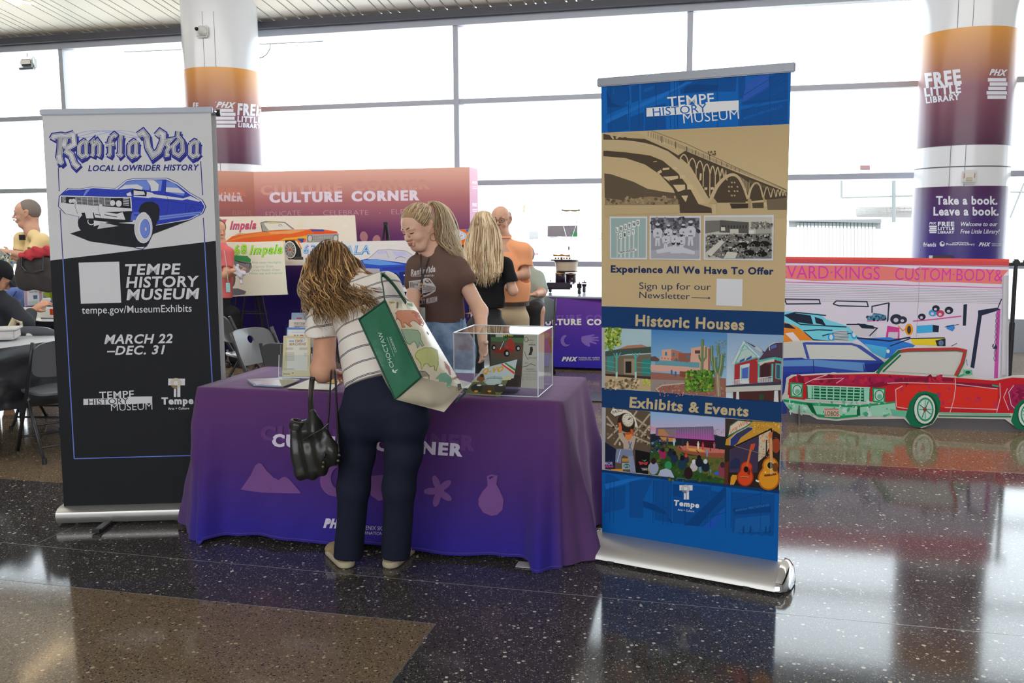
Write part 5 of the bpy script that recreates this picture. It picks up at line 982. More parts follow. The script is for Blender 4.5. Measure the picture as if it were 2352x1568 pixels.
# 67
V67 = 9.72
easel(560, 506, V67 + .05, 'black easel holding the orange car drawing, mostly hidden'); easel(770, 504, V67 + .05, 'black easel at the right end of the orange car drawing')
o = board([(492, 501), (815, 496), (823, 608), (492, 611)], V67, 'long cream drawing board of an orange convertible car')
c = Canvas(planept(W(0, V67), -UY), gain=1.5).frame(500, 480, 5.113)
c.poly([(-38, 90), (1612, 72), (1650, 655), (-38, 670)], 'd2c3b6'); c.blobs((110, 170, 1500, 400), 24, (20, 60), ['d8c2b0', 'cfc4ba', 'dcc8b4'], 2, flat=.12)
for cl, bd in (('3a3a7a', .06), ('c05060', .02)): c.text('67', (-36, 232), (112, 228), 108, cl, bold=bd, shear=.2); c.text('Impala', (140, 240), (455, 232), 100, cl, bold=bd * .8, shear=.35)
c.poly([(100, 375), (170, 320), (250, 300), (520, 265), (700, 245), (1060, 240), (1090, 232), (1250, 240), (1400, 262), (1420, 300), (1400, 330), (1060, 300), (1040, 345), (1035, 385), (980, 400), (900, 370), (780, 365), (640, 385), (100, 385)], 'cf5a2a')
c.poly([(100, 375), (300, 310), (520, 270), (900, 250), (700, 300), (300, 340), (150, 372)], 'd8743a'); c.poly([(600, 270), (900, 245), (1040, 250), (860, 290), (620, 290)], 'e0905a'); c.poly([(1085, 240), (1240, 238), (1260, 262), (1110, 264)], '3f4a88'); c.poly([(1120, 262), (1400, 265), (1390, 290), (1130, 292)], 'd84a28')
c.poly([(700, 385), (790, 340), (920, 330), (1050, 310), (1040, 350), (1000, 340), (960, 360), (900, 350), (800, 360)], 'd8a030'); c.poly([(930, 345), (1015, 345), (1000, 400), (975, 385)], '2a4a88'); c.line([(700, 390), (850, 355), (940, 375), (985, 470)], 14, 'd8762a')
c.poly([(505, 160), (560, 140), (780, 150), (900, 240), (860, 240), (640, 250), (580, 265), (520, 262)], '8d8a82'); c.poly([(540, 165), (780, 160), (870, 236), (600, 250)], 'c4c2b8'); c.poly([(580, 150), (740, 150), (740, 168), (600, 172)], 'b5a478'); c.line([(505, 160), (525, 260), (580, 265)], 8, '4a4844'); c.line([(505, 160), (570, 143), (790, 155), (900, 238)], 6, '5a5854'); c.ell(735, 190, 24, 9, '6a6862', w=4)
c.poly([(195, 300), (260, 278), (340, 288), (300, 300)], 'b59870')
c.poly([(1050, 298), (1420, 285), (1420, 400), (1040, 400)], '8f8a88')
for i in range(16): c.line([(1052, 302 + i * 6.5), (1415, 290 + i * 6.5)], 2.4, '3a3838' if i % 2 else 'c4c0bc')
for i in range(14): c.line([(1056 + i * 27, 298), (1056 + i * 27, 395)], 2.4, '5a5858')
for x in (1085, 1385): c.ell(x, 345, 30, 42, '5a5856', w=5); c.ell(x, 345, 22, 34, 'b0aca8')
c.poly([(790, 365), (900, 365), (975, 470), (990, 590), (830, 590)], '2a2a2c'); c.ell(858, 478, 80, 112, '1c1c1e', rot=-6); c.ell(850, 478, 72, 102, 'bfbcb8', rot=-6); c.ell(850, 478, 60, 88, '6a6866', rot=-6)
for i in range(12): a = radians(i * 30); c.line([(850, 478), (850 + 56 * cos(a), 478 + 82 * sin(a))], 5, 'b5b2ae')
c.ell(850, 478, 14, 18, 'b54a2a'); c.poly([(900, 560), (1100, 560), (1200, 592), (900, 596)], '4a4440'); c.build('printed_car', o)
# 68
V68 = 9.45
easel(578, 562, V68 + .05, 'black easel under the green lettered drawing board')
o = board([(452, 560), (637, 554), (661, 676), (452, 684)], V68, 'cream drawing board with green lettering about a green car')
c = Canvas(planept(W(0, V68), -UY), gain=1.5).frame(500, 480, 5.113)
c.poly([(-240, 400), (770, 376), (821, 1002), (-240, 1030)], 'cdccbc')
for cl, bd in (('4f8a34', .05), ('8fd03f', .015)): c.text('68', (195, 535), (352, 520), 108, cl, bold=bd, shear=.12); c.text('Impala', (372, 532), (765, 520), 106, cl, bold=bd, shear=.3)
c.poly([(60, 540), (200, 540), (350, 552), (390, 590), (385, 640), (300, 640), (200, 600), (60, 600)], '3a8a50'); c.poly([(190, 600), (390, 625), (405, 680), (370, 740), (310, 760), (250, 700), (190, 650)], '77787a'); c.line([(230, 620), (385, 640), (370, 700)], 8, '3a3a3c'); c.line([(240, 650), (330, 700), (320, 750)], 8, 'b5b5b5'); c.line([(200, 600), (330, 640)], 7, '2a2a2c')
c.poly([(100, 930), (240, 932), (335, 965), (320, 1000), (180, 1018), (60, 1015)], '63636a'); c.ell(150, 820, 60, 110, '5a5a60')
for i, (t_, x0, x1) in enumerate((('Hide away Headlights', 402, 748), ('Caprice Trim', 412, 650), ('Candy Metallic Green', 396, 732), ('White top and Interior', 368, 765))): c.text(t_, (x0, (640, 688, 730, 768)[i]), (x1, (636, 684, 724, 762)[i]), 25, '6fa58c', bold=-.005, shear=.2)
c.build('printed_car', o)
# 63
V63 = 9.5
easel(886, 513, V63 + .05, 'black easel standing behind the blue car drawing board'); easel(726, 562, V63 + .05, 'black easel at the left end of the blue car drawing')
o = board([(694, 557), (975, 551), (978, 668), (704, 672)], V63, 'white drawing board of a blue convertible with blue capitals')
c = Canvas(planept(W(0, V63), -UY), gain=1.5).frame(500, 480, 5.113)
c.poly([(990, 392), (2430, 365), (2440, 968), (1040, 985)], 'c6c3c4')
for cl, bd in (('3f5fa8', .05), ('8fb4dc', .0)): c.text('63', (1004, 522), (1160, 516), 100, cl, bold=bd, shear=.15); c.text('IMPALA', (1220, 540), (1790, 526), 104, cl, bold=bd, shear=.2)
for i in range(5): c.line([(1020, 560 + i * 22), (1060, 558 + i * 22)], 4, '9aa8cc')
c.poly([(1640, 610), (1760, 580), (1880, 590), (2260, 640), (2300, 650), (2300, 880), (2100, 880), (1900, 800), (1700, 700)], '2f4aa8'); c.poly([(1700, 600), (1900, 595), (2180, 650), (1900, 660), (1720, 640)], '5a8ad0'); c.poly([(1930, 690), (2290, 660), (2290, 720), (1940, 720)], '2a3a9a')
c.poly([(1760, 590), (1880, 480), (2000, 472), (2200, 490), (2280, 540), (2260, 630), (2180, 620), (1900, 590)], 'b5b4c0'); c.poly([(1870, 500), (1970, 488), (1985, 520), (1880, 530)], 'a8a8dc'); c.poly([(2050, 500), (2200, 500), (2230, 540), (2100, 560)], 'a8a8dc'); c.line([(1760, 590), (1885, 482), (2010, 474), (2210, 492), (2290, 540)], 6, '7a7884'); c.line([(1980, 490), (2010, 580)], 5, '8a8894'); c.ell(2150, 590, 60, 30, '4a4a78', w=5, a0=180, a1=340)
c.poly([(1650, 690), (1900, 700), (1920, 800), (2000, 850), (1960, 930), (1700, 850)], '9a98a4'); c.ell(2072, 842, 74, 96, '22284a'); c.ell(2066, 842, 58, 84, 'b5b4bc'); c.ell(2066, 842, 44, 68, '77788a')
for i in range(10): a = radians(i * 36); c.line([(2066, 842), (2066 + 42 * cos(a), 842 + 64 * sin(a))], 4, 'c4c4cc')
c.poly([(2130, 740), (2300, 720), (2300, 880), (2150, 900)], '1c2a6a'); c.poly([(2180, 770), (2280, 765), (2280, 780), (2185, 785)], 'b5b9c8'); c.poly([(1980, 930), (2140, 905), (2300, 880), (2150, 930)], '77787f'); c.build('printed_car', o)
# small orange sign
VO = 9.9
easel(1045, 511, VO + .05, 'black easel holding the small orange sign behind the ponytail')
o = board([(985, 529), (1078, 526), (1071, 562), (985, 565)], VO, 'small orange sign with white gothic lettering on an easel'); c = Canvas(planept(W(0, VO), -UY), gain=1.5).frame(880, 420, 4.126)
c.poly([(440, 448), (815, 440), (788, 588), (440, 594)], 'e8601c'); c.poly([(500, 540), (500, 480), (660, 450), (720, 445), (790, 480), (780, 530), (700, 555)], 'aab4d8')
for cl, bd in (('4a3a7a', .07), ('d8d4dc', .02)): c.text('RanflaVida', (440, 528), (768, 522), 56, cl, bold=bd, shear=.1)
c.text('LOCAL HISTORY', (440, 572), (748, 566), 18, '5a2818', bold=.03); c.poly([(785, 440), (815, 440), (808, 475), (790, 460)], '3a5aa8'); c.build('lettering', o)
b = MB(); b.slab([atv(985, 565, VO - .01), atv(1071, 562, VO - .01), atv(1071, 566, VO - .01), atv(985, 569, VO - .01)], UY * .02); b.build('lip', BLACKM, o)

# ------------------------------------------------------------------ oval table with purple panel, and the go-cart on it
VT = 9.55; tz_ = atv(1300, 685, VT).z; tu0, tu1 = -2.28, .12; tc_ = (tu0 + tu1) / 2
OT = empty('oval_table', W(tc_, VT + .4), 'oval table with purple culture corner cover, reflection painted into its pale top', 'table')
def sup(q, a, b_, e): cq, sq = cos(q), sin(q); return a * abs(cq) ** e * (1 if cq > 0 else -1), b_ * abs(sq) ** e * (1 if sq > 0 else -1)
b = MB(); hw = (tu1 - tu0) / 2
for z_, k in ((tz_, 1.0), (tz_ + .02, 1.01), (tz_ + .035, 1.0)): pass
n_ = 64; prof_ = [(1.0, tz_), (1.02, tz_ + .012), (1.015, tz_ + .024)]; vs = []
for k, z_ in prof_:
    for i in range(n_): x, y = sup(2 * pi * i / n_, hw * k, .46 * k, .8); vs.append(W(tc_ + x, VT + .42 + y, z_))
b.add(vs, [(j * n_ + i, j * n_ + (i + 1) % n_, (j + 1) * n_ + (i + 1) % n_, (j + 1) * n_ + i) for j in range(2) for i in range(n_)] + [tuple(range(2 * n_, 3 * n_))]); b.build('tabletop', mat('oval_top', (.45, .48, .58), .22), OT, fixn=True)  # dark top given a pale blue base colour for its bright reflection
b = MB()
def skirt(s, t): x, y = sup(pi + pi * s * 2, hw * .97, .4, .3); return W(tc_ + x, VT + .4 + y, .03 + (tz_ - .03) * t)
b.grid(skirt, 72, 12, wrapu=True, col=lambda s, t: alb(mix('2f2a9a', '5a3788', t * 1.1), 1.6)); b.build('cover', FAB, OT, smooth=True, vcol=True)
c = Canvas(planept(W(0, VT - .002), -UY), gain=1.6).frame(1020, 700, 5.226)
c.text('CULTURE', (1065, 205), (1650, 190), 74, '6a4a9a', bold=.07); c.text('CORNER', (1700, 195), (2250, 185), 74, '6a4a9a', bold=.07); c.text('CULTURE', (1128, 240), (1648, 238), 72, 'cfc6e6', bold=.07); c.text('CORNER', (1715, 240), (2200, 238), 72, 'cfc6e6', bold=.07)
c.poly([(1460 + 62 * cos(radians(a)), 430 + 70 * sin(radians(a))) for a in range(-90, -330, -14)] + [(1485 + 45 * cos(radians(a)), 425 + 52 * sin(radians(a))) for a in range(40, 260, 14)], '7a62ae')
c.poly([(1645, 400), (1655, 378), (1740, 362), (1800, 352), (1812, 362), (1760, 385), (1850, 382), (1860, 398), (1770, 408), (1858, 418), (1858, 434), (1768, 430), (1830, 455), (1828, 472), (1745, 452), (1755, 490), (1742, 502), (1690, 480), (1650, 440)], '7a62ae')
c.text('PHX', (1410, 674), (1608, 674), 52, 'd8d0ec', bold=.09, shear=.35); c.text('PHOENIX SKY HARBOR', (1616, 645), (1870, 643), 20, 'c9c0e4', bold=.01); c.text('INTERNATIONAL AIRPORT', (1616, 667), (1870, 665), 16, 'c9c0e4', bold=.0); c.build('lettering', OT)
gc = VT + .35; gz = tz_ + .024
def G(px, py, dv=0): return atv(px, py, gc + dv)
GK = empty('model_cart', Vector((G(1295, 675).x, G(1295, 675).y, gz)), 'small dark show cart with four wheels, drum and wooden handle on the oval table', 'model')
DKP = mat('plum_lacquer', (.035, .02, .04), .15); WOOD = mat('varnished_wood', 'b0783a', .35); CREAM = mat('cream_drum', 'c4b49a', .4); WIRE = mat('polished_wire', (.75, .78, .8), .15, 1)
b = MB(); q0, q1 = G(1258, 662), G(1318, 648); b.box((q0 + q1) / 2, ((q1 - q0).length * 1.0, .3, .075), RW, bev=.02); b.build('chassis', DKP, GK)
for x, y, dv, nm in ((1246, 672, -.12, 0), (1331, 672, -.12, 1), (1264, 668, .16, 0), (1342, 668, .16, 1)):
    p = G(x, y, dv); p.z = gz + .04; M_ = Matrix.Rotation(pi / 2, 3, 'Y'); 
    b = MB(); b.lathe([(.018, -.012), (.036, -.014), (.04, 0), (.036, .014), (.018, .012)], p, 20, RW @ M_); b.build('wheel', BLACKP, GK, smooth=True)
    b = MB(); b.lathe([(.005, -.02), (.02, -.016), (.005, .02)], p, 12, RW @ M_); b.build('hub', CHROME, GK)
    b = MB(); b.box(p + Vector((0, 0, .055)), (.05, .07, .09), RW, bev=.02); b.build('fender', DKP, GK)
for p, q in (((1232, 648), (1262, 648)), ((1320, 650), (1350, 652))): b = MB(); b.tube([G(*p), G(*q)], .006, 8); b.build('axle', CHROME, GK)
b = MB(); p = G(1287, 636); b.lathe([(.0, .06), (.03, .058), (.05, .045), (.055, .035), (.055, -.055), (.0, -.055)], p, 20); b.build('front_tank', DKP, GK, smooth=True)
b = MB(); b.lathe([(.057, .035), (.057, .047), (.045, .052)], p, 20); b.build('tank_band', WOOD, GK, smooth=True)
b = MB(); p = G(1311, 638, .12); b.lathe([(.0, .055), (.06, .05), (.06, -.055)], p, 20); b.build('rear_tank', DKP, GK, smooth=True); b = MB(); b.lathe([(.062, .035), (.062, .05)], p, 20); b.build('tank_band', WOOD, GK)
b = MB(); p = G(1301, 611, .05); b.lathe([(.0, -.055), (.115, -.055), (.13, .06), (.0, .06)], p, 24); b.build('drum', CREAM, GK, smooth='auto')
for z_, r_ in ((-.056, .12), (.058, .135)): b = MB(); b.lathe([(r_, z_ - .008), (r_ + .006, z_), (r_, z_ + .008)], p, 24); b.build('drum_rim', DKP, GK)
b = MB(); b.box(G(1292, 597), (.24, .14, .014), RW, bev=.004); b.build('tray', DKP, GK)
for i, cl in enumerate(('2f5a3a', 'a8302a', '2a3f8a', 'b5742a', 'a8302a', '2f5a3a')): b = MB(); b.lathe([(.0, .012), (.009, .006), (.011, 0), (.009, -.006), (.0, -.012)], G(1276 + i * 6.5, 593, -.06), 10); b.build('knob', mat('knob_' + str(i), cl, .3), GK, smooth=True)
b = MB(); b.tube([G(1289, 628), G(1290, 590)], .011, 10); b.build('handle_post', WOOD, GK)
b = MB(); b.tube([G(1271, 586), G(1282, 587), G(1290, 586), G(1298, 587), G(1309, 587)], [.012, .009, .014, .009, .012], 10); b.build('handle', WOOD, GK, smooth=True)
b = MB(); b.tube([G(1290, 482), G(1300, 484), G(1310, 483), G(1320, 484), G(1332, 482)], [.008, .01, .008, .01, .008], 10); b.build('upper_handle', mat('carved_wood', '8d7b5c', .5), GK, smooth=True)
for a in ((1290, 484), (1331, 484)): b = MB(); b.tube([G(*a), G(1292 if a[0] < 1300 else 1325, 510), G(1306, 566), G(1307, 598)], .0035, 6); b.build('wire', WIRE, GK)
b = MB(); b.tube([G(1307, 566), G(1307, 574)], .012, 8); b.build('wire_clamp', CHROME, GK)
# notice stuck on the window glass
nq = [(1258, 519), (1326, 518), (1326, 543), (1258, 543)]; b = MB(); b.slab([atv(x, y, VW - .02) for x, y in nq], UY * .003); o = b.build('window_notice', mat('notice', '9a969a', .6)); tag(o, 'grey notice with a green leaf stuck on the window glass', 'notice')
c = Canvas(planept(W(0, VW - .02), -UY), gain=1.3).frame(1180, 460, 6.53); c.poly([(858, 490), (870, 460), (885, 485), (905, 450), (915, 480), (945, 460), (948, 543), (870, 543)], '4f9e6a'); c.ell(545, 412, 16, 14, '6fae8a', a0=180, a1=280, w=6)
for i in range(4): c.line([(590, 410 + 20 * i), (700 + 60 * (i % 3), 411 + 20 * i)], 5, '8a988c')
c.build('printed_text', o)

# ------------------------------------------------------------------ garage backdrop and car cut-outs on the right
VG = 8.0
GB = empty('backdrop_banner', W(1.0, VG), 'hand drawn garage backdrop with red strip and magenta capitals on a black pipe frame', 'banner')
gl = -1.0; gz1 = atv(2317, 598, VG).z; gu1 = atv(2317, 598, VG).dot(UX); gp = planept(W(0, VG), -UY)
b = MB(); b.slab([W(gl, VG, .25), W(gu1 - .01, VG, .25), W(gu1, VG, gz1), W(gl, VG, gz1 + .0)], UY * .003); b.build('banner_fabric', mat('vinyl_white', (.7, .68, .7), .5), GB)
b = MB(); b.tube([W(gl - .05, VG + .02, gz1 - .03), W(gu1 + .12, VG + .02, gz1 - .03)], .014, 10); b.build('crossbar', BLACKM, GB)
pu = atv(2329, 600, VG).dot(UX) + .02
for u_ in (pu, gl - .05):
    b = MB(); b.tube([W(u_, VG + .02, 0), W(u_, VG + .02, .75)], .022, 12); b.tube([W(u_, VG + .02, .7), W(u_, VG + .02, gz1 + .01)], .017, 12); b.build('upright', BLACKM, GB)
    b = MB(); b.box(W(u_, VG + .02, gz1 - .02), (.05, .05, .05), RW, bev=.008); b.tube([W(u_, VG + .02, gz1 - .02), W(u_ + .05, VG + .02, gz1 - .02)], .006, 8); b.box(W(u_ + .055, VG + .02, gz1 - .02), (.012, .03, .05), RW, bev=.004); b.build('clamp', BLACKM, GB)
    b = MB(); b.box(W(u_, VG + .02, .006), (.4, .4, .012), RW); b.build('base_plate', BLACKM, GB)
b = MB(); b.tube([atv(2311, 632, VG - .01), atv(2306, 860, VG - .01)], .022, 12, flat=.5); b.build('rolled_edge', mat('vinyl_roll', (.66, .66, .72), .5), GB)
c = Canvas(gp, gain=1.5).frame(1780, 560, 3.409); L0 = -500
c.poly([(L0, 100), (80, 100), (1835, 118), (1832, 172), (80, 150), (L0, 140)], 'cf5048'); c.poly([(L0, 120), (80, 116), (1836, 140), (1832, 172), (L0, 144)], 'b8474c'); c.poly([(L0, 145), (80, 150), (1832, 176), (1828, 1050), (L0, 1050)], 'c2bcca')
c.poly([(L0, 170), (70, 168), (800, 170), (1100, 195), (1130, 182), (1828, 205), (1778, 260), (1775, 315), (1400, 300), (1120, 300), (980, 285), (300, 290), (60, 268), (L0, 260)], 'd8706c'); c.line([(L0, 145), (80, 148), (1830, 178)], 5, '8a3a7a'); c.line([(L0, 290), (80, 298), (1780, 344)], 6, 'b03a8a')
c.text('BOULEVARD·KINGS', (-290, 262), (820, 278), 98, 'c0389a', bold=-.004, capt='H'); c.text('CUSTOM·BODY&', (940, 280), (1780, 292), 92, 'c0389a', bold=-.004, shear=.05)
for i in range(9): c.line([(L0, 312 + 15 * i), (400, 325 + 15 * i + 3 * sin(i)), (1110, 348 + 13 * i), (1770, 362 + 13 * i)], 3.2, '88848f')
c.line([(1136, 160), (1120, 500), (1105, 730)], 4, '8f8a96')
for a in ([(75, 432), (345, 436), (355, 468), (90, 470), (75, 432)], [(455, 470), (480, 446), (720, 452), (730, 490), (500, 484), (455, 470)], [(755, 490), (890, 462), (885, 600)], [(760, 490), (760, 540)], [(895, 462), (880, 610)]): c.line(a, 10, '26303f')
c.poly([(1476, 475), (1505, 470), (1495, 640), (1470, 640)], '222a3c'); c.line([(1080, 605), (1250, 590), (1460, 565)], 9, 'b5448a'); c.line([(720, 605), (870, 598)], 6, 'b5448a')
c.poly([(715, 565), (760, 560), (770, 540), (820, 545), (870, 560), (875, 595), (725, 600)], '3f6f8a'); c.blobs((720, 560, 870, 600), 26, (5, 14), ['1c2430', '5a8aa8', '2a3a48'], 4)
for x, y, r, cl in ((1150, 570, 30, '252a36'), (1235, 540, 32, '3a8ac0'), (1295, 545, 32, 'a83a5a'), (1260, 505, 30, '252a36'), (1362, 520, 34, '252a36'), (950, 590, 48, '2a3040'), (1000, 595, 34, '2a3040')): c.ell(x, y, r, r * .85, cl); c.ell(x - 3, y + 6, r * .4, r * .35, 'b5b0bc')
c.poly([(880, 640), (975, 655), (975, 760), (865, 750)], 'b83a80'); c.poly([(890, 690), (965, 690), (960, 740), (885, 735)], 'b5b0bc'); c.ell(1050, 670, 32, 46, 'd8882a'); c.ell(1050, 672, 16, 32, '3a3428'); c.line([(965, 640), (1000, 680), (1030, 660)], 8, 'd8702a')
c.poly([(1110, 640), (1235, 632), (1285, 640), (1280, 690), (1110, 700)], '3f9acc'); c.poly([(1235, 632), (1285, 642), (1280, 692), (1235, 688)], '20283a'); c.poly([(1340, 640), (1400, 630), (1410, 660), (1390, 685), (1345, 665)], '3a7ac0'); c.line([(1330, 650), (1440, 630)], 5, '20283a')
c.poly([(1590, 520), (1740, 498), (1768, 515), (1620, 560), (1560, 975), (1530, 965), (1590, 560)], '262c42'); c.poly([(1735, 520), (1765, 515), (1745, 1050), (1715, 1050)], 'b04a96')
for i in range(9): c.ell(1740 - i * 2, 560 + i * 42, 11, 20, '44464f', w=4, n=10)
c.line([(1775, 430), (1745, 500)], 8, '262c42'); c.blobs((1700, 780, 1735, 820), 8, (6, 14), ['262c42'], 2)
# cars in the drawing
c.poly([(L0, 520), (120, 530), (350, 545), (400, 590), (560, 640), (640, 680), (660, 740), (580, 770), (200, 760), (L0, 700)], '69b9dc'); c.poly([(70, 560), (150, 540), (280, 560), (300, 630), (160, 610)], '20283a'); c.poly([(310, 570), (370, 590), (400, 640), (320, 620)], '20283a')
for p in ([(110, 580), (200, 630), (560, 650)], [(220, 680), (340, 672), (450, 676)], [(70, 560), (160, 535), (400, 560)], [(230, 690), (300, 750), (560, 770)], [(370, 720), (440, 700), (590, 700), (640, 720)]): c.line(p, 9, '1c3448')
c.poly([(455, 680), (560, 672), (580, 770), (470, 765)], 'a9b5bc')
for i in range(7): c.line([(456, 690 + i * 12), (575, 684 + i * 12)], 4, '3a4450')
c.ell(440, 730, 26, 34, '3f8ac0'); c.ell(620, 710, 26, 34, '3f8ac0'); c.ell(440, 730, 14, 20, 'b5c9d8'); c.ell(620, 710, 14, 20, 'b5c9d8')
c.poly([(L0, 600), (65, 608), (180, 650), (260, 720), (300, 760), (220, 880), (60, 888), (L0, 888)], 'dd7a2a'); c.poly([(66, 620), (110, 625), (165, 665), (66, 655)], '20283a'); c.poly([(80, 700), (140, 690), (200, 760), (235, 880), (215, 885), (170, 790)], 'c9c0c4'); c.poly([(70, 780), (160, 800), (200, 880), (70, 880)], 'e89a3a')
c.poly([(570, 640), (700, 640), (800, 665), (790, 730), (640, 720)], 'b5b2ba'); c.line([(560, 630), (700, 630), (800, 660), (740, 720)], 9, '20283a'); c.poly([(640, 620), (770, 640), (780, 665), (680, 660)], '20283a')
c.poly([(640, 740), (900, 730), (1100, 790), (1040, 860), (860, 900), (740, 820)], '2f6fc0'); c.poly([(700, 780), (880, 810), (860, 900), (760, 850)], '4aa0e0'); c.line([(640, 735), (900, 760), (1060, 730)], 12, '20283a'); c.poly([(1060, 735), (1330, 740), (1335, 800), (1080, 790)], 'e0b52a'); c.poly([(1255, 755), (1335, 740), (1335, 800), (1270, 800)], '252a3a'); c.ell(1300, 775, 20, 22, '5a6a8a'); c.line([(900, 800), (1060, 740), (1330, 735)], 8, '20283a'); c.line([(1380, 800), (1425, 778)], 6, '44464f'); c.line([(1470, 970), (1500, 905), (1505, 950)], 5, '3a5a8a'); c.ell(885, 840, 13, 15, 'c9ccd4')
c.build('printed_garage', GB)
# blue car cut-out
def cutout(v, outline, fr, nm, label, th=.01):
    P = [atv(fr[0] + x / fr[2], fr[1] + y / fr[2], v) for x, y in outline]; b = MB(); b.slab(P, UY * th); o = b.build(nm, mat(nm + '_board', (.72, .72, .68), .6)); return tag(o, label, 'cut-out')
FR = (1780, 560, 3.409)
blue = [(-340, 1340), (-340, 900), (-250, 895), (-180, 780), (60, 772), (225, 756), (600, 762), (690, 790), (790, 880), (880, 910), (860, 1100), (900, 1340)]
o = cutout(7.65, blue, FR, 'car_cutout', 'blue two-door car cut-out standing behind the red one')
c = Canvas(planept(W(0, 7.65), -UY), gain=1.5).frame(*FR)
c.poly([(-330, 1330), (-330, 905), (210, 890), (240, 900), (830, 905), (860, 930), (845, 1100), (860, 1330)], '2f4496'); c.poly([(-330, 925), (300, 905), (700, 930), (700, 1000), (300, 955), (-330, 965)], '5a86bc'); c.poly([(-330, 1010), (300, 1000), (690, 1005), (700, 1080), (-330, 1100)], '2a3a94'); c.poly([(700, 940), (850, 930), (840, 1010), (720, 1000)], '26327f'); c.line([(300, 905), (305, 1010)], 5, '1c2450'); c.line([(690, 940), (700, 1010)], 5, '1c2450')
c.poly([(215, 775), (240, 768), (600, 775), (675, 795), (830, 905), (800, 915), (640, 805), (600, 792), (240, 788), (272, 898), (250, 900)], '3a4f9a'); c.poly([(243, 790), (600, 796), (640, 810), (795, 912), (280, 898)], 'bdbfba'); c.ell(460, 1060, 55, 52, 'b5b8a8', a0=180, a1=360, w=8); c.build('printed_car', o)
# red car cut-out
red = [(50, 1205), (75, 1160), (90, 1050), (130, 1025), (420, 1012), (780, 1005), (840, 960), (960, 830), (1040, 812), (1400, 806), (1480, 812), (1512, 850), (1480, 975), (1540, 970), (1555, 1040), (1720, 1062), (1860, 1032), (1950, 1030), (2400, 1060), (2500, 1160), (2500, 1400), (2080, 1400), (2040, 1432), (1960, 1450), (1880, 1430), (1800, 1372), (1270, 1362), (1235, 1410), (1150, 1442), (1060, 1420), (1010, 1368), (640, 1372), (480, 1385), (330, 1372), (270, 1340), (140, 1325), (90, 1270)]
VC = 7.3; o = cutout(VC, red, FR, 'car_cutout', 'red convertible car cut-out with green chrome standing on the floor')
b = MB(); b.slab([atv(1808, 930, VC + .03), atv(2420, 930, VC + .03), atv(2420, 997, VC + .03), atv(1808, 971, VC + .03)], UY * .01); b.build('support_panel', mat('support_grey', '77747a', .6), o)
b = MB(); b.slab([W(.50, VC - .08, 0), W(.50, VC + .1, 0), W(.50, VC + .03, .2)], UX * .008); b.build('support_foot', mat('support_grey2', '5f5c62', .6), o)
c = Canvas(planept(W(0, VC), -UY), gain=1.5).frame(*FR)
R1, R2, R3, G1, G2, G3 = 'b4212a', '7c1a38', 'cf3027', '1f8a5a', '8cc9b4', '0f5a3a'
c.poly([(100, 1180), (110, 1060), (150, 1035), (430, 1022), (800, 1016), (1400, 1046), (1720, 1070), (1860, 1045), (2400, 1070), (2500, 1170), (2500, 1330), (1200, 1320), (950, 1300), (940, 1240), (250, 1215)], R1)
c.poly([(150, 1040), (460, 1028), (480, 1070), (700, 1110), (250, 1100), (130, 1080)], '8a1f3f'); c.poly([(480, 1030), (1380, 1045), (1050, 1060), (900, 1090), (720, 1110), (470, 1095)], '9a1f4a'); c.poly([(720, 1110), (900, 1062), (1100, 1040), (1400, 1050), (1390, 1075), (1080, 1075), (900, 1100), (780, 1130)], R2)
c.poly([(940, 1130), (1000, 1105), (1400, 1100), (1745, 1130), (1740, 1310), (1300, 1280), (1240, 1170), (1130, 1150), (1080, 1230), (1050, 1300), (950, 1270)], R3); c.poly([(1410, 1080), (1740, 1100), (1760, 1130), (1420, 1115)], R2); c.poly([(1820, 1150), (1870, 1100), (2500, 1100), (2500, 1300), (1830, 1300)], '96204a'); c.blobs((980, 1120, 1740, 1290), 40, (8, 30), ['c23a3a', 'a82a5a', 'b83050'], 8, flat=.12); c.blobs((1830, 1110, 2400, 1280), 50, (8, 34), ['7a1a40', 'a8285a'], 9, flat=.12); c.blobs((160, 1040, 1300, 1090), 50, (8, 40), ['7a1a30', 'a8204a', 'b52a40'], 10, flat=.08)
for p in ([(180, 1120), (300, 1060), (540, 1050), (480, 1090)], [(410, 1022), (300, 1060)], [(880, 1090), (1000, 1085), (1400, 1095), (1740, 1135)], [(1410, 1050), (1415, 1110), (1400, 1220), (1370, 1320)], [(950, 1270), (945, 1140), (1000, 1110)], [(950, 1275), (1040, 1290)], [(1330, 1280), (1740, 1295)], [(1760, 1090), (1765, 1200), (1735, 1320)], [(1820, 1130), (1790, 1200), (1830, 1300)], [(1870, 1105), (1830, 1160), (1850, 1260), (1890, 1300)]): c.line(p, 6, 'd5aab4')
c.poly([(105, 1085), (235, 1090), (235, 1220), (110, 1205)], R1)
for x0 in (118, 762):
    y0 = 1085 if x0 < 200 else 1125; c.poly([(x0, y0), (x0 + 102, y0 + 4), (x0 + 98, y0 + 122), (x0 + 4, y0 + 112)], G1); c.poly([(x0 + 12, y0 + 12), (x0 + 92, y0 + 15), (x0 + 88, y0 + 110), (x0 + 14, y0 + 102)], G2); c.ell(x0 + 55, y0 + 60, 36, 42, G3); c.ell(x0 + 55, y0 + 60, 30, 36, 'b5ccc4'); c.ell(x0 + 58, y0 + 70, 20, 20, '5fae90')
c.poly([(245, 1105), (745, 1128), (745, 1235), (250, 1215)], G3); c.poly([(255, 1112), (290, 1114), (288, 1210), (258, 1205)], G2); c.poly([(695, 1130), (740, 1132), (738, 1232), (698, 1230)], G2)
for i in range(8): c.line([(300 + i * 53, 1112 + i * 2), (302 + i * 52, 1210 + i * 3)], 9, '9fd0bc')
for j in range(4): c.line([(292, 1125 + j * 24), (692, 1142 + j * 24)], 9, '7fc0a4')
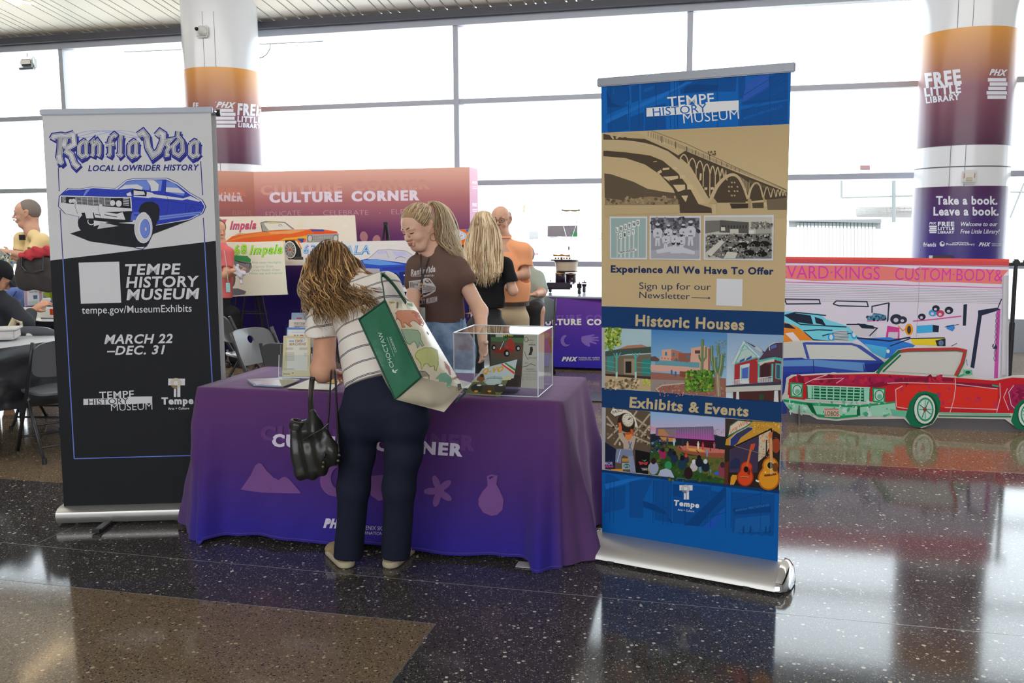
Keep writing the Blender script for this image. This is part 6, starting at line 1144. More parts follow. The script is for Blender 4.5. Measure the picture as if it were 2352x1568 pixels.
c.line([(250, 1108), (745, 1126)], 9, 'a9d4c4'); c.line([(250, 1216), (745, 1240)], 9, 'a9d4c4')
c.poly([(62, 1220), (100, 1205), (250, 1240), (700, 1265), (940, 1232), (945, 1280), (900, 1345), (650, 1352), (480, 1370), (340, 1355), (290, 1325), (160, 1310), (90, 1265)], '8cc4ac'); c.poly([(62, 1215), (250, 1240), (640, 1262), (940, 1232), (940, 1245), (640, 1282), (250, 1262), (70, 1235)], G1); c.poly([(300, 1330), (480, 1345), (660, 1335), (650, 1352), (480, 1370), (340, 1355)], G1); c.poly([(240, 1240), (290, 1250), (330, 1340), (290, 1320)], G3); c.poly([(640, 1270), (665, 1270), (668, 1345), (640, 1340)], G3); c.blobs((100, 1230, 900, 1345), 60, (6, 26), ['a9d8c4', '5fae90', '3f9a74', 'b5dccc'], 12, flat=.18); c.poly([(900, 1290), (1040, 1310), (1040, 1350), (920, 1345)], '5fae90')
c.poly([(380, 1285), (500, 1292), (510, 1355), (390, 1352)], 'd0a29a'); c.text('LOBOS', (390, 1342), (498, 1345), 34, '2f6a44', bold=.02); c.rect(388, 1288, 495, 1300, 'b5807c')
c.line([(800, 1012), (840, 960), (970, 842), (1040, 832), (1420, 826), (1490, 838), (1470, 930), (1420, 1035)], 26, '1f6a48'); c.line([(985, 838), (1050, 828), (1420, 822), (1488, 836), (1465, 930), (1412, 1032)], 24, 'a83838'); c.poly([(855, 995), (980, 855), (1400, 845), (1455, 855), (1400, 1028)], 'bdbdb9'); c.line([(845, 1000), (985, 868)], 14, '1f6a48')
c.line([(1435, 1040), (1480, 1020), (1500, 990)], 14, '3f9a74'); c.poly([(1470, 985), (1540, 985), (1545, 1022), (1480, 1028)], '5fae90'); c.ell(1510, 1005, 20, 12, '1f5a40')
def wheel_(x, y, s, full=True):
    c.poly([(x - 150 * s, y + 60 * s), (x - 118 * s, y - 60 * s), (x - 60 * s, y - 130 * s), (x + 10 * s, y - 145 * s), (x + 95 * s, y - 120 * s), (x + 125 * s, y - 60 * s), (x + 118 * s, y + 10 * s), (x + 60 * s, y + 110 * s), (x - 40 * s, y + 142 * s), (x - 110 * s, y + 125 * s)], '17684a'); c.ell(x + 5, y + 2, 96 * s, 126 * s, '0f4a34')
    c.ell(x, y, 82 * s, 112 * s, 'c6ccc4'); c.ell(x + 4, y, 66 * s, 94 * s, '2f8a68'); c.ell(x + 4, y, 54 * s, 78 * s, 'b0cfc6')
    for i in range(12): a = radians(i * 30); c.line([(x + 4, y), (x + 4 + 50 * s * cos(a), y + 74 * s * sin(a))], 7 * s, ('4fa084', '2a6a50', 'd4e0dc')[i % 3])
    c.ell(x + 2, y, 15 * s, 18 * s, '7a4a3c')
wheel_(1172, 1295, 1.0); wheel_(1975, 1335, .85)
c.line([(1290, 1322), (1840, 1335)], 12, '5fae90'); c.line([(1280, 1345), (1850, 1352)], 10, '1f6a48'); c.line([(1700, 1105), (1750, 1115)], 12, '2f9a74'); c.build('printed_car', o)
# ------------------------------------------------------------------ folding chairs
GREYP = mat('grey_chair_plastic', (.14, .15, .165), rough=.27, spec=.8); GREYM = mat('dark_chair_tube', (.045, .045, .05), rough=.35, metal=.3)
def make_chair(label, group=None):
    r = empty('folding_chair', (0, 0, 0), label, 'chair', group)
    for s in (-1, 1):
        b = MB(); b.tube([(s * .215, .235, .80), (s * .222, .16, .62), (s * .222, .06, .44), (s * .222, -.10, .2), (s * .222, -.225, .008)], .0125, 8); b.build('front_leg', GREYM, r, smooth=True, local=True)
        b = MB(); b.tube([(s * .2, -.02, .425), (s * .2, .06, .3), (s * .2, .26, .008)], .0115, 8); b.build('rear_leg', GREYM, r, smooth=True, local=True)
        for y_, z_, x_ in ((-.225, .01, .222), (.26, .01, .2)): b = MB(); b.tube([(s * x_, y_, z_ + .03), (s * x_, y_, 0)], .016, 8); b.build('foot_cap', BLACKP, r, local=True)
        b = MB(); b.tube([(s * .205, .04, .40), (s * .225, .04, .42)], .012, 8); b.build('hinge', SILVERB, r, local=True)
    for y_, z_, x_, nm in ((-.15, .12, .22, 'front_crossbar'), (.2, .1, .2, 'rear_crossbar'), (.1, .235, .2, 'rear_crossbar')): b = MB(); b.tube([(-x_, y_, z_), (x_, y_, z_)], .008, 8); b.build(nm, GREYM, r, smooth=True, local=True)
    # backrest: rounded panel with a hand hole
    out = []; n = 48
    for i in range(n):
        q = 2 * pi * i / n; x, y = sup(q, .215, .125, .55 if sin(q) > 0 else .35); out.append((x, y))
    hole = [(.032 * cos(2 * pi * i / n), .045 + .028 * sin(2 * pi * i / n)) for i in range(n)]
    b = MB(); vs = []
    for rg, dy in ((out, 0), (hole, 0), (hole, .014), (out, .014)):
        for x, z in rg: vs.append((x, .195 + (z) * .42 + dy - .035 * (1 - (x / .215) ** 2) * -1, .685 + z))
    b.add(vs, [(j * n + i, j * n + (i + 1) % n, ((j + 1) % 4) * n + (i + 1) % n, ((j + 1) % 4) * n + i) for j in range(4) for i in range(n)]); b.build('backrest', GREYP, r, smooth='auto', local=True, fixn=True)
    b = MB(); vs = []
    for k, z in ((.9, .428), (1, .434), (1, .448), (.96, .455)):
        for i in range(n): x, y = sup(2 * pi * i / n, .2 * k, .2 * k, .4); vs.append((x * (1 - .12 * (y > 0) * y / .2), y - .03, z - .012 * (1 - (y / .2) ** 2) * (k > .95 and z > .45)))
    b.add(vs, [(j * n + i, j * n + (i + 1) % n, (j + 1) * n + (i + 1) % n, (j + 1) * n + i) for j in range(3) for i in range(n)] + [tuple(range(n))[::-1], tuple(range(3 * n, 4 * n))]); b.build('seat', GREYP, r, smooth='auto', local=True, fixn=True)
    return r
def place(o, loc, face): o.location = (loc.x, loc.y, 0); o.rotation_euler = (0, 0, atan2(face[1], face[0]) + pi / 2)   # local -Y faces 'face'
ch0 = make_chair('dark folding chair at the left beside the black draped table, nearest one', 'grey folding chairs')
rf, ff = atz(103, 1066), atz(2, 1012); fd = (ff - rf).normalized(); wd_ = Vector((-fd.y, fd.x, 0)); 
if wd_.x < 0: wd_ = -wd_
place(ch0, rf + fd * .26 + wd_ * .2, fd)
for p, z_, fdir, lab in (((577, 757), .8, (.9, -.42), 'grey folding chair with round hand hole behind the left end of the purple table'), ((668, 797), .78, (.25, .97), 'dark folding chair seen from behind just left of the brochure holder'), ((505, 722), .8, (.8, .6), 'dark folding chair beside the person in coral, mostly behind the banner'), ((35, 757), .8, (.1, 1), 'grey folding chair under the person in the black cap')):
    c_ = copy_tree(ch0); c_['label'] = lab; f_ = Vector((*fdir, 0)).normalized(); place(c_, atz(*p, z_) + f_ * (.24 if 'cap' not in lab else .42), f_)

# ------------------------------------------------------------------ left hand tables
BLKCL = mat('black_plastic_sheet', (.012, .012, .016), rough=.28, spec=.6); LTOP = mat('pale_tabletop', (.55, .57, .62), .35)
def draped(nm, a, d, L, D, z, drop, cl_label, tb_label, seed, top=None):
    q = Vector((-d.y, d.x, 0)); r = empty('folding_table', a + d * L / 2 + q * D / 2 - Vector((0, 0, a.z)), tb_label, 'table'); an = atan2(d.y, d.x)
    b = MB(); b.box(a + d * L / 2 + q * D / 2 - Vector((0, 0, .02)), (L, D, .035), RZ(an)); b.build('tabletop', top or LTOP, r)
    for i in (.08, .92):
        for j in (.1, .9): p = a + d * L * i + q * D * j; b = MB(); b.tube([Vector((p.x, p.y, 0)), Vector((p.x, p.y, z - .03))], .014, 8); b.build('leg', GREYM, r)
    cs_ = [a, a + d * L, a + d * L + q * D, a + q * D]; b = MB(); NS = 50
    def fn(s, t):
        k = s * 4; i = int(k) % 4; f = k - int(k); p = cs_[i].lerp(cs_[(i + 1) % 4], f); e = (cs_[(i + 1) % 4] - cs_[i]).normalized(); o = Vector((e.y, -e.x, 0))
        w_ = .012 + t * (.02 + .02 * sin(s * 70 + seed) + .014 * sin(s * 143 + t * 5)) + .006 * sin(t * 17 + s * 31)
        return p + o * w_ + Vector((0, 0, .004 + z - p.z - t * drop + .02 * t * sin(s * 23)))
    b.grid(fn, 200, 14, wrapu=True); o = b.build('tablecloth', BLKCL, None, smooth=True); tag(o, cl_label, 'tablecloth'); return r
e0, e1 = atz(0, 801, .74), atz(128, 783, .74); ed = (e1 - e0).normalized()
draped('t', e0 - ed * 1.0, ed, 1.83, .76, .74, .42, 'shiny black plastic cloth hanging on the near left table', 'pale topped folding table at the left edge, nearest one', 1)
b = MB(); t0 = atz(4, 783, .745); b.box(t0 + Vector((-.08, .1, .04)), (.26, .2, .07), RZ(.3), bev=.012); b.box(t0 + Vector((-.08, .1, .078)), (.29, .23, .012), RZ(.3), bev=.004); tag(b.build('food_tray', mat('tray_white', (.66, .64, .62), .5)), 'white paper tray on the near left table', 'tray')
f0 = atz(60, 739, .74); f1 = atz(132, 739, .74); fdv = (f1 - f0).normalized()
draped('t', f0 - fdv * 1.1, fdv, 2.2, .7, .74, .3, 'short black cloth on the table behind the person in the black cap', 'black draped folding table under the upright sign at the left', 2, mat('far_tabletop', (.5, .5, .55), .4))
def prop(q, v, th, m, nm, label, cat): P = [atv(x, y, v) for x, y in q]; b = MB(); b.slab(P, UY * th); return tag(b.build(nm, m), label, cat)
sv = atz(75, 712, .752).dot(UY)
o = prop([(57, 712), (99, 711), (96, 651), (54, 653)], sv, .012, mat('sign_frame', (.6, .62, .68), .3), 'sign_holder', 'upright clear sign holder with gradient flyer on the black draped table', 'sign')
c = Canvas(planept(W(0, sv), -UY), gain=1.5).frame(0, 580, 7.125); c.poly([(392, 520), (680, 505), (692, 915), (415, 930)], lambda x, y: mix('c9a08a', '8a7ab0', (y - 652) / 60)); c.poly([(440, 615), (640, 605), (650, 850), (455, 860)], 'c5c4d0'); c.poly([(540, 700), (610, 695), (612, 755), (550, 760)], '4a6a80'); c.poly([(420, 880), (690, 862), (692, 915), (422, 928)], '3f3468'); c.poly([(460, 800), (620, 790), (620, 850), (470, 855)], 'a8bcae'); c.text('CULTURE CORNER', (440, 575), (640, 565), 22, 'd8ccd0', bold=.05); c.text('Ranfla Vida', (480, 655), (605, 648), 22, '4a4a7a', bold=.02); c.build('printed_flyer', o)
def basket(px, py, wd, dp, h, rz, label):
    p = atz(px, py, .745); r = empty('paper_tray', p, label, 'tray'); M_ = RZ(rz)
    for cx_, cy_, sx, sy, nm in ((0, -dp / 2, wd, .006, 'side'), (0, dp / 2, wd, .006, 'side'), (-wd / 2, 0, .006, dp, 'side'), (wd / 2, 0, .006, dp, 'side')):
        b = MB(); b.box(p + M_ @ Vector((cx_, cy_, h / 2)), (sx, sy, h), M_); b.build(nm, PAPER, r)
    b = MB(); b.box(p + Vector((0, 0, .004)), (wd, dp, .006), M_); b.build('base', PAPER, r)
basket(60, 722, .2, .18, .06, .2, 'white slatted tray at the foot of the upright sign'); basket(112, 727, .26, .2, .08, -.2, 'white tray right of the upright sign beside the pink car card')
o = prop([(95, 736), (122, 735), (121, 716), (100, 718)], sv - .12, .003, mat('card_white', (.6, .58, .6), .4), 'photo_card', 'card with a pink car photo leaning on the white tray', 'card')
c = Canvas(planept(W(0, sv - .12), -UY), gain=1.5).frame(0, 580, 7.125); c.poly([(680, 1000), (770, 990), (825, 1030), (830, 1075), (700, 1060)], 'd88ab0'); c.ell(762, 1065, 14, 22, '2a2428'); c.line([(600, 1040), (730, 1040)], 10, '7a7078'); c.build('printed_car', o)
b = MB(); b.slab([atz(70, 734, .746), atz(96, 738, .746), atz(92, 727, .746), atz(74, 725, .746)], (0, 0, .002)); tag(b.build('paper_sheet', PAPER), 'loose white sheet on the black draped table', 'paper')
b = MB(); b.box(atz(121, 716, .84), (.04, .02, .05), RW); tag(b.build('price_tag', mat('tag_orange', 'e8501a', .5)), 'small bright orange tag on the white tray', 'tag')
LIME = mat('lime_upholstery', '8a9a2e', .7); DKB = mat('navy_bag', (.02, .022, .03), .6)
for i, (u0_, lab) in enumerate(((-9.6, 'lime green lounge seat behind the black backpack at the left'), (-7.9, 'lime green lounge seat behind the person in yellow'))):
    r = empty('lounge_seat', W(u0_, 10.2), lab, 'seat')
    b = MB(); b.box(W(u0_, 10.2, .25), (1.5, .7, .42), RW, bev=.05); b.build('seat', LIME, r); b = MB(); b.box(W(u0_, 10.5, .6), (1.5, .2, .5), RW, bev=.06); b.build('backrest', LIME, r)
    b = MB(); b.box(W(u0_, 10.2, .02), (1.3, .5, .05), RW); b.build('plinth', BLACKP, r)

# ------------------------------------------------------------------ outside
def ext(q, v, th, col, nm, label, cat='building', rough=.9):
    P = [atv(x, y, v) for x, y in q]; P[2].z = P[3].z = -4.25; b = MB(); b.slab(P, UY * th); return tag(b.build(nm, mat(nm + '_paint', col, rough)), label, cat)
g = MB(); g.quad(W(-900, VW + .4, -4.2), W(900, VW + .4, -4.2), W(900, 1500, -4.2), W(-900, 1500, -4.2)); tag(g.build('trim_4', mat('apron_concrete', (.5, .5, .48), .9)), 'pale concrete airfield apron outside', kind='structure')
o = ext([(1958, 372), (2125, 366), (2125, 475), (1962, 475)], 26, 3, (.19, .19, .19), 'service_container', 'pale square service unit with a red mark outside, left of the right pillar')
b = MB(); b.slab([atv(1976, 380, 25.98), atv(1998, 380, 25.98), atv(1998, 388, 25.98), atv(1976, 388, 25.98)], UY * .02); b.build('mark', mat('red_mark', (.06, .02, .02), .5), o)
b = MB(); b.slab([atv(1962, 476, 26), atv(2125, 474, 26), atv(2125, 500, 26), atv(1968, 498, 26)], UY * 2.5); b.build('base', mat('unit_base', (.17, .175, .18), .9), o)
o = ext([(1790, 506), (2180, 504), (2180, 640), (1790, 640)], 22, 2, (.2, .2, .195), 'service_building', 'low white service building with a corrugated door outside on the right')
for i in range(22):
    x = 1830 + i * 8.3; b = MB(); b.slab([atv(x, 511, 21.97), atv(x + 6.6, 511, 21.97), atv(x + 6.6, 630, 21.97), atv(x, 630, 21.97)], UY * .03); b.build('door_rib', mat('rib', (.145, .16, .16), .7), o)
b = MB(); b.slab([atv(1812, 506, 21.9), atv(2024, 503, 21.9), atv(2024, 512, 21.9), atv(1812, 508, 21.9)], UY * .1); b.build('lintel', mat('lintel_dark', (.06, .065, .07), .9), o)
rl = empty('guard_rail', W(4.5, 20, -4), 'thin grey guard rail outside in front of the service unit', 'railing')
for a in (((1933, 415), (1933, 454)), ((2053, 415), (2053, 510)), ((2352, 420), (2320, 500))): b = MB(); b.tube([atv(*a[0], 20), atv(*a[1], 20)], .02 if a[0][0] != 2053 else .04, 6); b.build('post', mat('rail_grey', (.07, .08, .085), .6), rl)
for a in (((1933, 453), (2110, 448)), ((2310, 440), (2360, 440))): b = MB(); b.tube([atv(*a[0], 20), atv(*a[1], 20)], .02, 6); b.build('rail', mat('rail_grey2', (.09, .1, .105), .6), rl)
for i, (x0, x1, y0, y1, v, cl) in enumerate(((1186, 1215, 532, 548, 400, .17), (1220, 1262, 528, 548, 440, .175), (1290, 1375, 534, 550, 380, .18), (1376, 1392, 526, 546, 410, .165))):
    ext([(x0, y0), (x1, y0), (x1, y1), (x0, y1)], v, 20, (cl, cl, cl * 1.05), 'terminal_building', ('pale distant building just right of the person in orange', 'pale distant building under the signal mast', 'pale distant building behind the grey window notice', 'pale distant building at the edge of the right banner')[i])
mt = empty('signal_mast', W(-14, 300, -4.2), 'faint distant mast with a red tip beyond the runway', 'mast')
b = MB(); b.tube([atv(1203, 545, 300), atv(1203, 487, 300)], .5, 6); b.build('mast_pole', mat('mast_grey', (.17, .17, .17), .9), mt); b = MB(); b.tube([atv(1203, 487, 300), atv(1204, 471, 300)], .35, 6); b.build('mast_tip', mat('mast_red', (.2, .09, .07), .9), mt)
b = MB(); b.slab([atv(1215, 581, 60), atv(1233, 581, 60), atv(1233, 586, 60), atv(1215, 586, 60)], UY * .5); tag(b.build('runway_barrier', mat('barrier_red', (.2, .06, .07), .9)), 'small red runway barrier beyond the oval table', 'barrier')
hl = MB(); rr_ = random.Random(5); P = [atv(-200, 540, 1200)] + [atv(-200 + i * 60, 520 - 14 * abs(sin(i * .31)) - rr_.uniform(0, 5), 1200) for i in range(48)] + [atv(2640, 540, 1200)]; hl.slab(P, UY * 30); tag(hl.build('trim_5', mat('hill_haze', (.24, .25, .26), 1)), 'pale hazy hills on the horizon', kind='structure')
# flood light outside, soffit edge and cable
fl_ = empty('flood_light', atv(62, 145, 13.0), 'white twin flood light fixture outside the top left pane', 'lamp')
b = MB(); b.box(atv(62, 146, 13.0), (.33, .12, .2), RW, bev=.03); b.build('housing', mat('flood_white', (.2, .2, .2), .5), fl_)
b = MB(); b.box(atv(60, 143, 12.92), (.22, .04, .1), RW, bev=.02); b.build('lens', mat('flood_lens', (.11, .1, .09), .3), fl_)
b = MB(); b.tube([atv(62, 133, 13.0), atv(62, 118, 13.0)], .015, 6); b.build('bracket', mat('flood_bracket', (.12, .12, .12), .5), fl_)
for a in (((285, 119), (440, 112)), ((596, 101), (742, 94))): b = MB(); b.tube([atv(*a[0], 12.6), atv(*a[1], 12.6)], .012, 6); tag(b.build('soffit_rail', mat('soffit', (.13, .14, .14), .7)), 'thin pale rail outside near the top of the glazing, ' + ('left of the left pillar' if a[0][0] < 400 else 'right of the left pillar'), 'rail')
b = MB(); b.tube([atv(621, 98, 12.6), atv(620, 112, 12.6), atv(613, 124, 12.6), atv(604, 131, 12.6), atv(596, 133, 12.6)], .008, 6); tag(b.build('cable', mat('cable_grey', (.07, .07, .07), .6)), 'thin cable curving outside the glass beside the left pillar', 'cable')
# ------------------------------------------------------------------ organic shapes: blended solids turned into one continuous surface
class Blob:
    def __init__(s, h=.006): s.h = h; s.p = []; s.cuts = []; s.ns = None
    def cap(s, a, b, ra, rb=None, k=.02, flat=None, sub=False):
        s.p.append((np.array(a, float), np.array(b, float), ra, ra if rb is None else rb, k, (np.array(flat[0].normalized(), float), flat[1]) if flat else None, sub)); return s
    def chain(s, pts, rs, k=.02, flat=None):
        for i in range(len(pts) - 1): s.cap(pts[i], pts[i + 1], rs[i], rs[i + 1], k, flat)
        return s
    def ball(s, c, r, k=.02, flat=None, sub=False): return s.cap(c, Vector(c) + Vector((0, 0, 1e-4)), r, r, k, flat, sub)
    def cut(s, p, n): s.cuts.append((np.array(p, float), np.array(Vector(n).normalized(), float))); return s
    def mesh(s, name):
        h = s.h; P = [q for q in s.p if not q[6]]; m = 3 * h + .01
        lo = np.min([np.minimum(q[0], q[1]) - max(q[2], q[3]) for q in P], axis=0) - m; hi = np.max([np.maximum(q[0], q[1]) + max(q[2], q[3]) for q in P], axis=0) + m
        n = np.ceil((hi - lo) / h).astype(int) + 1; fld = np.full(n, .06, np.float32); ax = [lo[i] + h * np.arange(n[i]) for i in range(3)]
        for a, b, ra, rb, k, fl, sub in s.p:
            mg = max(ra, rb) + k + 2 * h; i0 = np.maximum(0, ((np.minimum(a, b) - mg - lo) / h).astype(int)); i1 = np.minimum(n, ((np.maximum(a, b) + mg - lo) / h).astype(int) + 2)
            if (i1 <= i0).any(): continue
            X, Y, Z = np.meshgrid(*[ax[i][i0[i]:i1[i]] for i in range(3)], indexing='ij'); ab = b - a; L2 = ab @ ab
            t = np.clip(((X - a[0]) * ab[0] + (Y - a[1]) * ab[1] + (Z - a[2]) * ab[2]) / L2, 0, 1); qx, qy, qz = X - a[0] - ab[0] * t, Y - a[1] - ab[1] * t, Z - a[2] - ab[2] * t
            d2 = qx * qx + qy * qy + qz * qz; r = ra + (rb - ra) * t
            if fl:
                f, sq = fl; e = qx * f[0] + qy * f[1] + qz * f[2]; d2 = d2 + e * e * (1 / sq ** 2 - 1); d = np.sqrt(d2); g = np.sqrt(np.maximum(d2 + e * e * (1 / sq ** 4 - 1 / sq ** 2), 1e-12)); d = (d - r) * d / np.maximum(g, 1e-6)
            else: d = np.sqrt(d2) - r
            sl = tuple(slice(i0[i], i1[i]) for i in range(3)); F_ = fld[sl]
            if sub: d = -d; hh = np.maximum(k - np.abs(F_ - d), 0) / k; fld[sl] = np.maximum(F_, d) + hh * hh * k * .25
            else: hh = np.maximum(k - np.abs(F_ - d), 0) / k; fld[sl] = np.minimum(F_, d) - hh * hh * k * .25
        if s.cuts or s.ns:
            X, Y, Z = np.meshgrid(*ax, indexing='ij')
            if s.ns: fld += s.ns(X, Y, Z).astype(np.float32)
            for p, q in s.cuts: fld = np.maximum(fld, (X - p[0]) * q[0] + (Y - p[1]) * q[1] + (Z - p[2]) * q[2])
        ins = fld < 0; nx, ny, nz = n - 1
        c8 = sum(ins[i:i + nx, j:j + ny, k:k + nz].astype(np.int8) for i in (0, 1) for j in (0, 1) for k in (0, 1)); act = (c8 > 0) & (c8 < 8); idx = np.argwhere(act); ids = np.full(act.shape, -1, np.int64); ids[tuple(idx.T)] = np.arange(len(idx))
        acc = np.zeros((len(idx), 3)); cnt = np.zeros(len(idx))
        for axn in range(3):
            for o1 in (0, 1):
                for o2 in (0, 1):
                    off = np.zeros(3, int); ot = [q for q in range(3) if q != axn]; off[ot[0]] = o1; off[ot[1]] = o2; A_ = idx + off; B_ = A_.copy(); B_[:, axn] += 1
                    va = fld[tuple(A_.T)]; vb = fld[tuple(B_.T)]; mk = (va < 0) != (vb < 0); t = np.where(mk, va / np.where(mk, va - vb, 1), 0); pt = off[None, :].astype(float).repeat(len(idx), 0); pt[:, axn] += t; acc[mk] += pt[mk]; cnt[mk] += 1
        V = lo + h * (idx + acc / np.maximum(cnt, 1)[:, None]); Q = []
        for axn in range(3):
            ot = [q for q in range(3) if q != axn]; sA = [slice(None)] * 3; sB = [slice(None)] * 3; sA[axn] = slice(0, n[axn] - 1); sB[axn] = slice(1, n[axn]); sg = ins[tuple(sA)] != ins[tuple(sB)]; e = np.argwhere(sg); e = e[(e[:, ot[0]] > 0) & (e[:, ot[1]] > 0) & (e[:, ot[0]] < n[ot[0]] - 1) & (e[:, ot[1]] < n[ot[1]] - 1)]
            if not len(e): continue
            def g(d0, d1): q = e.copy(); q[:, ot[0]] += d0; q[:, ot[1]] += d1; return ids[tuple(q.T)]
            qd = np.stack([g(-1, -1), g(0, -1), g(0, 0), g(-1, 0)], 1); flip = ins[tuple(e.T)] ^ (axn == 1); qd[~flip] = qd[~flip][:, ::-1]; Q.append(qd)
        Q = np.concatenate(Q); Q = Q[(Q >= 0).all(1)]; me = bpy.data.meshes.new(name); me.vertices.add(len(V)); me.vertices.foreach_set('co', V.astype(np.float32).ravel()); me.loops.add(len(Q) * 4); me.loops.foreach_set('vertex_index', Q.ravel().astype(np.int32)); me.polygons.add(len(Q)); me.polygons.foreach_set('loop_start', (np.arange(len(Q)) * 4).astype(np.int32)); me.polygons.foreach_set('use_smooth', np.ones(len(Q), bool)); me.update(calc_edges=True); me.validate(); return me
    def build(s, name, m, parent, label=None): return link(s.mesh(name), name, parent, m=m, label=label)
def folds(amp, fx, fy, fz, ph=0.0):
    return lambda X, Y, Z: amp * (np.sin(X * fx + Z * fz * .6 + ph + 2 * np.sin(Z * 9 + ph)) + .7 * np.sin(Y * fy - Z * fz + ph * 2 + 1.5 * np.sin(X * 11)) + .5 * np.sin(Z * fz * 1.7 + X * fx * .8 + ph))
SKIN = mat('skin_tan', 'dfa98a', .5, spec=.3, noise=(14, .35, 'c98a70')); SKIN2 = mat('skin_fair', 'eec0a4', .45, spec=.35, noise=(20, .3, 'e0a68c')); SKIN3 = mat('skin_ruddy', 'd8aa92', .5, spec=.3, noise=(14, .4, 'b98468'))
def J(px, py, v): return atv(px, py, v)
class Head:
    def __init__(s, c, f, up=Vector((0, 0, 1)), size=1.0):
        s.c = Vector(c); s.f = Vector(f).normalized(); s.u = (Vector(up) - s.f * Vector(up).dot(s.f)).normalized(); s.r = s.f.cross(s.u); s.k = size
    def P(s, x, y, z): return s.c + (s.r * x + s.f * y + s.u * z) * s.k
    def add(s, B, male=False, neck=None, nr=.05):
        k = s.k; P = s.P
        B.ball(P(0, -.018, .03), .088 * k, .03, (s.r, .86)); B.ball(P(0, .018, .035), .076 * k, .03, (s.r, .95)); B.cap(P(0, .02, -.005), P(0, .042, -.06), .066 * k, .042 * k, .03, (s.r, .96))
        B.cap(P(-.02, .05, -.092), P(.02, .05, -.092), .023 * k + (.004 if male else 0), None, .03)
        for q in (-1, 1):
            B.cap(P(q * .055, -.01, -.02), P(q * .03, .045, -.085), .021 * k, .017 * k, .025); B.ball(P(q * .038, .062, -.03), .021 * k, .03)
            B.ball(P(q * .031, .094, .010), .012 * k, .012, None, True); B.ball(P(q * .031, .077, .008), .0135 * k, .006); B.cap(P(q * .014, .091, .027), P(q * .048, .08, .025), .007 * k, .005 * k, .012)
            B.cap(P(q * .086, -.010, .022), P(q * .080, .0, -.022), .021 * k, .0105 * k, .004, ((s.r + s.f * .5 * q).normalized(), .35)); B.ball(P(q * .097, .0, .01), .012 * k, .004, None, True); B.cap(P(q * .012, .097, -.026), P(q * .012, .094, -.028), .0075 * k, None, .008)
        B.cap(P(0, .088, .016), P(0, .112, -.022), .007 * k, .0105 * k, .012)
        B.cap(P(-.018, .091, -.052), P(.018, .091, -.052), .0075 * k, None, .006); B.cap(P(-.014, .09, -.064), P(.014, .09, -.064), .008 * k, None, .006)
        if neck is not None: B.cap(P(0, -.03, -.05), neck, nr * k, nr * 1.05, .03)
    def face(s, root, smile=0.0, brow='4a3524', open_=False, lip='b5605a', iris=True):
        k = s.k; P = s.P
        for q in (-1, 1):
            b = MB(); b.tube([P(q * (.093 - .002 * abs(i - 5)), -.004 - .017 * sin(i * .42 - .3), -.022 + .058 * (i / 10) - .004 * (i > 8)) for i in range(11)] + [P(q * .089, .006, .026), P(q * .088, .006, .012)], [.0045 * k] * 10 + [.004 * k, .003 * k, .002 * k], 6); b.build('ear_rim', mat('ear_skin', 'dc9a7c', .5), root, smooth=True)
            b = MB(); b.tube([P(q * (.013 + .012 * i), .1 - .006 * i - .0009 * i * i, .026 + (.005, .008, .008, .003)[i]) for i in range(4)], [.0026 * k, .004 * k, .0036 * k, .0016 * k], 6, flat=.6); b.build('eyebrow', mat('brow', brow, .8), root)
            if open_:
                b = MB(); b.lathe([(.0001, .0125), (.006, .011), (.0105, .007), (.0125, 0)], P(q * .031, .0795, .009), 14, Matrix((s.r, s.u, s.f)).transposed()); b.build('eye', mat('eye_white', (.55, .53, .5), .2), root)
                b = MB(); b.lathe([(.0001, .0132), (.0045, .0126), (.0052, .0115)], P(q * .031, .0795, .009), 12, Matrix((s.r, s.u, s.f)).transposed()); b.build('iris', mat('iris_dark', (.03, .02, .015), .15), root)
            b = MB(); b.tube([P(q * (.019 + .006 * i), .0915 - .0006 * i * i, .003 + (.0015, -.001, -.0018, -.0005, .002)[i] + (.004 if open_ else 0)) for i in range(5)], [.0012, .0024, .003, .003, .0018], 6); b.build('eyelashes', mat('lash', (.03, .02, .015), .6), root)
        b = MB(); b.tube([P(x, .0985 - 9 * x * x, -.0525 + smile * 10 * x * x) for x in (-.024, -.016, -.008, 0, .008, .016, .024)], [.001, .003, .0038, .0032, .0038, .003, .001], 8); b.build('upper_lip', mat('lip', lip, .4), root)
        b = MB(); b.tube([P(x, .0975 - 9 * x * x, -.0605 - smile * .001 + smile * 11 * x * x) for x in (-.02, -.012, 0, .012, .02)], [.001, .0036, .0044, .0036, .001], 8); b.build('lower_lip', mat('lip2', lip, .4), root)
        if smile > .6: b = MB(); b.tube([P(x, .0965 - 8 * x * x, -.0565 + smile * 10 * x * x) for x in (-.016, -.008, 0, .008, .016)], [.0008, .0024, .003, .0024, .0008], 6); b.build('teeth', mat('teeth', (.7, .68, .64), .3), root)
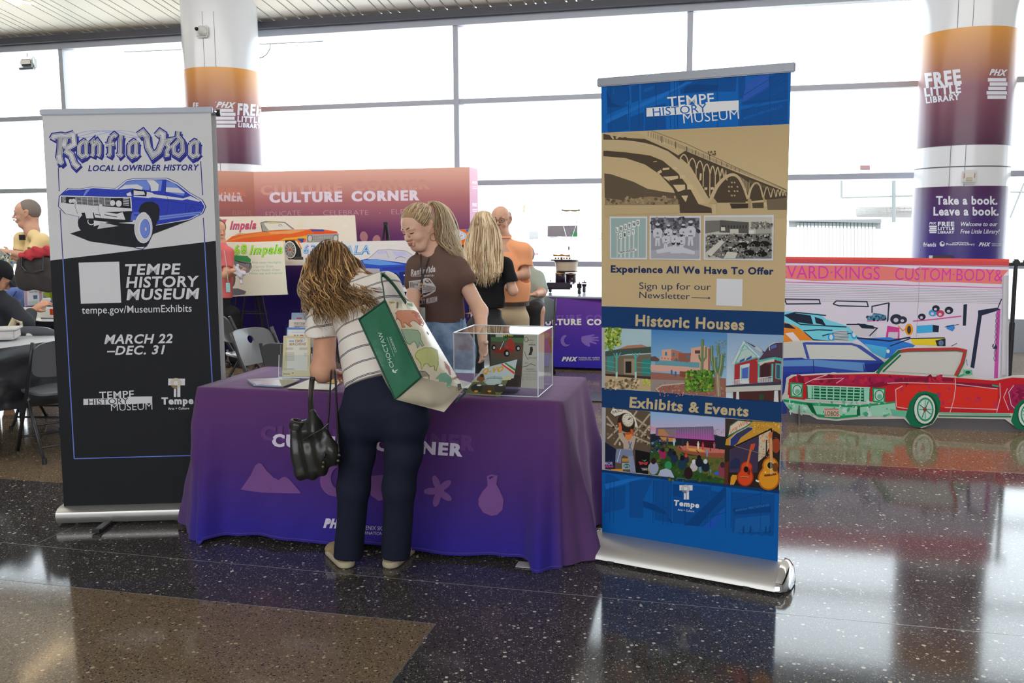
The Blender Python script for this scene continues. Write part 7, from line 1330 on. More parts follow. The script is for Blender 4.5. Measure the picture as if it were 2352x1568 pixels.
def hand(B, w, d, pn, s=1.0, curl=.5, thumb=1):
    """w wrist, d direction of fingers, pn palm normal (fingers curl towards it), thumb side +-1"""
    w = Vector(w); d = Vector(d).normalized(); pn = (Vector(pn) - d * Vector(pn).dot(d)).normalized(); sd = d.cross(pn) * thumb
    B.cap(w, w + d * .04 * s, .024 * s, .03 * s, .015, (pn, .6)); B.cap(w + d * .04 * s - sd * .014 * s, w + d * .078 * s - sd * .018 * s, .022 * s, .017 * s, .012, (pn, .65)); B.cap(w + d * .04 * s + sd * .014 * s, w + d * .08 * s + sd * .02 * s, .022 * s, .017 * s, .012, (pn, .65))
    for i, L in enumerate((.072, .08, .075, .058)):
        p = w + d * (.086 - abs(i - 1) * .003) * s + sd * (.031 - i * .0205) * s; a = curl * .7; q = p; dd = d
        for j, f in enumerate((.45, .3, .25)):
            ang = a * (j + .4); dd = (d * cos(ang) + pn * sin(ang)); n_ = q + dd * L * f * s; B.cap(q, n_, (.0092 - j * .0008) * s, (.0084 - j * .0009) * s, .004); q = n_
    t0 = w + d * .02 * s + sd * .022 * s; t1 = t0 + (d * .6 + sd * .7 + pn * .25).normalized() * .04 * s; t2 = t1 + (d * .85 + sd * .3 + pn * .3).normalized() * .032 * s; B.chain([t0, t1, t2], [.013 * s, .0105 * s, .0085 * s], .008)
def locks(paths, rad, cols, name, root, seed=1, n=5, rough=.45):
    rnd = random.Random(seed); b = MB()
    for P in paths:
        r = rnd.uniform(*rad); N = len(P); b.cur = alb(rnd.choice(cols) if not callable(cols) else cols(P, rnd), 1.45); b.tube(P, [r * (.35 + .65 * min(1, 3 * i / N)) * (1 if i < N * .6 else max(.12, 1 - (i - N * .6) / (N * .4))) for i in range(N)], n, cap=False, flat=.7)
    o = b.build(name, mat(name + '_strands', rough=rough, spec=.5, vcol=True), root, smooth=True, vcol=True); o['kind'] = 'stuff'; return o
def bez(pts, n):
    out = []
    for i in range(n + 1):
        t = i / n; k = t * (len(pts) - 1); j = min(int(k), len(pts) - 2); f = k - j; q = [pts[max(j - 1, 0)], pts[j], pts[j + 1], pts[min(j + 2, len(pts) - 1)]]
        out.append(.5 * ((2 * q[1]) + (q[2] - q[0]) * f + (2 * q[0] - 5 * q[1] + 4 * q[2] - q[3]) * f * f + (3 * q[1] - q[0] - 3 * q[2] + q[3]) * f ** 3))
    return out
def shoe(root, heel, toe, m, sole, name='shoe', L=.27):
    d = (toe - heel); d.z = 0; d.normalize(); sd = Vector((-d.y, d.x, 0)); h = Vector((heel.x, heel.y, 0)); S = Vector((0, 0, 1))
    B = Blob(.005); B.cap(h + d * .045 + S * .055, h + d * .05 + S * .075, .036, .034, .02); B.cap(h + d * .05 + S * .04, h + d * (L - .06) + S * .032, .037, .034, .02, (S, .9)); B.cap(h + d * (L - .07) + S * .03 - sd * .008, h + d * (L - .055) + S * .028 + sd * .012, .036, None, .02, (S, .75)); B.cut(h + S * .022, -S); B.cut(h + S * .098, S)
    o = B.build(name, m, root)
    B = Blob(.005); B.cap(h + d * .045 + S * .016, h + d * (L - .055) + S * .016, .041, .046, .02); B.cut(h + S * .03, S); B.cut(h + S * .001, -S); link(B.mesh('sole'), 'sole', o, m=sole); return o, d, sd

# ---- woman in the striped tee, leaning over the table with her back to us
P1 = empty('person', W(-1.57, 3.68), 'person with long curly hair and striped tee leaning over the purple table', 'person')
h1 = Head(J(760, 618, 3.93), Vector((-.45, .62, -.64)), size=.98)
sh_l, sh_r, nk = J(752, 700, 3.82), J(884, 662, 3.70), J(812, 655, 3.80)
el_l, wr_l = J(742, 850, 3.71), J(752, 850, 3.96); el_r, wr_r = J(955, 780, 3.86), J(905, 842, 4.02)
wl_ = Vector((wr_l.x, wr_l.y, max(wr_l.z, .82))); wrr = Vector((wr_r.x, wr_r.y, .83))
B = Blob(.006); h1.add(B, neck=nk, nr=.052); B.chain([sh_l, el_l, wl_], [.05, .051, .03], .03); B.chain([sh_r, el_r, wrr], [.05, .045, .03], .03); hand(B, wl_, Vector((.3, .9, -.35)), Vector((0, -.3, -1)), thumb=1); hand(B, wrr, Vector((-.3, .9, -.3)), Vector((0, -.3, -1)), thumb=-1)
ch1, wa1 = J(838, 730, 3.72), J(862, 850, 3.64); pv1 = J(880, 925, 3.63)
B.chain([nk, ch1, wa1, pv1], [.08, .12, .12, .13], .05, (UY, .75)); hp = [J(828, 960, 3.63), J(932, 962, 3.63)]; kn = [J(812, 1120, 3.64), J(917, 1120, 3.64)]; an = [J(800, 1258, 3.71), J(908, 1260, 3.71)]
for i in (0, 1): B.chain([hp[i], kn[i], an[i]], [.08, .052, .035], .03); pass
B.build('body', SKIN, P1)
def stripes(name, base, dark, ax, step, wd, two=None):
    m = mat(name, base, .9, spec=.1); nt = m.node_tree; N = nt.nodes.new; L = nt.links.new; b = nt.nodes['Principled BSDF']; tc = N('ShaderNodeTexCoord'); dt = N('ShaderNodeVectorMath'); dt.operation = 'DOT_PRODUCT'; L(tc.outputs['Object'], dt.inputs[0]); dt.inputs[1].default_value = tuple(ax)
    nz = N('ShaderNodeTexNoise'); nz.inputs['Scale'].default_value = 7; L(tc.outputs['Object'], nz.inputs['Vector']); ad = N('ShaderNodeMath'); ad.operation = 'MULTIPLY_ADD'; L(nz.outputs[0], ad.inputs[0]); ad.inputs[1].default_value = .02; L(dt.outputs['Value'], ad.inputs[2])
    md = N('ShaderNodeMath'); md.operation = 'MODULO'; ad2 = N('ShaderNodeMath'); ad2.inputs[1].default_value = 20 * step; L(ad.outputs[0], ad2.inputs[0]); L(ad2.outputs[0], md.inputs[0]); md.inputs[1].default_value = step
    lt = N('ShaderNodeMath'); lt.operation = 'LESS_THAN'; L(md.outputs[0], lt.inputs[0]); lt.inputs[1].default_value = wd; m2 = N('ShaderNodeMath'); m2.operation = 'COMPARE'; L(md.outputs[0], m2.inputs[0]); m2.inputs[1].default_value = wd / 2; m2.inputs[2].default_value = wd * .12
    sb = N('ShaderNodeMath'); sb.operation = 'SUBTRACT'; sb.use_clamp = True; L(lt.outputs[0], sb.inputs[0]); L(m2.outputs[0], sb.inputs[1]); mx = N('ShaderNodeMix'); mx.data_type = 'RGBA'; L(sb.outputs[0], mx.inputs[0]); mx.inputs[6].default_value = (*lin(base), 1); mx.inputs[7].default_value = (*lin(dark), 1); L(mx.outputs[2], b.inputs['Base Color']); return m
sp_ax = (ch1 - wa1).normalized()
TEE = stripes('striped_jersey', 'f2eae0', '3a3f52', sp_ax, .062, .0075)
B = Blob(.006); B.cap(nk, ch1, .085, .135, .05, (UY, .72)); B.cap(ch1, J(855, 800, 3.66), .142, .14, .04, (UY, .74)); B.cap(J(855, 800, 3.66), J(868, 870, 3.62), .142, .15, .04, (UY, .78))
B.chain([J(815, 690, 3.78), sh_l, J(744, 740, 3.78)], [.07, .062, .07], .04); B.cap(J(744, 740, 3.78), J(736, 772, 3.75), .07, .072, .03); B.chain([J(845, 672, 3.76), sh_r, J(918, 720, 3.76)], [.07, .062, .066], .04)
B.cap(J(800, 700, 3.72), J(870, 680, 3.70), .085, .08, .05, (UY, .7))
sd_ = Vector((.02, 0, .0))
B.ns = folds(.0022, 34, 30, 16, 1.0)
hem_n = (J(868, 905, 3.6) - ch1).normalized(); B.cut(J(840, 884, 3.6), hem_n); sl_n = (J(734, 800, 3.75) - J(748, 700, 3.8)).normalized(); SLV = J(734, 774, 3.75)
me_ = None; B.p.append((np.array(J(733, 800, 3.74)), np.array(J(731, 860, 3.72)), .085, .085, .006, None, True)); B.build('striped_tee', TEE, P1)
# trousers
NAVYT = mat('navy_trousers', '252a3a', .8, spec=.15, bump=(500, .2, .001))
B = Blob(.006); B.cap(J(868, 885, 3.63), J(882, 930, 3.63), .140, .157, .05, (UY, .75)); B.cap(J(838, 935, 3.59), J(832, 965, 3.6), .1, .1, .05); B.cap(J(928, 935, 3.59), J(932, 965, 3.6), .1, .1, .05)
for i in (0, 1): hm = J((799, 908)[i], 1284, 3.70); B.chain([hp[i], J((818, 926)[i], 1040, 3.62), kn[i], hm], [.096, .077, .068, .064], .03); B.p.append((np.array(hm - Vector((0, 0, .043))), np.array(hm - Vector((0, 0, .09))), .085, .085, .006, None, True))
B.ns = folds(.0016, 26, 22, 12, .4); B.cut(J(868, 862, 3.63), -(hem_n)); B.build('trousers', NAVYT, P1)
TANS = mat('tan_canvas', 'a8936c', .85); SOLE = mat('pale_sole', 'c9bda0', .6)
for hx, tx in (((802, 1307), (765, 1268)), ((890, 1308), (936, 1266))):
    o, d_, s_ = shoe(P1, atz(*hx), atz(*tx), TANS, SOLE, 'sneaker'); hq_ = Vector((atz(*hx).x, atz(*hx).y, .055)); b = MB(); b.box(hq_ + d_ * .006, (.022, .006, .014), RZ(atan2(s_.y, s_.x))); b.build('heel_patch', mat('leather_patch', '6b3a22', .6), o)
# curly hair
rnd = random.Random(7); paths = []; hc = h1.c
BH = Blob(.008); BH.ball(h1.P(0, -.015, .03), .094, .03); BH.chain([h1.P(0, -.04, .02), J(772, 645, 3.84), J(768, 690, 3.72)], [.08, .085, .06], .05, (UY, .6)); BH.cap(J(735, 640, 3.88), J(722, 685, 3.84), .045, .025, .05); BH.cap(J(800, 640, 3.84), J(835, 685, 3.72), .05, .03, .05); BH.ns = folds(.004, 60, 60, 20); BH.build('hair_mass', mat('hair_brown', '4f3a26', .6), P1)
for i in range(560):
    t = rnd.random(); a = (t - .5) * 2; y0 = 566 + 46 * a * a + rnd.uniform(-14, 40); x0 = 762 + 62 * a; dv0 = 3.86 - .075 * (1 - a * a)
    xe = 706 + 160 * t + rnd.uniform(-12, 12); ye = 742 - 42 * abs(t - .32) ** .8 * (1.1 if t > .3 else .2) + rnd.uniform(-48, 20); ve = 3.70 - .115 * max(0, min(1, (t - .1) * 3)) + rnd.uniform(-.02, .01)
    if t < .14: ve = 3.76; ye = rnd.uniform(690, 752); xe = rnd.uniform(700, 724)
    p0 = h1.P(rnd.uniform(-.02, .02), -.03, .125) if rnd.random() < .5 else J(x0, y0, dv0); p1 = J(x0, y0 + 4, dv0 - .015); pm = J(764 + (70 if a < 0 else 94) * a + rnd.uniform(-6, 6), 638 + (22 if a < 0 else 14) * abs(a) + rnd.uniform(-14, 14), 3.705 + .07 * abs(a) + rnd.uniform(-.01, .015)); pe = J(xe, ye, ve)
    P = bez([p0, p1, pm, pm.lerp(pe, .5) - UY * .012, pe], 26); am = rnd.uniform(.007, .019); wl = rnd.uniform(7, 13); ph = rnd.uniform(0, 6.28)
    for j in range(len(P)):
        s_ = min(1, j / 13) ** 1.2; P[j] = P[j] + (UX * cos(ph + j * 6.28 / wl) + UY * .7 * sin(ph + j * 6.28 / wl)) * am * s_
    paths.append(P)
def curlcol(P, rn):
    x = P[12].dot(UX) - h1.c.dot(UX); base = rn.choice(['523a24', '6b4d2e', '8a683f', 'a07a4c', 'c09a68', '7a5833', '46311e']); return mix(base, 'c9b08c', max(0, min(.75, (-x - .035) * 11)) * rn.uniform(.3, 1))
locks(paths, (.0018, .0048), curlcol, 'curly_hair', P1, 3)

# ---- woman in the brown tee behind the table
P2 = empty('person', W(-1.75, 4.98), 'smiling person with blond ponytail and brown lowrider tee standing behind the purple table', 'person')
h2 = Head(J(962, 524, 4.93), Vector((-.60, -.70, -.36)), Vector((-.10, 0, 1)), 1.02)
n2 = J(988, 588, 5.0); s2l, s2r = J(1050, 616, 5.03), J(958, 612, 4.90); e2, w2 = J(1103, 715, 4.98), J(1109, 790, 4.80); e2r, w2r = J(945, 715, 4.84), J(975, 800, 4.78)
B = Blob(.0045); h2.add(B, neck=n2, nr=.047); B.chain([n2, J(1005, 640, 5.0), J(1015, 690, 5.02), J(1025, 760, 5.04)], [.07, .11, .1, .11], .05, (UY, .7)); B.chain([s2l, e2, w2], [.046, .041, .025], .03); B.chain([s2r, e2r, w2r], [.045, .038, .025], .03)
hand(B, w2, J(1114, 838, 4.66) - w2, Vector((-.5, -.6, 0)), .98, .35, -1); hand(B, w2r, Vector((.1, -.3, -1)), Vector((.4, -.6, 0)), .98, .5, 1); B.build('body', SKIN2, P2); h2.face(P2, .75, '5a3f28', lip='b06a64')
BRN = mat('brown_jersey', '6c564d', .9, spec=.1, bump=(60, .25, .004)); T2 = Blob(.0055)
T2.cap(n2, J(1004, 650, 4.99), .08, .135, .05, (UY, .72)); T2.cap(J(1004, 650, 4.99), J(1020, 722, 5.03), .138, .125, .05, (UY, .74)); T2.cap(J(975, 655, 4.94), J(1000, 655, 4.93), .07, .07, .05); T2.chain([n2 + UX * .02 - Vector((0, 0, .01)), s2l, J(1068, 642, 5.0)], [.055, .058, .062], .04); T2.chain([n2 - UX * .02, s2r, J(950, 650, 4.88)], [.05, .052, .055], .04)
T2.ns = folds(.0018, 40, 36, 22, 2.2); T2.p.append((np.array(J(1087, 676, 4.99)), np.array(J(1105, 720, 4.98)), .07, .07, .006, None, True)); T2.p.append((np.array(J(948, 690, 4.86)), np.array(J(945, 740, 4.84)), .055, .055, .006, None, True)); T2.p.append((np.array(n2 + Vector((-.02, -.045, .035))), np.array(n2 + Vector((0, 0, .09))), .052, .05, .008, None, True)); T2.cut(J(1020, 738, 5.03), Vector((0, 0, -1))); tee2 = T2.build('brown_tee', BRN, P2)
DEN = mat('pale_denim', '98b4d0', .85, spec=.1, noise=(18, .8, '5b7ba0'), bump=(300, .3, .001)); B = Blob(.0065); B.cap(J(1022, 740, 5.04), J(1024, 790, 5.04), .122, .152, .05, (UY, .78))
for x_, s_ in ((-.085, 0), (.085, 0)): p = J(1024, 800, 5.04) + UX * x_; B.chain([p, Vector((p.x, p.y, .5)), Vector((p.x, p.y, .06))], [.095, .08, .085], .03)
B.ns = folds(.0015, 30, 30, 20, 1.1); B.cut(J(1020, 728, 5.04), Vector((0, 0, 1))); B.build('jeans', DEN, P2)
b = MB(); b.tube([J(1072 - 24 * i, 737 + 2 * sin(i), 4.9 + .0 * i) for i in range(2)], .001, 4); b.box(J(1060, 742, 4.91), (.012, .008, .05), RW); b.build('belt_loop', DEN, P2)
for x_ in (-.09, .09): p = J(1024, 800, 5.04) + UX * x_; shoe(P2, Vector((p.x, p.y + .06, 0)), Vector((p.x, p.y - .2, 0)), mat('white_shoe', (.6, .6, .6), .5), SOLE, 'sneaker')
# projected tee print
def bodyhit(me_obj, px, py):
    o = EYE - rootloc(me_obj.parent); ok, loc, nr, i = me_obj.ray_cast(o, ray(px, py).normalized()); return (loc + rootloc(me_obj.parent), nr) if ok else None
def wrapped(me_obj, fallback_v):
    def f(x, y, l=0.0):
        q = bodyhit(me_obj, x, y); return q[0] - ray(x, y).normalized() * (.0018 + l) if q else atv(x, y, fallback_v)
    return f
bpy.context.view_layer.update()
c = Canvas(wrapped(tee2, 4.86), cut=4, gain=1.2).frame(880, 420, 4.126); PW = 'c2bdb8'
c.text('RanflaVida', (262, 878), (495, 838), 58, PW, bold=.045, shear=.1, up=(.02, -1)); c.text('LOCAL LOWRIDER HISTORY', (268, 890), (486, 886), 17, PW, bold=.02)
c.poly([(244, 930), (370, 915), (400, 900), (440, 905), (470, 945), (500, 985), (495, 1025), (440, 1060), (380, 1085), (340, 1115), (290, 1110), (262, 1060), (246, 1010)], PW); c.poly([(380, 925), (410, 912), (436, 915), (460, 950), (400, 950)], '4a3a36'); c.poly([(250, 940), (370, 932), (372, 990), (252, 990)], '857c78')
for i in range(6): c.line([(252 + i * 20, 940), (254 + i * 20, 990)], 3, PW)
c.poly([(370, 960), (494, 985), (490, 1015), (380, 1040)], '8d8683'); c.poly([(380, 1045), (480, 1022), (400, 1062), (350, 1075)], '4a3a36'); c.ell(300, 1080, 30, 42, PW); c.ell(300, 1080, 18, 28, '4a3a36'); c.line([(250, 1005), (370, 1020)], 8, '4a3a36')
c.text('HISTORY MUSEUM', (285, 1150), (512, 1142), 50, PW, bold=.05, up=(0, -1), bend=lambda t: 26 * (t - .4) ** 2 * 1 + 22 * max(0, t - .5)); c.build('tee_print', tee2, INK_CLOTH)
# lanyard and badge
def onb(px, py, lift=.004):
    q = bodyhit(tee2, px, py); return q[0] - ray(px, py).normalized() * lift if q else atv(px, py, 4.88)
LY = empty('lanyard', onb(968, 650), 'thin black lanyard with red and orange beads and a badge worn by the ponytailed person', 'lanyard')
for pts in ([(966 + .4 * i, 574 + 7 * i) for i in range(12)], [(996 - 1.9 * i - .03 * i * i, 556 + 7.2 * i) for i in range(3, 14)]): b = MB(); b.tube([onb(*p) for p in pts], .0036, 6); b.build('cord', BLACKP, LY)
b = MB(); b.tube([onb(968 - .15 * i, 650 + 5 * i) for i in range(13)], .003, 6); b.build('cord', BLACKP, LY)
for i, (y_, cl, r_) in enumerate(((652, 'c8a060', .006), (655, 'a83a20', .006), (659, 'e0a030', .006), (663, '1a1a1a', .005), (668, '1a1a1a', .006), (676, 'e07a28', .007), (680, 'b02a1c', .0075), (684, 'e8a83a', .007), (688, 'c9b89a', .006), (698, 'c9a050', .004))): b = MB(); b.lathe([(.001, r_), (r_ * .8, r_ * .6), (r_, 0), (r_ * .8, -r_ * .6), (.001, -r_)], onb(967, y_, .008), 10); b.build('bead', mat('bead_' + str(i), cl, .3), LY, smooth=True)
b = MB(); q = onb(968, 723, .01); b.box(q, (.045, .004, .085), RW, bev=.0015); b.build('badge', mat('badge', 'b5bdb8', .3), LY)
# ear ring
b = MB(); q = h2.P(-.09, .0, -.06); b.tube([q + (UX * cos(a) * .75 + UY * .5 * cos(a) + Vector((0, 0, 1)) * sin(a)) * .021 for a in [i * .42 for i in range(16)]], .0022, 6); b.build('hoop_earring', mat('amber_hoop', '8a5a34', .3), P2)
# hair: base cap, combed strands, ponytail
BH = Blob(.005); BH.ball(h2.P(0, -.022, .036), .0925, .02, (h2.r, .9)); BH.ball(h2.P(0, .008, .046), .079, .02, (h2.r, .96)); [BH.ball(h2.P(q * .1, .004, -.002), .042, .008, None, True) for q in (-1, 1)]; BH.cut(h2.P(0, .062, .052), h2.f * .8 - h2.u * .55); BH.cut(h2.P(0, .02, -.045), -h2.u + h2.f * .9); BH.build('hair_cap', mat('hair_blond_base', 'a88a5e', .55), P2)
tie = h2.P(0, -.10, .085); rnd = random.Random(3); paths = []
for i in range(230):
    a = rnd.uniform(-1.3, 1.3); z = .082 - .05 * abs(a) ** 1.25; y = .078 * cos(a * .82) - .012; x = .082 * sin(a) if abs(a) < 1.57 else .086 * (1 if a > 0 else -1); z += rnd.uniform(-.004, .012); p0 = h2.P(x, y, z)
    P = []
    for j in range(15):
        t = j / 14; p = p0.lerp(tie, t); c0 = h2.P(0, -.02, .036); d_ = p - c0; R_ = .099 + .0035 * rnd.random() - .004 * (t < .1); P.append(c0 + d_.normalized() * max(R_ if t < .93 else d_.length, d_.length if t > .8 else 0))
    paths.append(P)
locks(paths, (.0022, .004), ['9c8462', 'b8a27e', '6e583e', '84694a', 'a99270', '5f4a34'], 'combed_hair', P2, 4, rough=.35)
paths = []
for i in range(240):
    o_ = UX * rnd.gauss(0, .017) + UY * rnd.gauss(0, .017); P = bez([tie, J(993, 462, 5.05) + o_ * .4, J(1012, 478, 5.06) + o_, J(1020 + rnd.gauss(0, 4), 520, 5.06) + o_ * 1.6, J(1026 + rnd.gauss(0, 6), 555, 5.06) + o_ * 1.8, J(1044 + rnd.gauss(0, 6), 578, 5.05) + o_, J(1052 + rnd.uniform(-12, 8), 592 + rnd.uniform(-14, 10), 5.04) + o_], 18); ph = rnd.uniform(0, 6); P = [p + UX * .004 * sin(ph + j * .8) * min(1, j / 6) for j, p in enumerate(P)]; paths.append(P)
locks(paths, (.002, .0042), lambda P, rn: mix(rn.choice(['7f6648', 'a38a66', 'bda784', 'ccba9a']), 'e4d8c0', max(0, min(.6, (P[9].dot(UX) - tie.dot(UX) - .08) * 8))), 'ponytail', P2, 5, rough=.35)
b = MB(); b.lathe([(.016, -.008), (.02, 0), (.016, .008)], tie, 14); b.build('hair_tie', BLACKP, P2)

# ---- simple standing figures further back
def figure(name_label, v, head, hs, facing, skin, sh, hips, shirt_m, pants_m, arms, waist, hem=None, feet=True, size=1.0, gender='f', neck_y=None, seed=0, shoe_m=None, h_=.007, belly=0.0, shoulder_w=None):
    root = empty('person', W(atv(*head, v).dot(UX), v), name_label, 'person'); hd = Head(J(*head, v), facing, size=size)
    sl, sr = J(*sh[0], v), J(*sh[1], v); nk_ = (sl + sr) / 2 + Vector((0, 0, .055)); hp_ = J(*hips, v); wst = J(*waist, v); chs = (sl + sr) / 2 - Vector((0, 0, .13)); sw = (sl - sr).length / 2
    B = Blob(h_); hd.add(B, gender == 'm', nk_, .05 if gender == 'f' else .058); B.chain([nk_, chs, wst, hp_], [.07, sw * .8, sw * .72, sw * .8], .05, (UY, .7))
    for a in arms: B.chain(a[0], a[1], .03); hand(B, a[0][-1], a[2], a[3], .95, .6, a[4])
    cx = hp_.dot(UX); hv_ = hp_.dot(UY)
    for q in (-1, 1): B.chain([W(cx + q * .09, hv_, hp_.z - .06), W(cx + q * .1, hv_, .48), W(cx + q * .105, hv_, .09)], [.075, .05, .035], .03)
    body = B.build('body', skin, root); hd.root = root
    T = Blob(h_); T.chain([nk_ - Vector((0, 0, .02)), chs - Vector((0, 0, .03)), wst], [.07, sw * .8 + .012, sw * .8 + .012 + belly], .05, (UY, .74)); T.cap(wst, hp_ + Vector((0, 0, .03)), sw * .8 + .012 + belly, sw * .86 + .012, .05, (UY, .76))
    for a, s_ in zip(arms, (sl, sr)):
        e_ = a[0][0].lerp(a[0][1], .62); T.chain([nk_.lerp(a[0][0], .35) - Vector((0, 0, .02)), a[0][0] - Vector((0, 0, .01)), e_], [.058, a[1][0] + .014, a[1][0] + .02], .04); T.p.append((np.array(e_ + (a[0][1] - a[0][0]).normalized() * .06), np.array(a[0][1]), a[1][0] + .03, a[1][0] + .03, .006, None, True))
    T.ns = folds(.0024, 30, 28, 18, seed); T.cut(J(*hem, v) if hem else hp_, Vector((0, 0, -1))); T.p.append((np.array(nk_ + Vector((0, -.02, .05))), np.array(nk_ + Vector((0, 0, .1))), .05, .05, .006, None, True)); shirt = T.build('shirt', shirt_m, root)
    G = Blob(h_); G.cap(wst.lerp(hp_, .3), hp_, sw * .76, sw * .84, .05, (UY, .78))
    for q in (-1, 1): G.chain([W(cx + q * .085, hv_, hp_.z - .05), W(cx + q * .1, hv_, .5), W(cx + q * .105, hv_, .1)], [.095, .075, .08], .03)
    G.ns = folds(.0016, 30, 26, 14, seed + 1); G.cut(W(cx, hv_, .035), Vector((0, 0, -1))); G.build('trousers', pants_m, root)
    fd_ = Vector((facing[0], facing[1], 0)).normalized()
    for q in (-1, 1): p = W(cx + q * .105, hv_, 0) - fd_ * .08; shoe(root, p, p + fd_ * .2, shoe_m or BLACKP, BLACKP, 'shoe')
    return root, hd, sl, sr, shirt
JET = mat('black_cotton', (.018, .018, .021), .85, spec=.15); BLKJ = mat('black_denim', (.02, .021, .026), .75)
v3 = 7.4; r3, hd3, *_ = figure('person with very long blond hair in black top and jeans, back to camera', v3, (1113, 524), 1, Vector((.15, .95, -.1)), SKIN2, ((1076, 602), (1158, 600)), (1118, 740), JET, BLKJ,
    [([J(1076, 606, v3), J(1066, 665, v3 + .06), J(1090, 672, v3 + .25)], [.045, .036, .025], Vector((.5, .6, .1)), Vector((0, 1, 0)), -1), ([J(1160, 606, v3), J(1178, 668, v3), J(1160, 655, v3 + .24)], [.045, .038, .025], Vector((-.6, .5, .1)), Vector((0, 1, 0)), 1)], (1120, 690), hem=(1120, 706), seed=3)
b = MB(); b.box(J(1087, 720, v3 - .17), (.12, .006, .006), RW); b.tube([J(1075, 728, v3 - .16), J(1076, 718, v3 - .165), J(1096, 720, v3 - .165)], .004, 6); b.build('pocket_trim', mat('tan_trim', 'b58a5c', .5), r3)
rnd = random.Random(9); paths = []; top3 = hd3.P(0, -.0, .125)
BH = Blob(.008); BH.ball(hd3.P(0, -.018, .033), .098, .03); BH.chain([hd3.P(0, -.02, .02), J(1108, 570, v3 - .03), J(1112, 620, v3 - .07)], [.07, .08, .06], .05, (UY, .5)); BH.build('hair_mass', mat('hair_blond_dark', '9a7d50', .6), r3)
for i in range(330):
    a = rnd.uniform(-1, 1); c0 = hd3.P(0, -.018, .033); P = bez([c0 + (hd3.u * cos(q) - hd3.f * sin(q) + hd3.r * a * (.25 + .8 * sin(q))).normalized() * .111 for q in (-.2, .45, 1.0)] + [ J(1112 + 35 * a, 528, v3 - .13 + .08 * abs(a)), J(1110 + 44 * a, 575, v3 - .15 + .07 * abs(a)), J(1112 + 38 * a + rnd.uniform(-5, 5), 625, v3 - .165), J(1114 + 30 * a + rnd.uniform(-8, 8), rnd.uniform(632, 664) - 16 * abs(a), v3 - .16)], 18); ph = rnd.uniform(0, 6); paths.append([p + UX * .007 * sin(ph + j * .55) * min(1, j / 9) - UY * rnd.uniform(0, .002) for j, p in enumerate(P)])
locks(paths, (.003, .007), ['b8a284', '9f8462', 'cbb99a', '84694a', 'd4c6aa', '967653', '6f583f'], 'long_hair', r3, 6, rough=.4)
# person in orange polo
vo = 8.2; ORG = mat('orange_pique', 'fab083', .85, spec=.15, bump=(400, .2, .001)); KHA = mat('khaki_cotton', 'c6b294', .85)
ro, ho, sol, sor, shirt_o = figure('person with glasses in an orange polo shirt and khaki trousers', vo, (1150, 506), 1, Vector((-.22, -1, -.08)), SKIN3, ((1112, 562), (1200, 566)), (1172, 720), ORG, KHA,
    [([J(1112, 570, vo), J(1105, 640, vo - .05), J(1140, 640, vo - .22)], [.055, .045, .03], Vector((.8, -.3, .1)), Vector((0, 1, .2)), 1), ([J(1203, 574, vo), J(1206, 630, vo - .02), J(1165, 636, vo - .24)], [.055, .046, .03], Vector((-.8, -.2, 0)), Vector((0, 1, .2)), -1)], (1168, 660), hem=(1170, 692), gender='m', seed=6, belly=.035, size=1.08)
ho.face(ro, .0, '7a6a5c', open_=True, lip='a8685c')
BH = Blob(.007); BH.ball(ho.P(0, -.03, .02), .103, .02, (ho.r, .92)); BH.cut(ho.P(0, .0, .05), ho.u * 1.0 + ho.f * .3); BH.cut(ho.P(0, .0, -.06), -ho.u); BH.cut(ho.P(0, .0, 0), ho.f); BH.build('hair_fringe', mat('grey_hair', '8d8a88', .7), ro)
for q in (-1, 1):
    b = MB(); b.tube([ho.P(q * .031 + .024 * cos(a), .106 - .01 * abs(cos(a)) * (q * cos(a) > 0), .006 + .017 * sin(a)) for a in [i * .4189 for i in range(16)]], .0022, 6); b.tube([ho.P(q * .055, .1, .012), ho.P(q * .082, .0, .012)], .0022, 6); b.build('glasses', mat('tortoise_frame', (.05, .035, .03), .3), ro)
b = MB(); b.tube([ho.P(-.007, .108, .01), ho.P(.007, .108, .01)], .002, 6); b.build('glasses', mat('tortoise_frame2', (.05, .035, .03), .3), ro)
b = MB(); cc0 = (sol + sor) / 2 + Vector((0, 0, .05)); b.grid(lambda s, t: cc0 + Vector((.075 * cos(2 * pi * s), .06 * sin(2 * pi * s) - .01, .02 + .03 * t * (1 - .5 * (sin(2 * pi * s) < -.5)))) * (1.0 + .12 * (1 - t)), 24, 2, wrapu=True); b.build('collar', ORG, ro, smooth=True)
b = MB(); p = J(1172, 692, vo); b.grid(lambda s, t: p + UX * (.178 * cos(2 * pi * s)) + UY * (.138 * sin(2 * pi * s)) + Vector((0, 0, -.035 * t)), 32, 1, wrapu=True); b.build('belt', mat('brown_belt', (.06, .04, .03), .4), ro)
# seated person in grey behind him
vg = 8.9; GRT = mat('grey_green_jersey', 'a5b2a8', .9); rg_ = empty('person', W(atv(1218, 650, vg).dot(UX), vg), 'seated person in a grey tee with dark strap behind the person in orange', 'person')
B = Blob(.007); hg = Head(J(1204, 592, vg), Vector((-.5, -.8, -.2)), size=1.0); ng = J(1210, 618, vg); hg.add(B, True, ng); B.chain([ng, J(1215, 650, vg), J(1216, 700, vg)], [.07, .13, .13], .05, (UY, .7)); B.chain([J(1238, 634, vg), J(1244, 672, vg - .1), J(1230, 676, vg - .3)], [.05, .042, .03], .03); hand(B, J(1230, 676, vg - .3), Vector((-.6, -.5, 0)), Vector((0, 0, -1)), .95, .5, -1)
B.chain([J(1200, 710, vg), J(1195, 712, vg - .42), W(J(1195, 712, vg - .42).dot(UX), vg - .42, .05)], [.08, .065, .045], .03); B.chain([J(1230, 710, vg), J(1235, 712, vg - .42), W(J(1235, 712, vg - .42).dot(UX), vg - .42, .05)], [.08, .065, .045], .03); B.build('body', SKIN3, rg_)
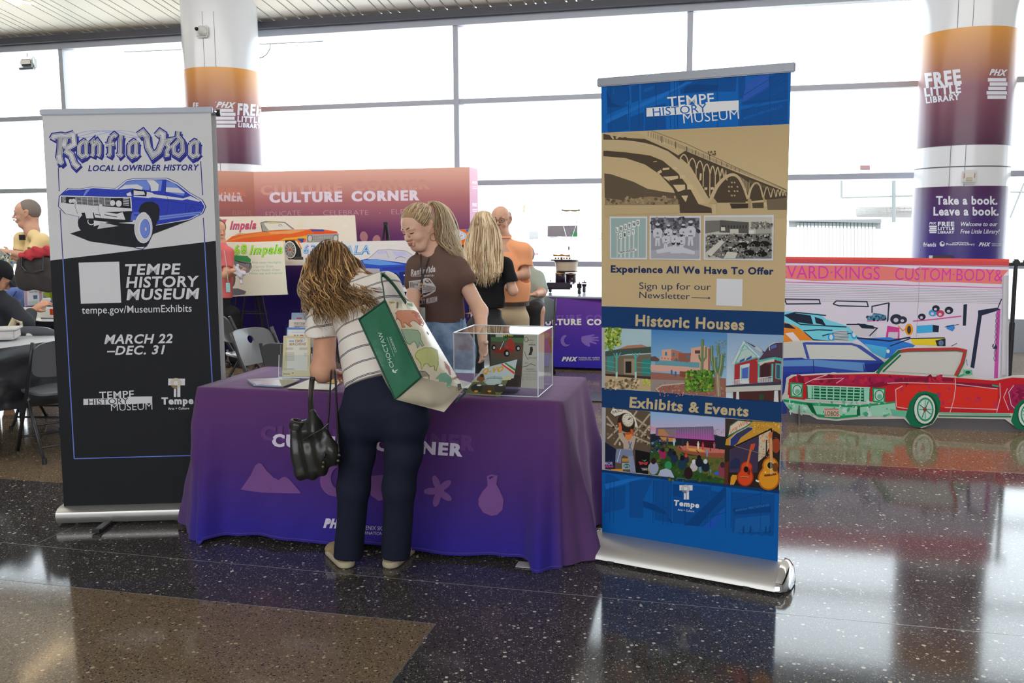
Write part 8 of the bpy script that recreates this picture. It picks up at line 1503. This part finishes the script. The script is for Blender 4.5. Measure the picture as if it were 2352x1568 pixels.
T = Blob(.007); T.chain([ng - Vector((0, 0, .02)), J(1216, 650, vg), J(1217, 705, vg)], [.08, .145, .15], .05, (UY, .76)); T.cap(J(1236, 636, vg), J(1243, 662, vg - .05), .064, .07, .04); T.cap(J(1196, 636, vg), J(1188, 662, vg - .05), .064, .07, .04); T.ns = folds(.002, 30, 30, 20, 4); tg = T.build('shirt', GRT, rg_)
b = MB(); b.tube([J(1214, 612, vg - .09), J(1210, 640, vg - .15), J(1206, 670, vg - .16)], .012, 6, flat=.4); b.build('shoulder_strap', mat('brown_strap', (.08, .05, .045), .6), rg_)
T = Blob(.007); 
for sx in (1200, 1232): T.chain([J(sx, 708, vg), J(sx - 2, 710, vg - .42), W(J(sx - 2, 712, vg - .42).dot(UX), vg - .42, .1)], [.095, .08, .06], .03)
T.build('trousers', BLKJ, rg_)
sg = W(J(1216, 700, vg).dot(UX), vg + .05); gch = copy_tree(ch0); gch['label'] = 'dark folding chair under the seated person in grey'; place(gch, sg, (-.2, -1))
BH = Blob(.007); BH.ball(hg.P(0, -.02, .035), .1, .02); BH.cut(hg.P(0, .05, .04), hg.f); BH.build('hair', mat('grey_hair2', '9a9692', .7), rg_); BH = Blob(.006); BH.cap(hg.P(-.03, .06, -.085), hg.P(.03, .06, -.085), .03, None, .02); BH.build('beard', mat('grey_beard', 'a8a4a0', .8), rg_)
# person in coral
vc_ = 9.05; COR = mat('coral_jersey', 'd86a6c', .85)
rc, hcw, *_ = figure('person in a coral top and black trousers holding a white cloth', vc_, (499, 530), 1, Vector((.75, -.65, -.1)), SKIN, ((488, 570), (522, 572)), (518, 712), COR, JET,
    [([J(486, 576, vc_), J(480, 625, vc_ + .03), J(530, 632, vc_ - .1)], [.045, .038, .025], Vector((1, -.1, .15)), Vector((0, 0, 1)), 1), ([J(524, 578, vc_ - .05), J(520, 632, vc_ - .12), J(534, 622, vc_ - .2)], [.045, .04, .027], Vector((1, .1, -.05)), Vector((0, .4, 1)), -1)], (516, 640), hem=(517, 684), seed=2)
BH = Blob(.007); BH.ball(hcw.P(0, -.02, .04), .103, .03); BH.chain([hcw.P(0, -.07, .0), J(506, 560, vc_), J(508, 575, vc_)], [.085, .06, .03], .04); BH.cut(hcw.P(0, .045, 0), hcw.f); BH.build('hair', mat('hair_chestnut', '6b4a30', .5), rc)
BH = Blob(.006); q = J(543, 622, vc_ - .2); BH.chain([q, q + Vector((.05, 0, -.03)), q + Vector((.04, 0, -.12))], [.035, .04, .018], .03, (UY, .5)); BH.cap(q, q + Vector((.02, 0, .05)), .03, .015, .02, (UY, .5)); BH.ns = folds(.006, 80, 60, 60); tag(BH.build('cloth', mat('white_cloth', (.62, .6, .68), .9), None), 'white cloth held in the hands of the person in coral', 'cloth')
b = MB(); q = J(524, 660, vc_ - .22); b.box(q, (.05, .006, .1), RW, bev=.002); b.build('name_badge', mat('badge_aqua', '9fd0d0', .4), rc); b = MB(); b.tube([J(524, 648, vc_ - .22), J(521, 615, vc_ - .2), J(515, 575, vc_ - .14)], .004, 6); b.build('badge_cord', mat('cord_pale', (.5, .45, .42), .6), rc)
# man in the yellow shirt
vy = 7.6; YEL = mat('yellow_shirt', 'ecd29a', .85, bump=(60, .3, .004)); ry, hy, *_ = figure('person in a pale yellow shirt holding a magazine at the left edge', vy, (62, 492), 1, Vector((-.93, -.34, -.05)), SKIN3, ((56, 542), (92, 545)), (82, 690), YEL, mat('blue_denim', '4a5f86', .85),
    [([J(50, 548, vy + .1), J(44, 590, vy + .05), J(8, 584, vy - .05)], [.05, .04, .028], Vector((-1, -.1, 0)), Vector((0, 1, -.3)), 1), ([J(95, 552, vy - .12), J(72, 590, vy - .2), J(22, 580, vy - .25)], [.055, .046, .03], Vector((-1, 0, .05)), Vector((0, 1, -.3)), -1)], (80, 620), hem=(80, 672), gender='m', seed=8, belly=.05, size=1.1)
hy.face(ry, -.1, '4a3f38', open_=True, lip='9a5f50')
BH = Blob(.007); BH.ball(hy.P(0, -.022, .036), .0985 * 1.08, .02, (hy.r, .9)); BH.cut(hy.P(0, .055, .07), hy.f * .6 - hy.u * .6); BH.cut(hy.P(0, -.03, -.03), -hy.u * .7 + hy.f); BH.build('hair', mat('hair_greying', '7f746c', .7), ry)
BH = Blob(.005); BH.cap(hy.P(-.02, .108, -.045), hy.P(.02, .108, -.045), .007, None, .01); BH.build('moustache', mat('moustache_grey', '6b625c', .8), ry)
b = MB(); b.box(J(51, 545, vy - .19), (.07, .012, .05), RW, bev=.003); b.build('shirt_pocket_phone', BLACKP, ry)
SP = empty('shoulder_bag', J(80, 620, vy - .3), 'large dark brown soft bag with handle loops on the arm of the person in yellow', 'bag')
BH = Blob(.008); BH.chain([J(52, 610, vy - .3), J(58, 645, vy - .3)], [.06, .09], .05, (UY, .6)); BH.chain([J(110, 610, vy - .28), J(105, 645, vy - .28)], [.08, .1], .05, (UY, .6)); BH.cap(J(60, 635, vy - .3), J(105, 640, vy - .28), .1, .11, .06, (UY, .6)); BH.cap(J(62, 606, vy - .3), J(105, 606, vy - .28), .07, .08, .05, (UY, .6)); BH.ns = folds(.004, 30, 30, 24, 1); BH.build('bag_body', mat('dark_brown_canvas', (.045, .038, .036), .75), SP)
b = MB(); b.tube([J(50, 590, vy - .37), J(50, 612, vy - .38), J(60, 624, vy - .39), J(78, 627, vy - .4), J(98, 620, vy - .39), J(100, 590, vy - .37)], .012, 8); b.build('handle', BLACKP, SP)
BH = Blob(.006); BH.chain([J(52, 588, vy - .33), J(80, 580, vy - .33), J(112, 576, vy - .3)], [.035, .05, .045], .03, (UY, .7)); BH.cap(J(68, 590, vy - .35), J(70, 594, vy - .35), .03, .015, .03); BH.ns = folds(.005, 60, 50, 50, 2); tag(BH.build('red_cloth', mat('red_cloth', 'c03a44', .9), None), 'crumpled red cloth lying on top of the dark brown bag', 'cloth')
o = prop([(-6, 612), (28, 622), (33, 600), (2, 574)], vy - .32, .006, PAPER, 'magazine', 'colourful magazine held by the person in yellow', 'magazine'); c = Canvas(planept(W(0, vy - .32), -UY), gain=1.4); c.poly([(-6, 612), (28, 622), (33, 600), (2, 574)], '8a8f86'); c.blobs((2, 582, 28, 606), 50, (1.2, 3.2), ['2f6a3a', '3a5a9a', 'c9c4bc', '2a2a2a', 'c98a3a'], 3); c.poly([(-4, 602), (28, 615), (27, 621), (-5, 611)], 'b5aeb0'); c.text('PLAY', (4, 611), (24, 618), 4, '8a3a4a', bold=.05); c.build('printed_page', o)
# person in the black cap, seated
vh = 6.15; HOO = mat('black_hoodie', (.022, .026, .036), .85); rh = empty('person', W(atv(-5, 700, vh).dot(UX), vh), 'seated person in a black cap and dark hoodie at the left edge', 'person')
hh_ = Head(J(-8, 640, vh), Vector((.55, .35, -.45)), size=1.0); nh = J(-14, 676, vh); B = Blob(.007); hh_.add(B, neck=nh); B.chain([nh, J(-16, 720, vh), J(-14, 790, vh)], [.07, .14, .14], .05, (UY, .75)); ex, wx = J(52, 745, vh + .02), J(76, 712, vh + .3); B.chain([J(18, 700, vh), ex, wx], [.05, .045, .027], .03); hand(B, wx, Vector((.5, .25, .35)), Vector((.1, .6, -.6)), 1.0, .7, -1)
for q in (-20, 20): B.chain([J(-14 + q, 800, vh), J(-10 + q, 800, vh + .4), W(J(-10 + q, 800, vh + .4).dot(UX), vh + .4, .05)], [.08, .06, .045], .03)
B.build('body', SKIN, rh)
T = Blob(.007); T.chain([nh - Vector((0, 0, .01)), J(-14, 720, vh), J(-12, 800, vh)], [.09, .16, .165], .05, (UY, .78)); T.chain([J(-2, 690, vh), J(22, 704, vh), ex, ex.lerp(wx, .72)], [.075, .075, .08, .046], .04); T.chain([J(-40, 700, vh), J(-60, 750, vh + .1), J(-30, 760, vh + .35)], [.075, .07, .05], .04); T.ns = folds(.003, 30, 30, 22, 5); T.build('hoodie', HOO, rh)
b = MB(); b.tube([J(22, 760, vh - .17), J(33, 735, vh - .13), J(48, 740, vh - .1), J(50, 757, vh - .1)], .03, 8, flat=.4); b.build('sleeve_stripe', mat('cream_stripe', 'cfc0a4', .85), rh)
T = Blob(.007)
for q in (-20, 20): T.chain([J(-14 + q, 800, vh), J(-10 + q, 800, vh + .4), W(J(-10 + q, 800, vh + .4).dot(UX), vh + .4, .1)], [.095, .075, .06], .03)
T.build('trousers', BLKJ, rh)
B = Blob(.006); B.ball(hh_.P(0, -.01, .05), .106, .02); B.cut(hh_.P(0, 0, .035), -hh_.u + hh_.f * .1); cap_ = B.build('cap', JET, rh); b = MB(); b.grid(lambda s, t: hh_.P((s - .5) * .15, .085 + t * (.075 - .07 * (2 * s - 1) ** 2), .045 - .02 * t - .02 * (2 * s - 1) ** 2), 10, 4); b.build('cap_brim', JET, rh)
BH = Blob(.007); BH.chain([hh_.P(-.02, -.08, .02), hh_.P(0, -.08, -.08), J(-18, 700, vh - .08)], [.07, .06, .05], .04); BH.chain([hh_.P(.075, .0, .03), hh_.P(.08, .01, -.06)], [.025, .02], .02); BH.build('hair', mat('hair_black', (.02, .015, .013), .5), rh)
b = MB(); b.slab([J(83, 708, vh + .42), J(86, 712, vh + .42), J(100, 688, vh + .45), J(98, 684, vh + .45)], UX * .05 + UY * .03); tag(b.build('paper_sheet', PAPER), 'folded white paper held by the person in the black cap', 'paper')
# bags on the lime seats
BG = empty('blue_bag', atv(30, 690, 7.9), 'blue soft bag slumped behind the person in the black cap', 'bag'); BH = Blob(.008); BH.cap(J(18, 690, 7.9), J(42, 695, 7.9), .11, .1, .06, (UY, .7)); BH.cap(J(30, 672, 7.9), J(45, 672, 7.9), .05, .05, .05); BH.ns = folds(.007, 24, 24, 20, 3); BH.build('bag_body', mat('blue_nylon', '5a72b8', .6), BG); b = MB(); b.tube([J(22, 715, 7.82), J(30, 680, 7.8), J(38, 668, 7.8)], .008, 6); b.build('strap', mat('blue_strap', '3f5590', .6), BG)
BH = Blob(.008); BH.cap(J(14, 650, 8.3), J(12, 700, 8.3), .13, .15, .05, (UY, .7)); BH.ns = folds(.005, 24, 24, 20, 5); tag(BH.build('backpack', DKB, None), 'black backpack standing behind the blue bag at the left', 'backpack')

# ------------------------------------------------------------------ bags of the leaning woman
LEA = mat('black_leather', (.018, .019, .017), rough=.33, spec=.6, bump=(30, .35, .006)); BB = empty('handbag', J(720, 1000, 3.48), 'slouchy black leather handbag hanging from the forearm of the leaning person', 'bag'); vb_ = 3.47
B = Blob(.005); B.cap(J(716, 950, vb_), J(718, 985, vb_), .018, .05, .04); B.chain([J(703, 985, vb_), J(700, 1040, vb_), J(703, 1075, vb_)], [.034, .046, .044], .03, (UY, .7)); B.chain([J(726, 975, vb_), J(730, 1040, vb_), J(728, 1070, vb_)], [.032, .05, .048], .03, (UY, .8)); B.chain([J(742, 1000, vb_), J(757, 1035, vb_), J(755, 1056, vb_)], [.025, .038, .034], .03, (UY, .8)); B.cap(J(768, 1035, vb_), J(770, 1052, vb_), .02, .018, .03); B.cap(J(682, 990, vb_), J(686, 1060, vb_), .024, .026, .02); B.cap(J(690, 1086, vb_), J(732, 1080, vb_), .026, .024, .02)
B.ns = folds(.0034, 110, 40, 11, 1.4); B.build('bag_body', LEA, BB)
b = MB(); q = J(683, 975, vb_ - .02); b.lathe([(.030, -.02), (.034, .0), (.03, .018), (.024, .018), (.026, -.02)], q, 20, Matrix.Rotation(.25, 3, 'Y')); b.build('side_pocket', LEA, BB, smooth=True)
b = MB(); b.tube([J(694, 1012, vb_ - .06), J(712, 1000, vb_ - .065), J(740, 985, vb_ - .06), J(755, 972, vb_ - .05)], .003, 6); b.build('seam', LEA, BB)
STR = mat('black_strap', (.015, .015, .016), .4)
for pts, r_ in (([(718, 866, 3.66), (716, 880, 3.64), (714, 915, 3.53), (715, 950, 3.48)], .012), ([(762, 850, 3.70), (760, 862, 3.64), (757, 920, 3.55), (752, 990, 3.5), (745, 1050, 3.42)], .0075), ([(770, 852, 3.70), (771, 865, 3.64), (773, 930, 3.56), (776, 990, 3.5), (779, 1040, 3.44)], .0095)): b = MB(); b.tube(bez([J(*p) for p in pts], 12), r_, 8, flat=.5); b.build('strap', STR, BB, smooth=True)
for p in ((743, 1062), (779, 1045), (742, 1072), (777, 1058)): b = MB(); b.lathe([(.004, -.006), (.008, 0), (.004, .006)], J(*p, 3.42), 10); b.build('buckle', mat('antique_brass', (.3, .27, .2), .3, 1), BB)
# tote
GRN = mat('green_laminate', '36785a', .3, spec=.5, bump=(9, .5, .02)); GRND = mat('green_piping', '1f4a38', .5); CRM = mat('cream_laminate', 'e6dabe', .28, spec=.5, bump=(10, .4, .015))
TT = empty('tote_bag', J(930, 820, 3.45), 'large green and cream shopping tote with coloured bison prints', 'bag')
g1, g2, g3, g4 = J(825, 733, 3.42), J(884, 690, 3.38), J(967, 866, 3.36), J(908, 917, 3.40); f2, f3 = J(949, 694, 3.60), J(1066, 892, 3.60); k1, k2 = f2 + (g1 - g2) * .9, f3 + (g4 - g3) * .9
def patch(nm, m, a, b_, c_, d_, bulge, n_=12, wr=.004):
    nn = (b_ - a).cross(d_ - a).normalized(); nn = nn if nn.dot(EYE - a) > 0 else -nn; M_ = MB()
    def fn(s, t): return a.lerp(b_, s).lerp(d_.lerp(c_, s), t) + nn * (bulge * sin(pi * s) * sin(pi * t) + wr * sin(pi * s) * sin(pi * t) * sin(s * 7 + t * 9))
    M_.grid(fn, n_, n_ * 2); o = M_.build(nm, m, TT, smooth=True); return o, nn
gs_, gn = patch('gusset_panel', GRN, g1, g2, g3, g4, -.012); fr_, fn_ = patch('front_panel', CRM, g2, f2, f3, g3, .022); bt = J(1046, 925, 3.55); bt2 = J(1020, 946, 3.5)
bm_, bn_ = patch('base_panel', CRM, g4, g3, f3, bt2, .03); patch('base_side', CRM, g4, bt2, k2, k2.lerp(g4, .5), .01); patch('back_panel', CRM, g1, g4, k2, k1, -.01); 
b = MB(); b.grid(lambda s, t: g1.lerp(J(860, 800, 3.44), s).lerp(g4, 1e-6).lerp(g1, 0) if False else bez([g1, J(858, 805, 3.46), J(878, 862, 3.45), g4], 20)[int(round(s * 20))].lerp(bez([g1, g1.lerp(g4, .33), g1.lerp(g4, .66), g4], 20)[int(round(s * 20))], t) , 20, 2); b.build('back_bulge', CRM, TT, smooth=True)
patch('far_gusset', GRN, k1, f2, f3, k2, 0)
for nm, pts in (('piping', [g1, g4, g3, g2]), ('piping', [f3, J(1068, 902, 3.59), bt]), ('piping', [g1, g2])): b = MB(); P = []; [P.extend([pts[i].lerp(pts[i + 1], j / 6) for j in range(6)]) for i in range(len(pts) - 1)]; P.append(pts[-1]); b.tube(P, .004, 8); b.build(nm, GRND, TT, smooth=True)
for pts in ([(884, 692, 3.38), (880, 660, 3.50), (876, 636, 3.60), (884, 628, 3.68)], [(932, 695, 3.50), (905, 655, 3.56), (882, 632, 3.62), (872, 630, 3.70)]): b = MB(); b.tube(bez([J(*p) for p in pts], 14), .009, 8, flat=.35); b.build('strap', GRND, TT, smooth=True)
bpy.context.view_layer.update()
def wrap2(o, v):
    def f(x, y, l=0.0):
        q = bodyhit(o, x, y); return q[0] - ray(x, y).normalized() * (.0015 + l) if q else atv(x, y, v)
    return f
c = Canvas(wrap2(gs_, 3.39), cut=6, gain=1.35).frame(640, 540, 3.409); LT = 'c2cfc4'
c.text('CHOCTAW', (905, 1030), (805, 752), 32, LT, bold=-.004, up=(-.93, .36)); c.text('COUNTRY', (925, 912), (880, 790), 16, LT, bold=0, up=(-.93, .36)); c.line([(848, 798), (905, 948)], 2, LT)
for p in ([(895, 1045), (905, 1060), (900, 1078), (888, 1062)], [(910, 1060), (935, 1048), (925, 1062), (912, 1068)], [(905, 1065), (925, 1072), (912, 1080), (902, 1074)]): c.poly(p, LT)
c.build('lettering', gs_)
c = Canvas(wrap2(fr_, 3.5), cut=6, gain=1.15).frame(640, 540, 3.409)
def bison(pts, cl, dk): c.poly(pts, cl); c.line(pts + [pts[0]], 5, dk)
bison([(915, 610), (935, 592), (1000, 588), (1060, 590), (1095, 610), (1110, 640), (1138, 690), (1130, 712), (1105, 700), (1085, 680), (1060, 665), (1040, 672), (1020, 690), (1042, 710), (1030, 716), (1005, 695), (985, 680), (975, 695), (990, 718), (970, 722), (955, 670), (930, 650), (920, 665), (928, 625)], 'cf8a68', 'b0492a')
c.poly([(1040, 592), (1090, 612), (1128, 690), (1105, 695), (1078, 650), (1050, 620)], 'b54a2a')
bison([(960, 738), (1050, 740), (1090, 745), (1110, 775), (1115, 820), (1138, 862), (1125, 870), (1100, 838), (1098, 870), (1088, 882), (1080, 850), (1060, 825), (1030, 855), (1005, 845), (990, 810)], '98b094', '5a8a6c')
bison([(1070, 935), (1090, 905), (1140, 882), (1200, 880), (1240, 900), (1250, 960), (1250, 1010), (1235, 1060), (1222, 1055), (1220, 1020), (1190, 1030), (1165, 1000), (1140, 1010), (1120, 1050), (1112, 1000), (1095, 975), (1075, 960)], 'c4c684', '8a9a2a')
bison([(1100, 1062), (1150, 1068), (1180, 1100), (1178, 1130), (1150, 1142), (1118, 1110)], '9a9080', '4a443c'); c.poly([(918, 515), (940, 530), (935, 570), (922, 572), (925, 540)], '7a7060'); c.poly([(860, 520), (900, 518), (918, 530), (880, 535)], 'a8905a'); c.poly([(1005, 530), (1045, 535), (1050, 560), (1010, 545)], '8ab08c')
c.poly([(1298, 985), (1340, 1030), (1352, 1095), (1340, 1095), (1325, 1050), (1310, 1040)], 'c48a8a'); c.poly([(1160, 750), (1180, 775), (1172, 780), (1160, 765)], '5a5248'); c.poly([(1390, 1090), (1412, 1120), (1400, 1118)], 'b0492a'); c.poly([(1230, 1120), (1270, 1080), (1310, 1075), (1350, 1110), (1358, 1140), (1340, 1195), (1230, 1165)], '7fae94'); c.poly([(1400, 1165), (1425, 1160), (1435, 1200), (1408, 1218)], '4a443c')
c.build('bison_print', fr_)
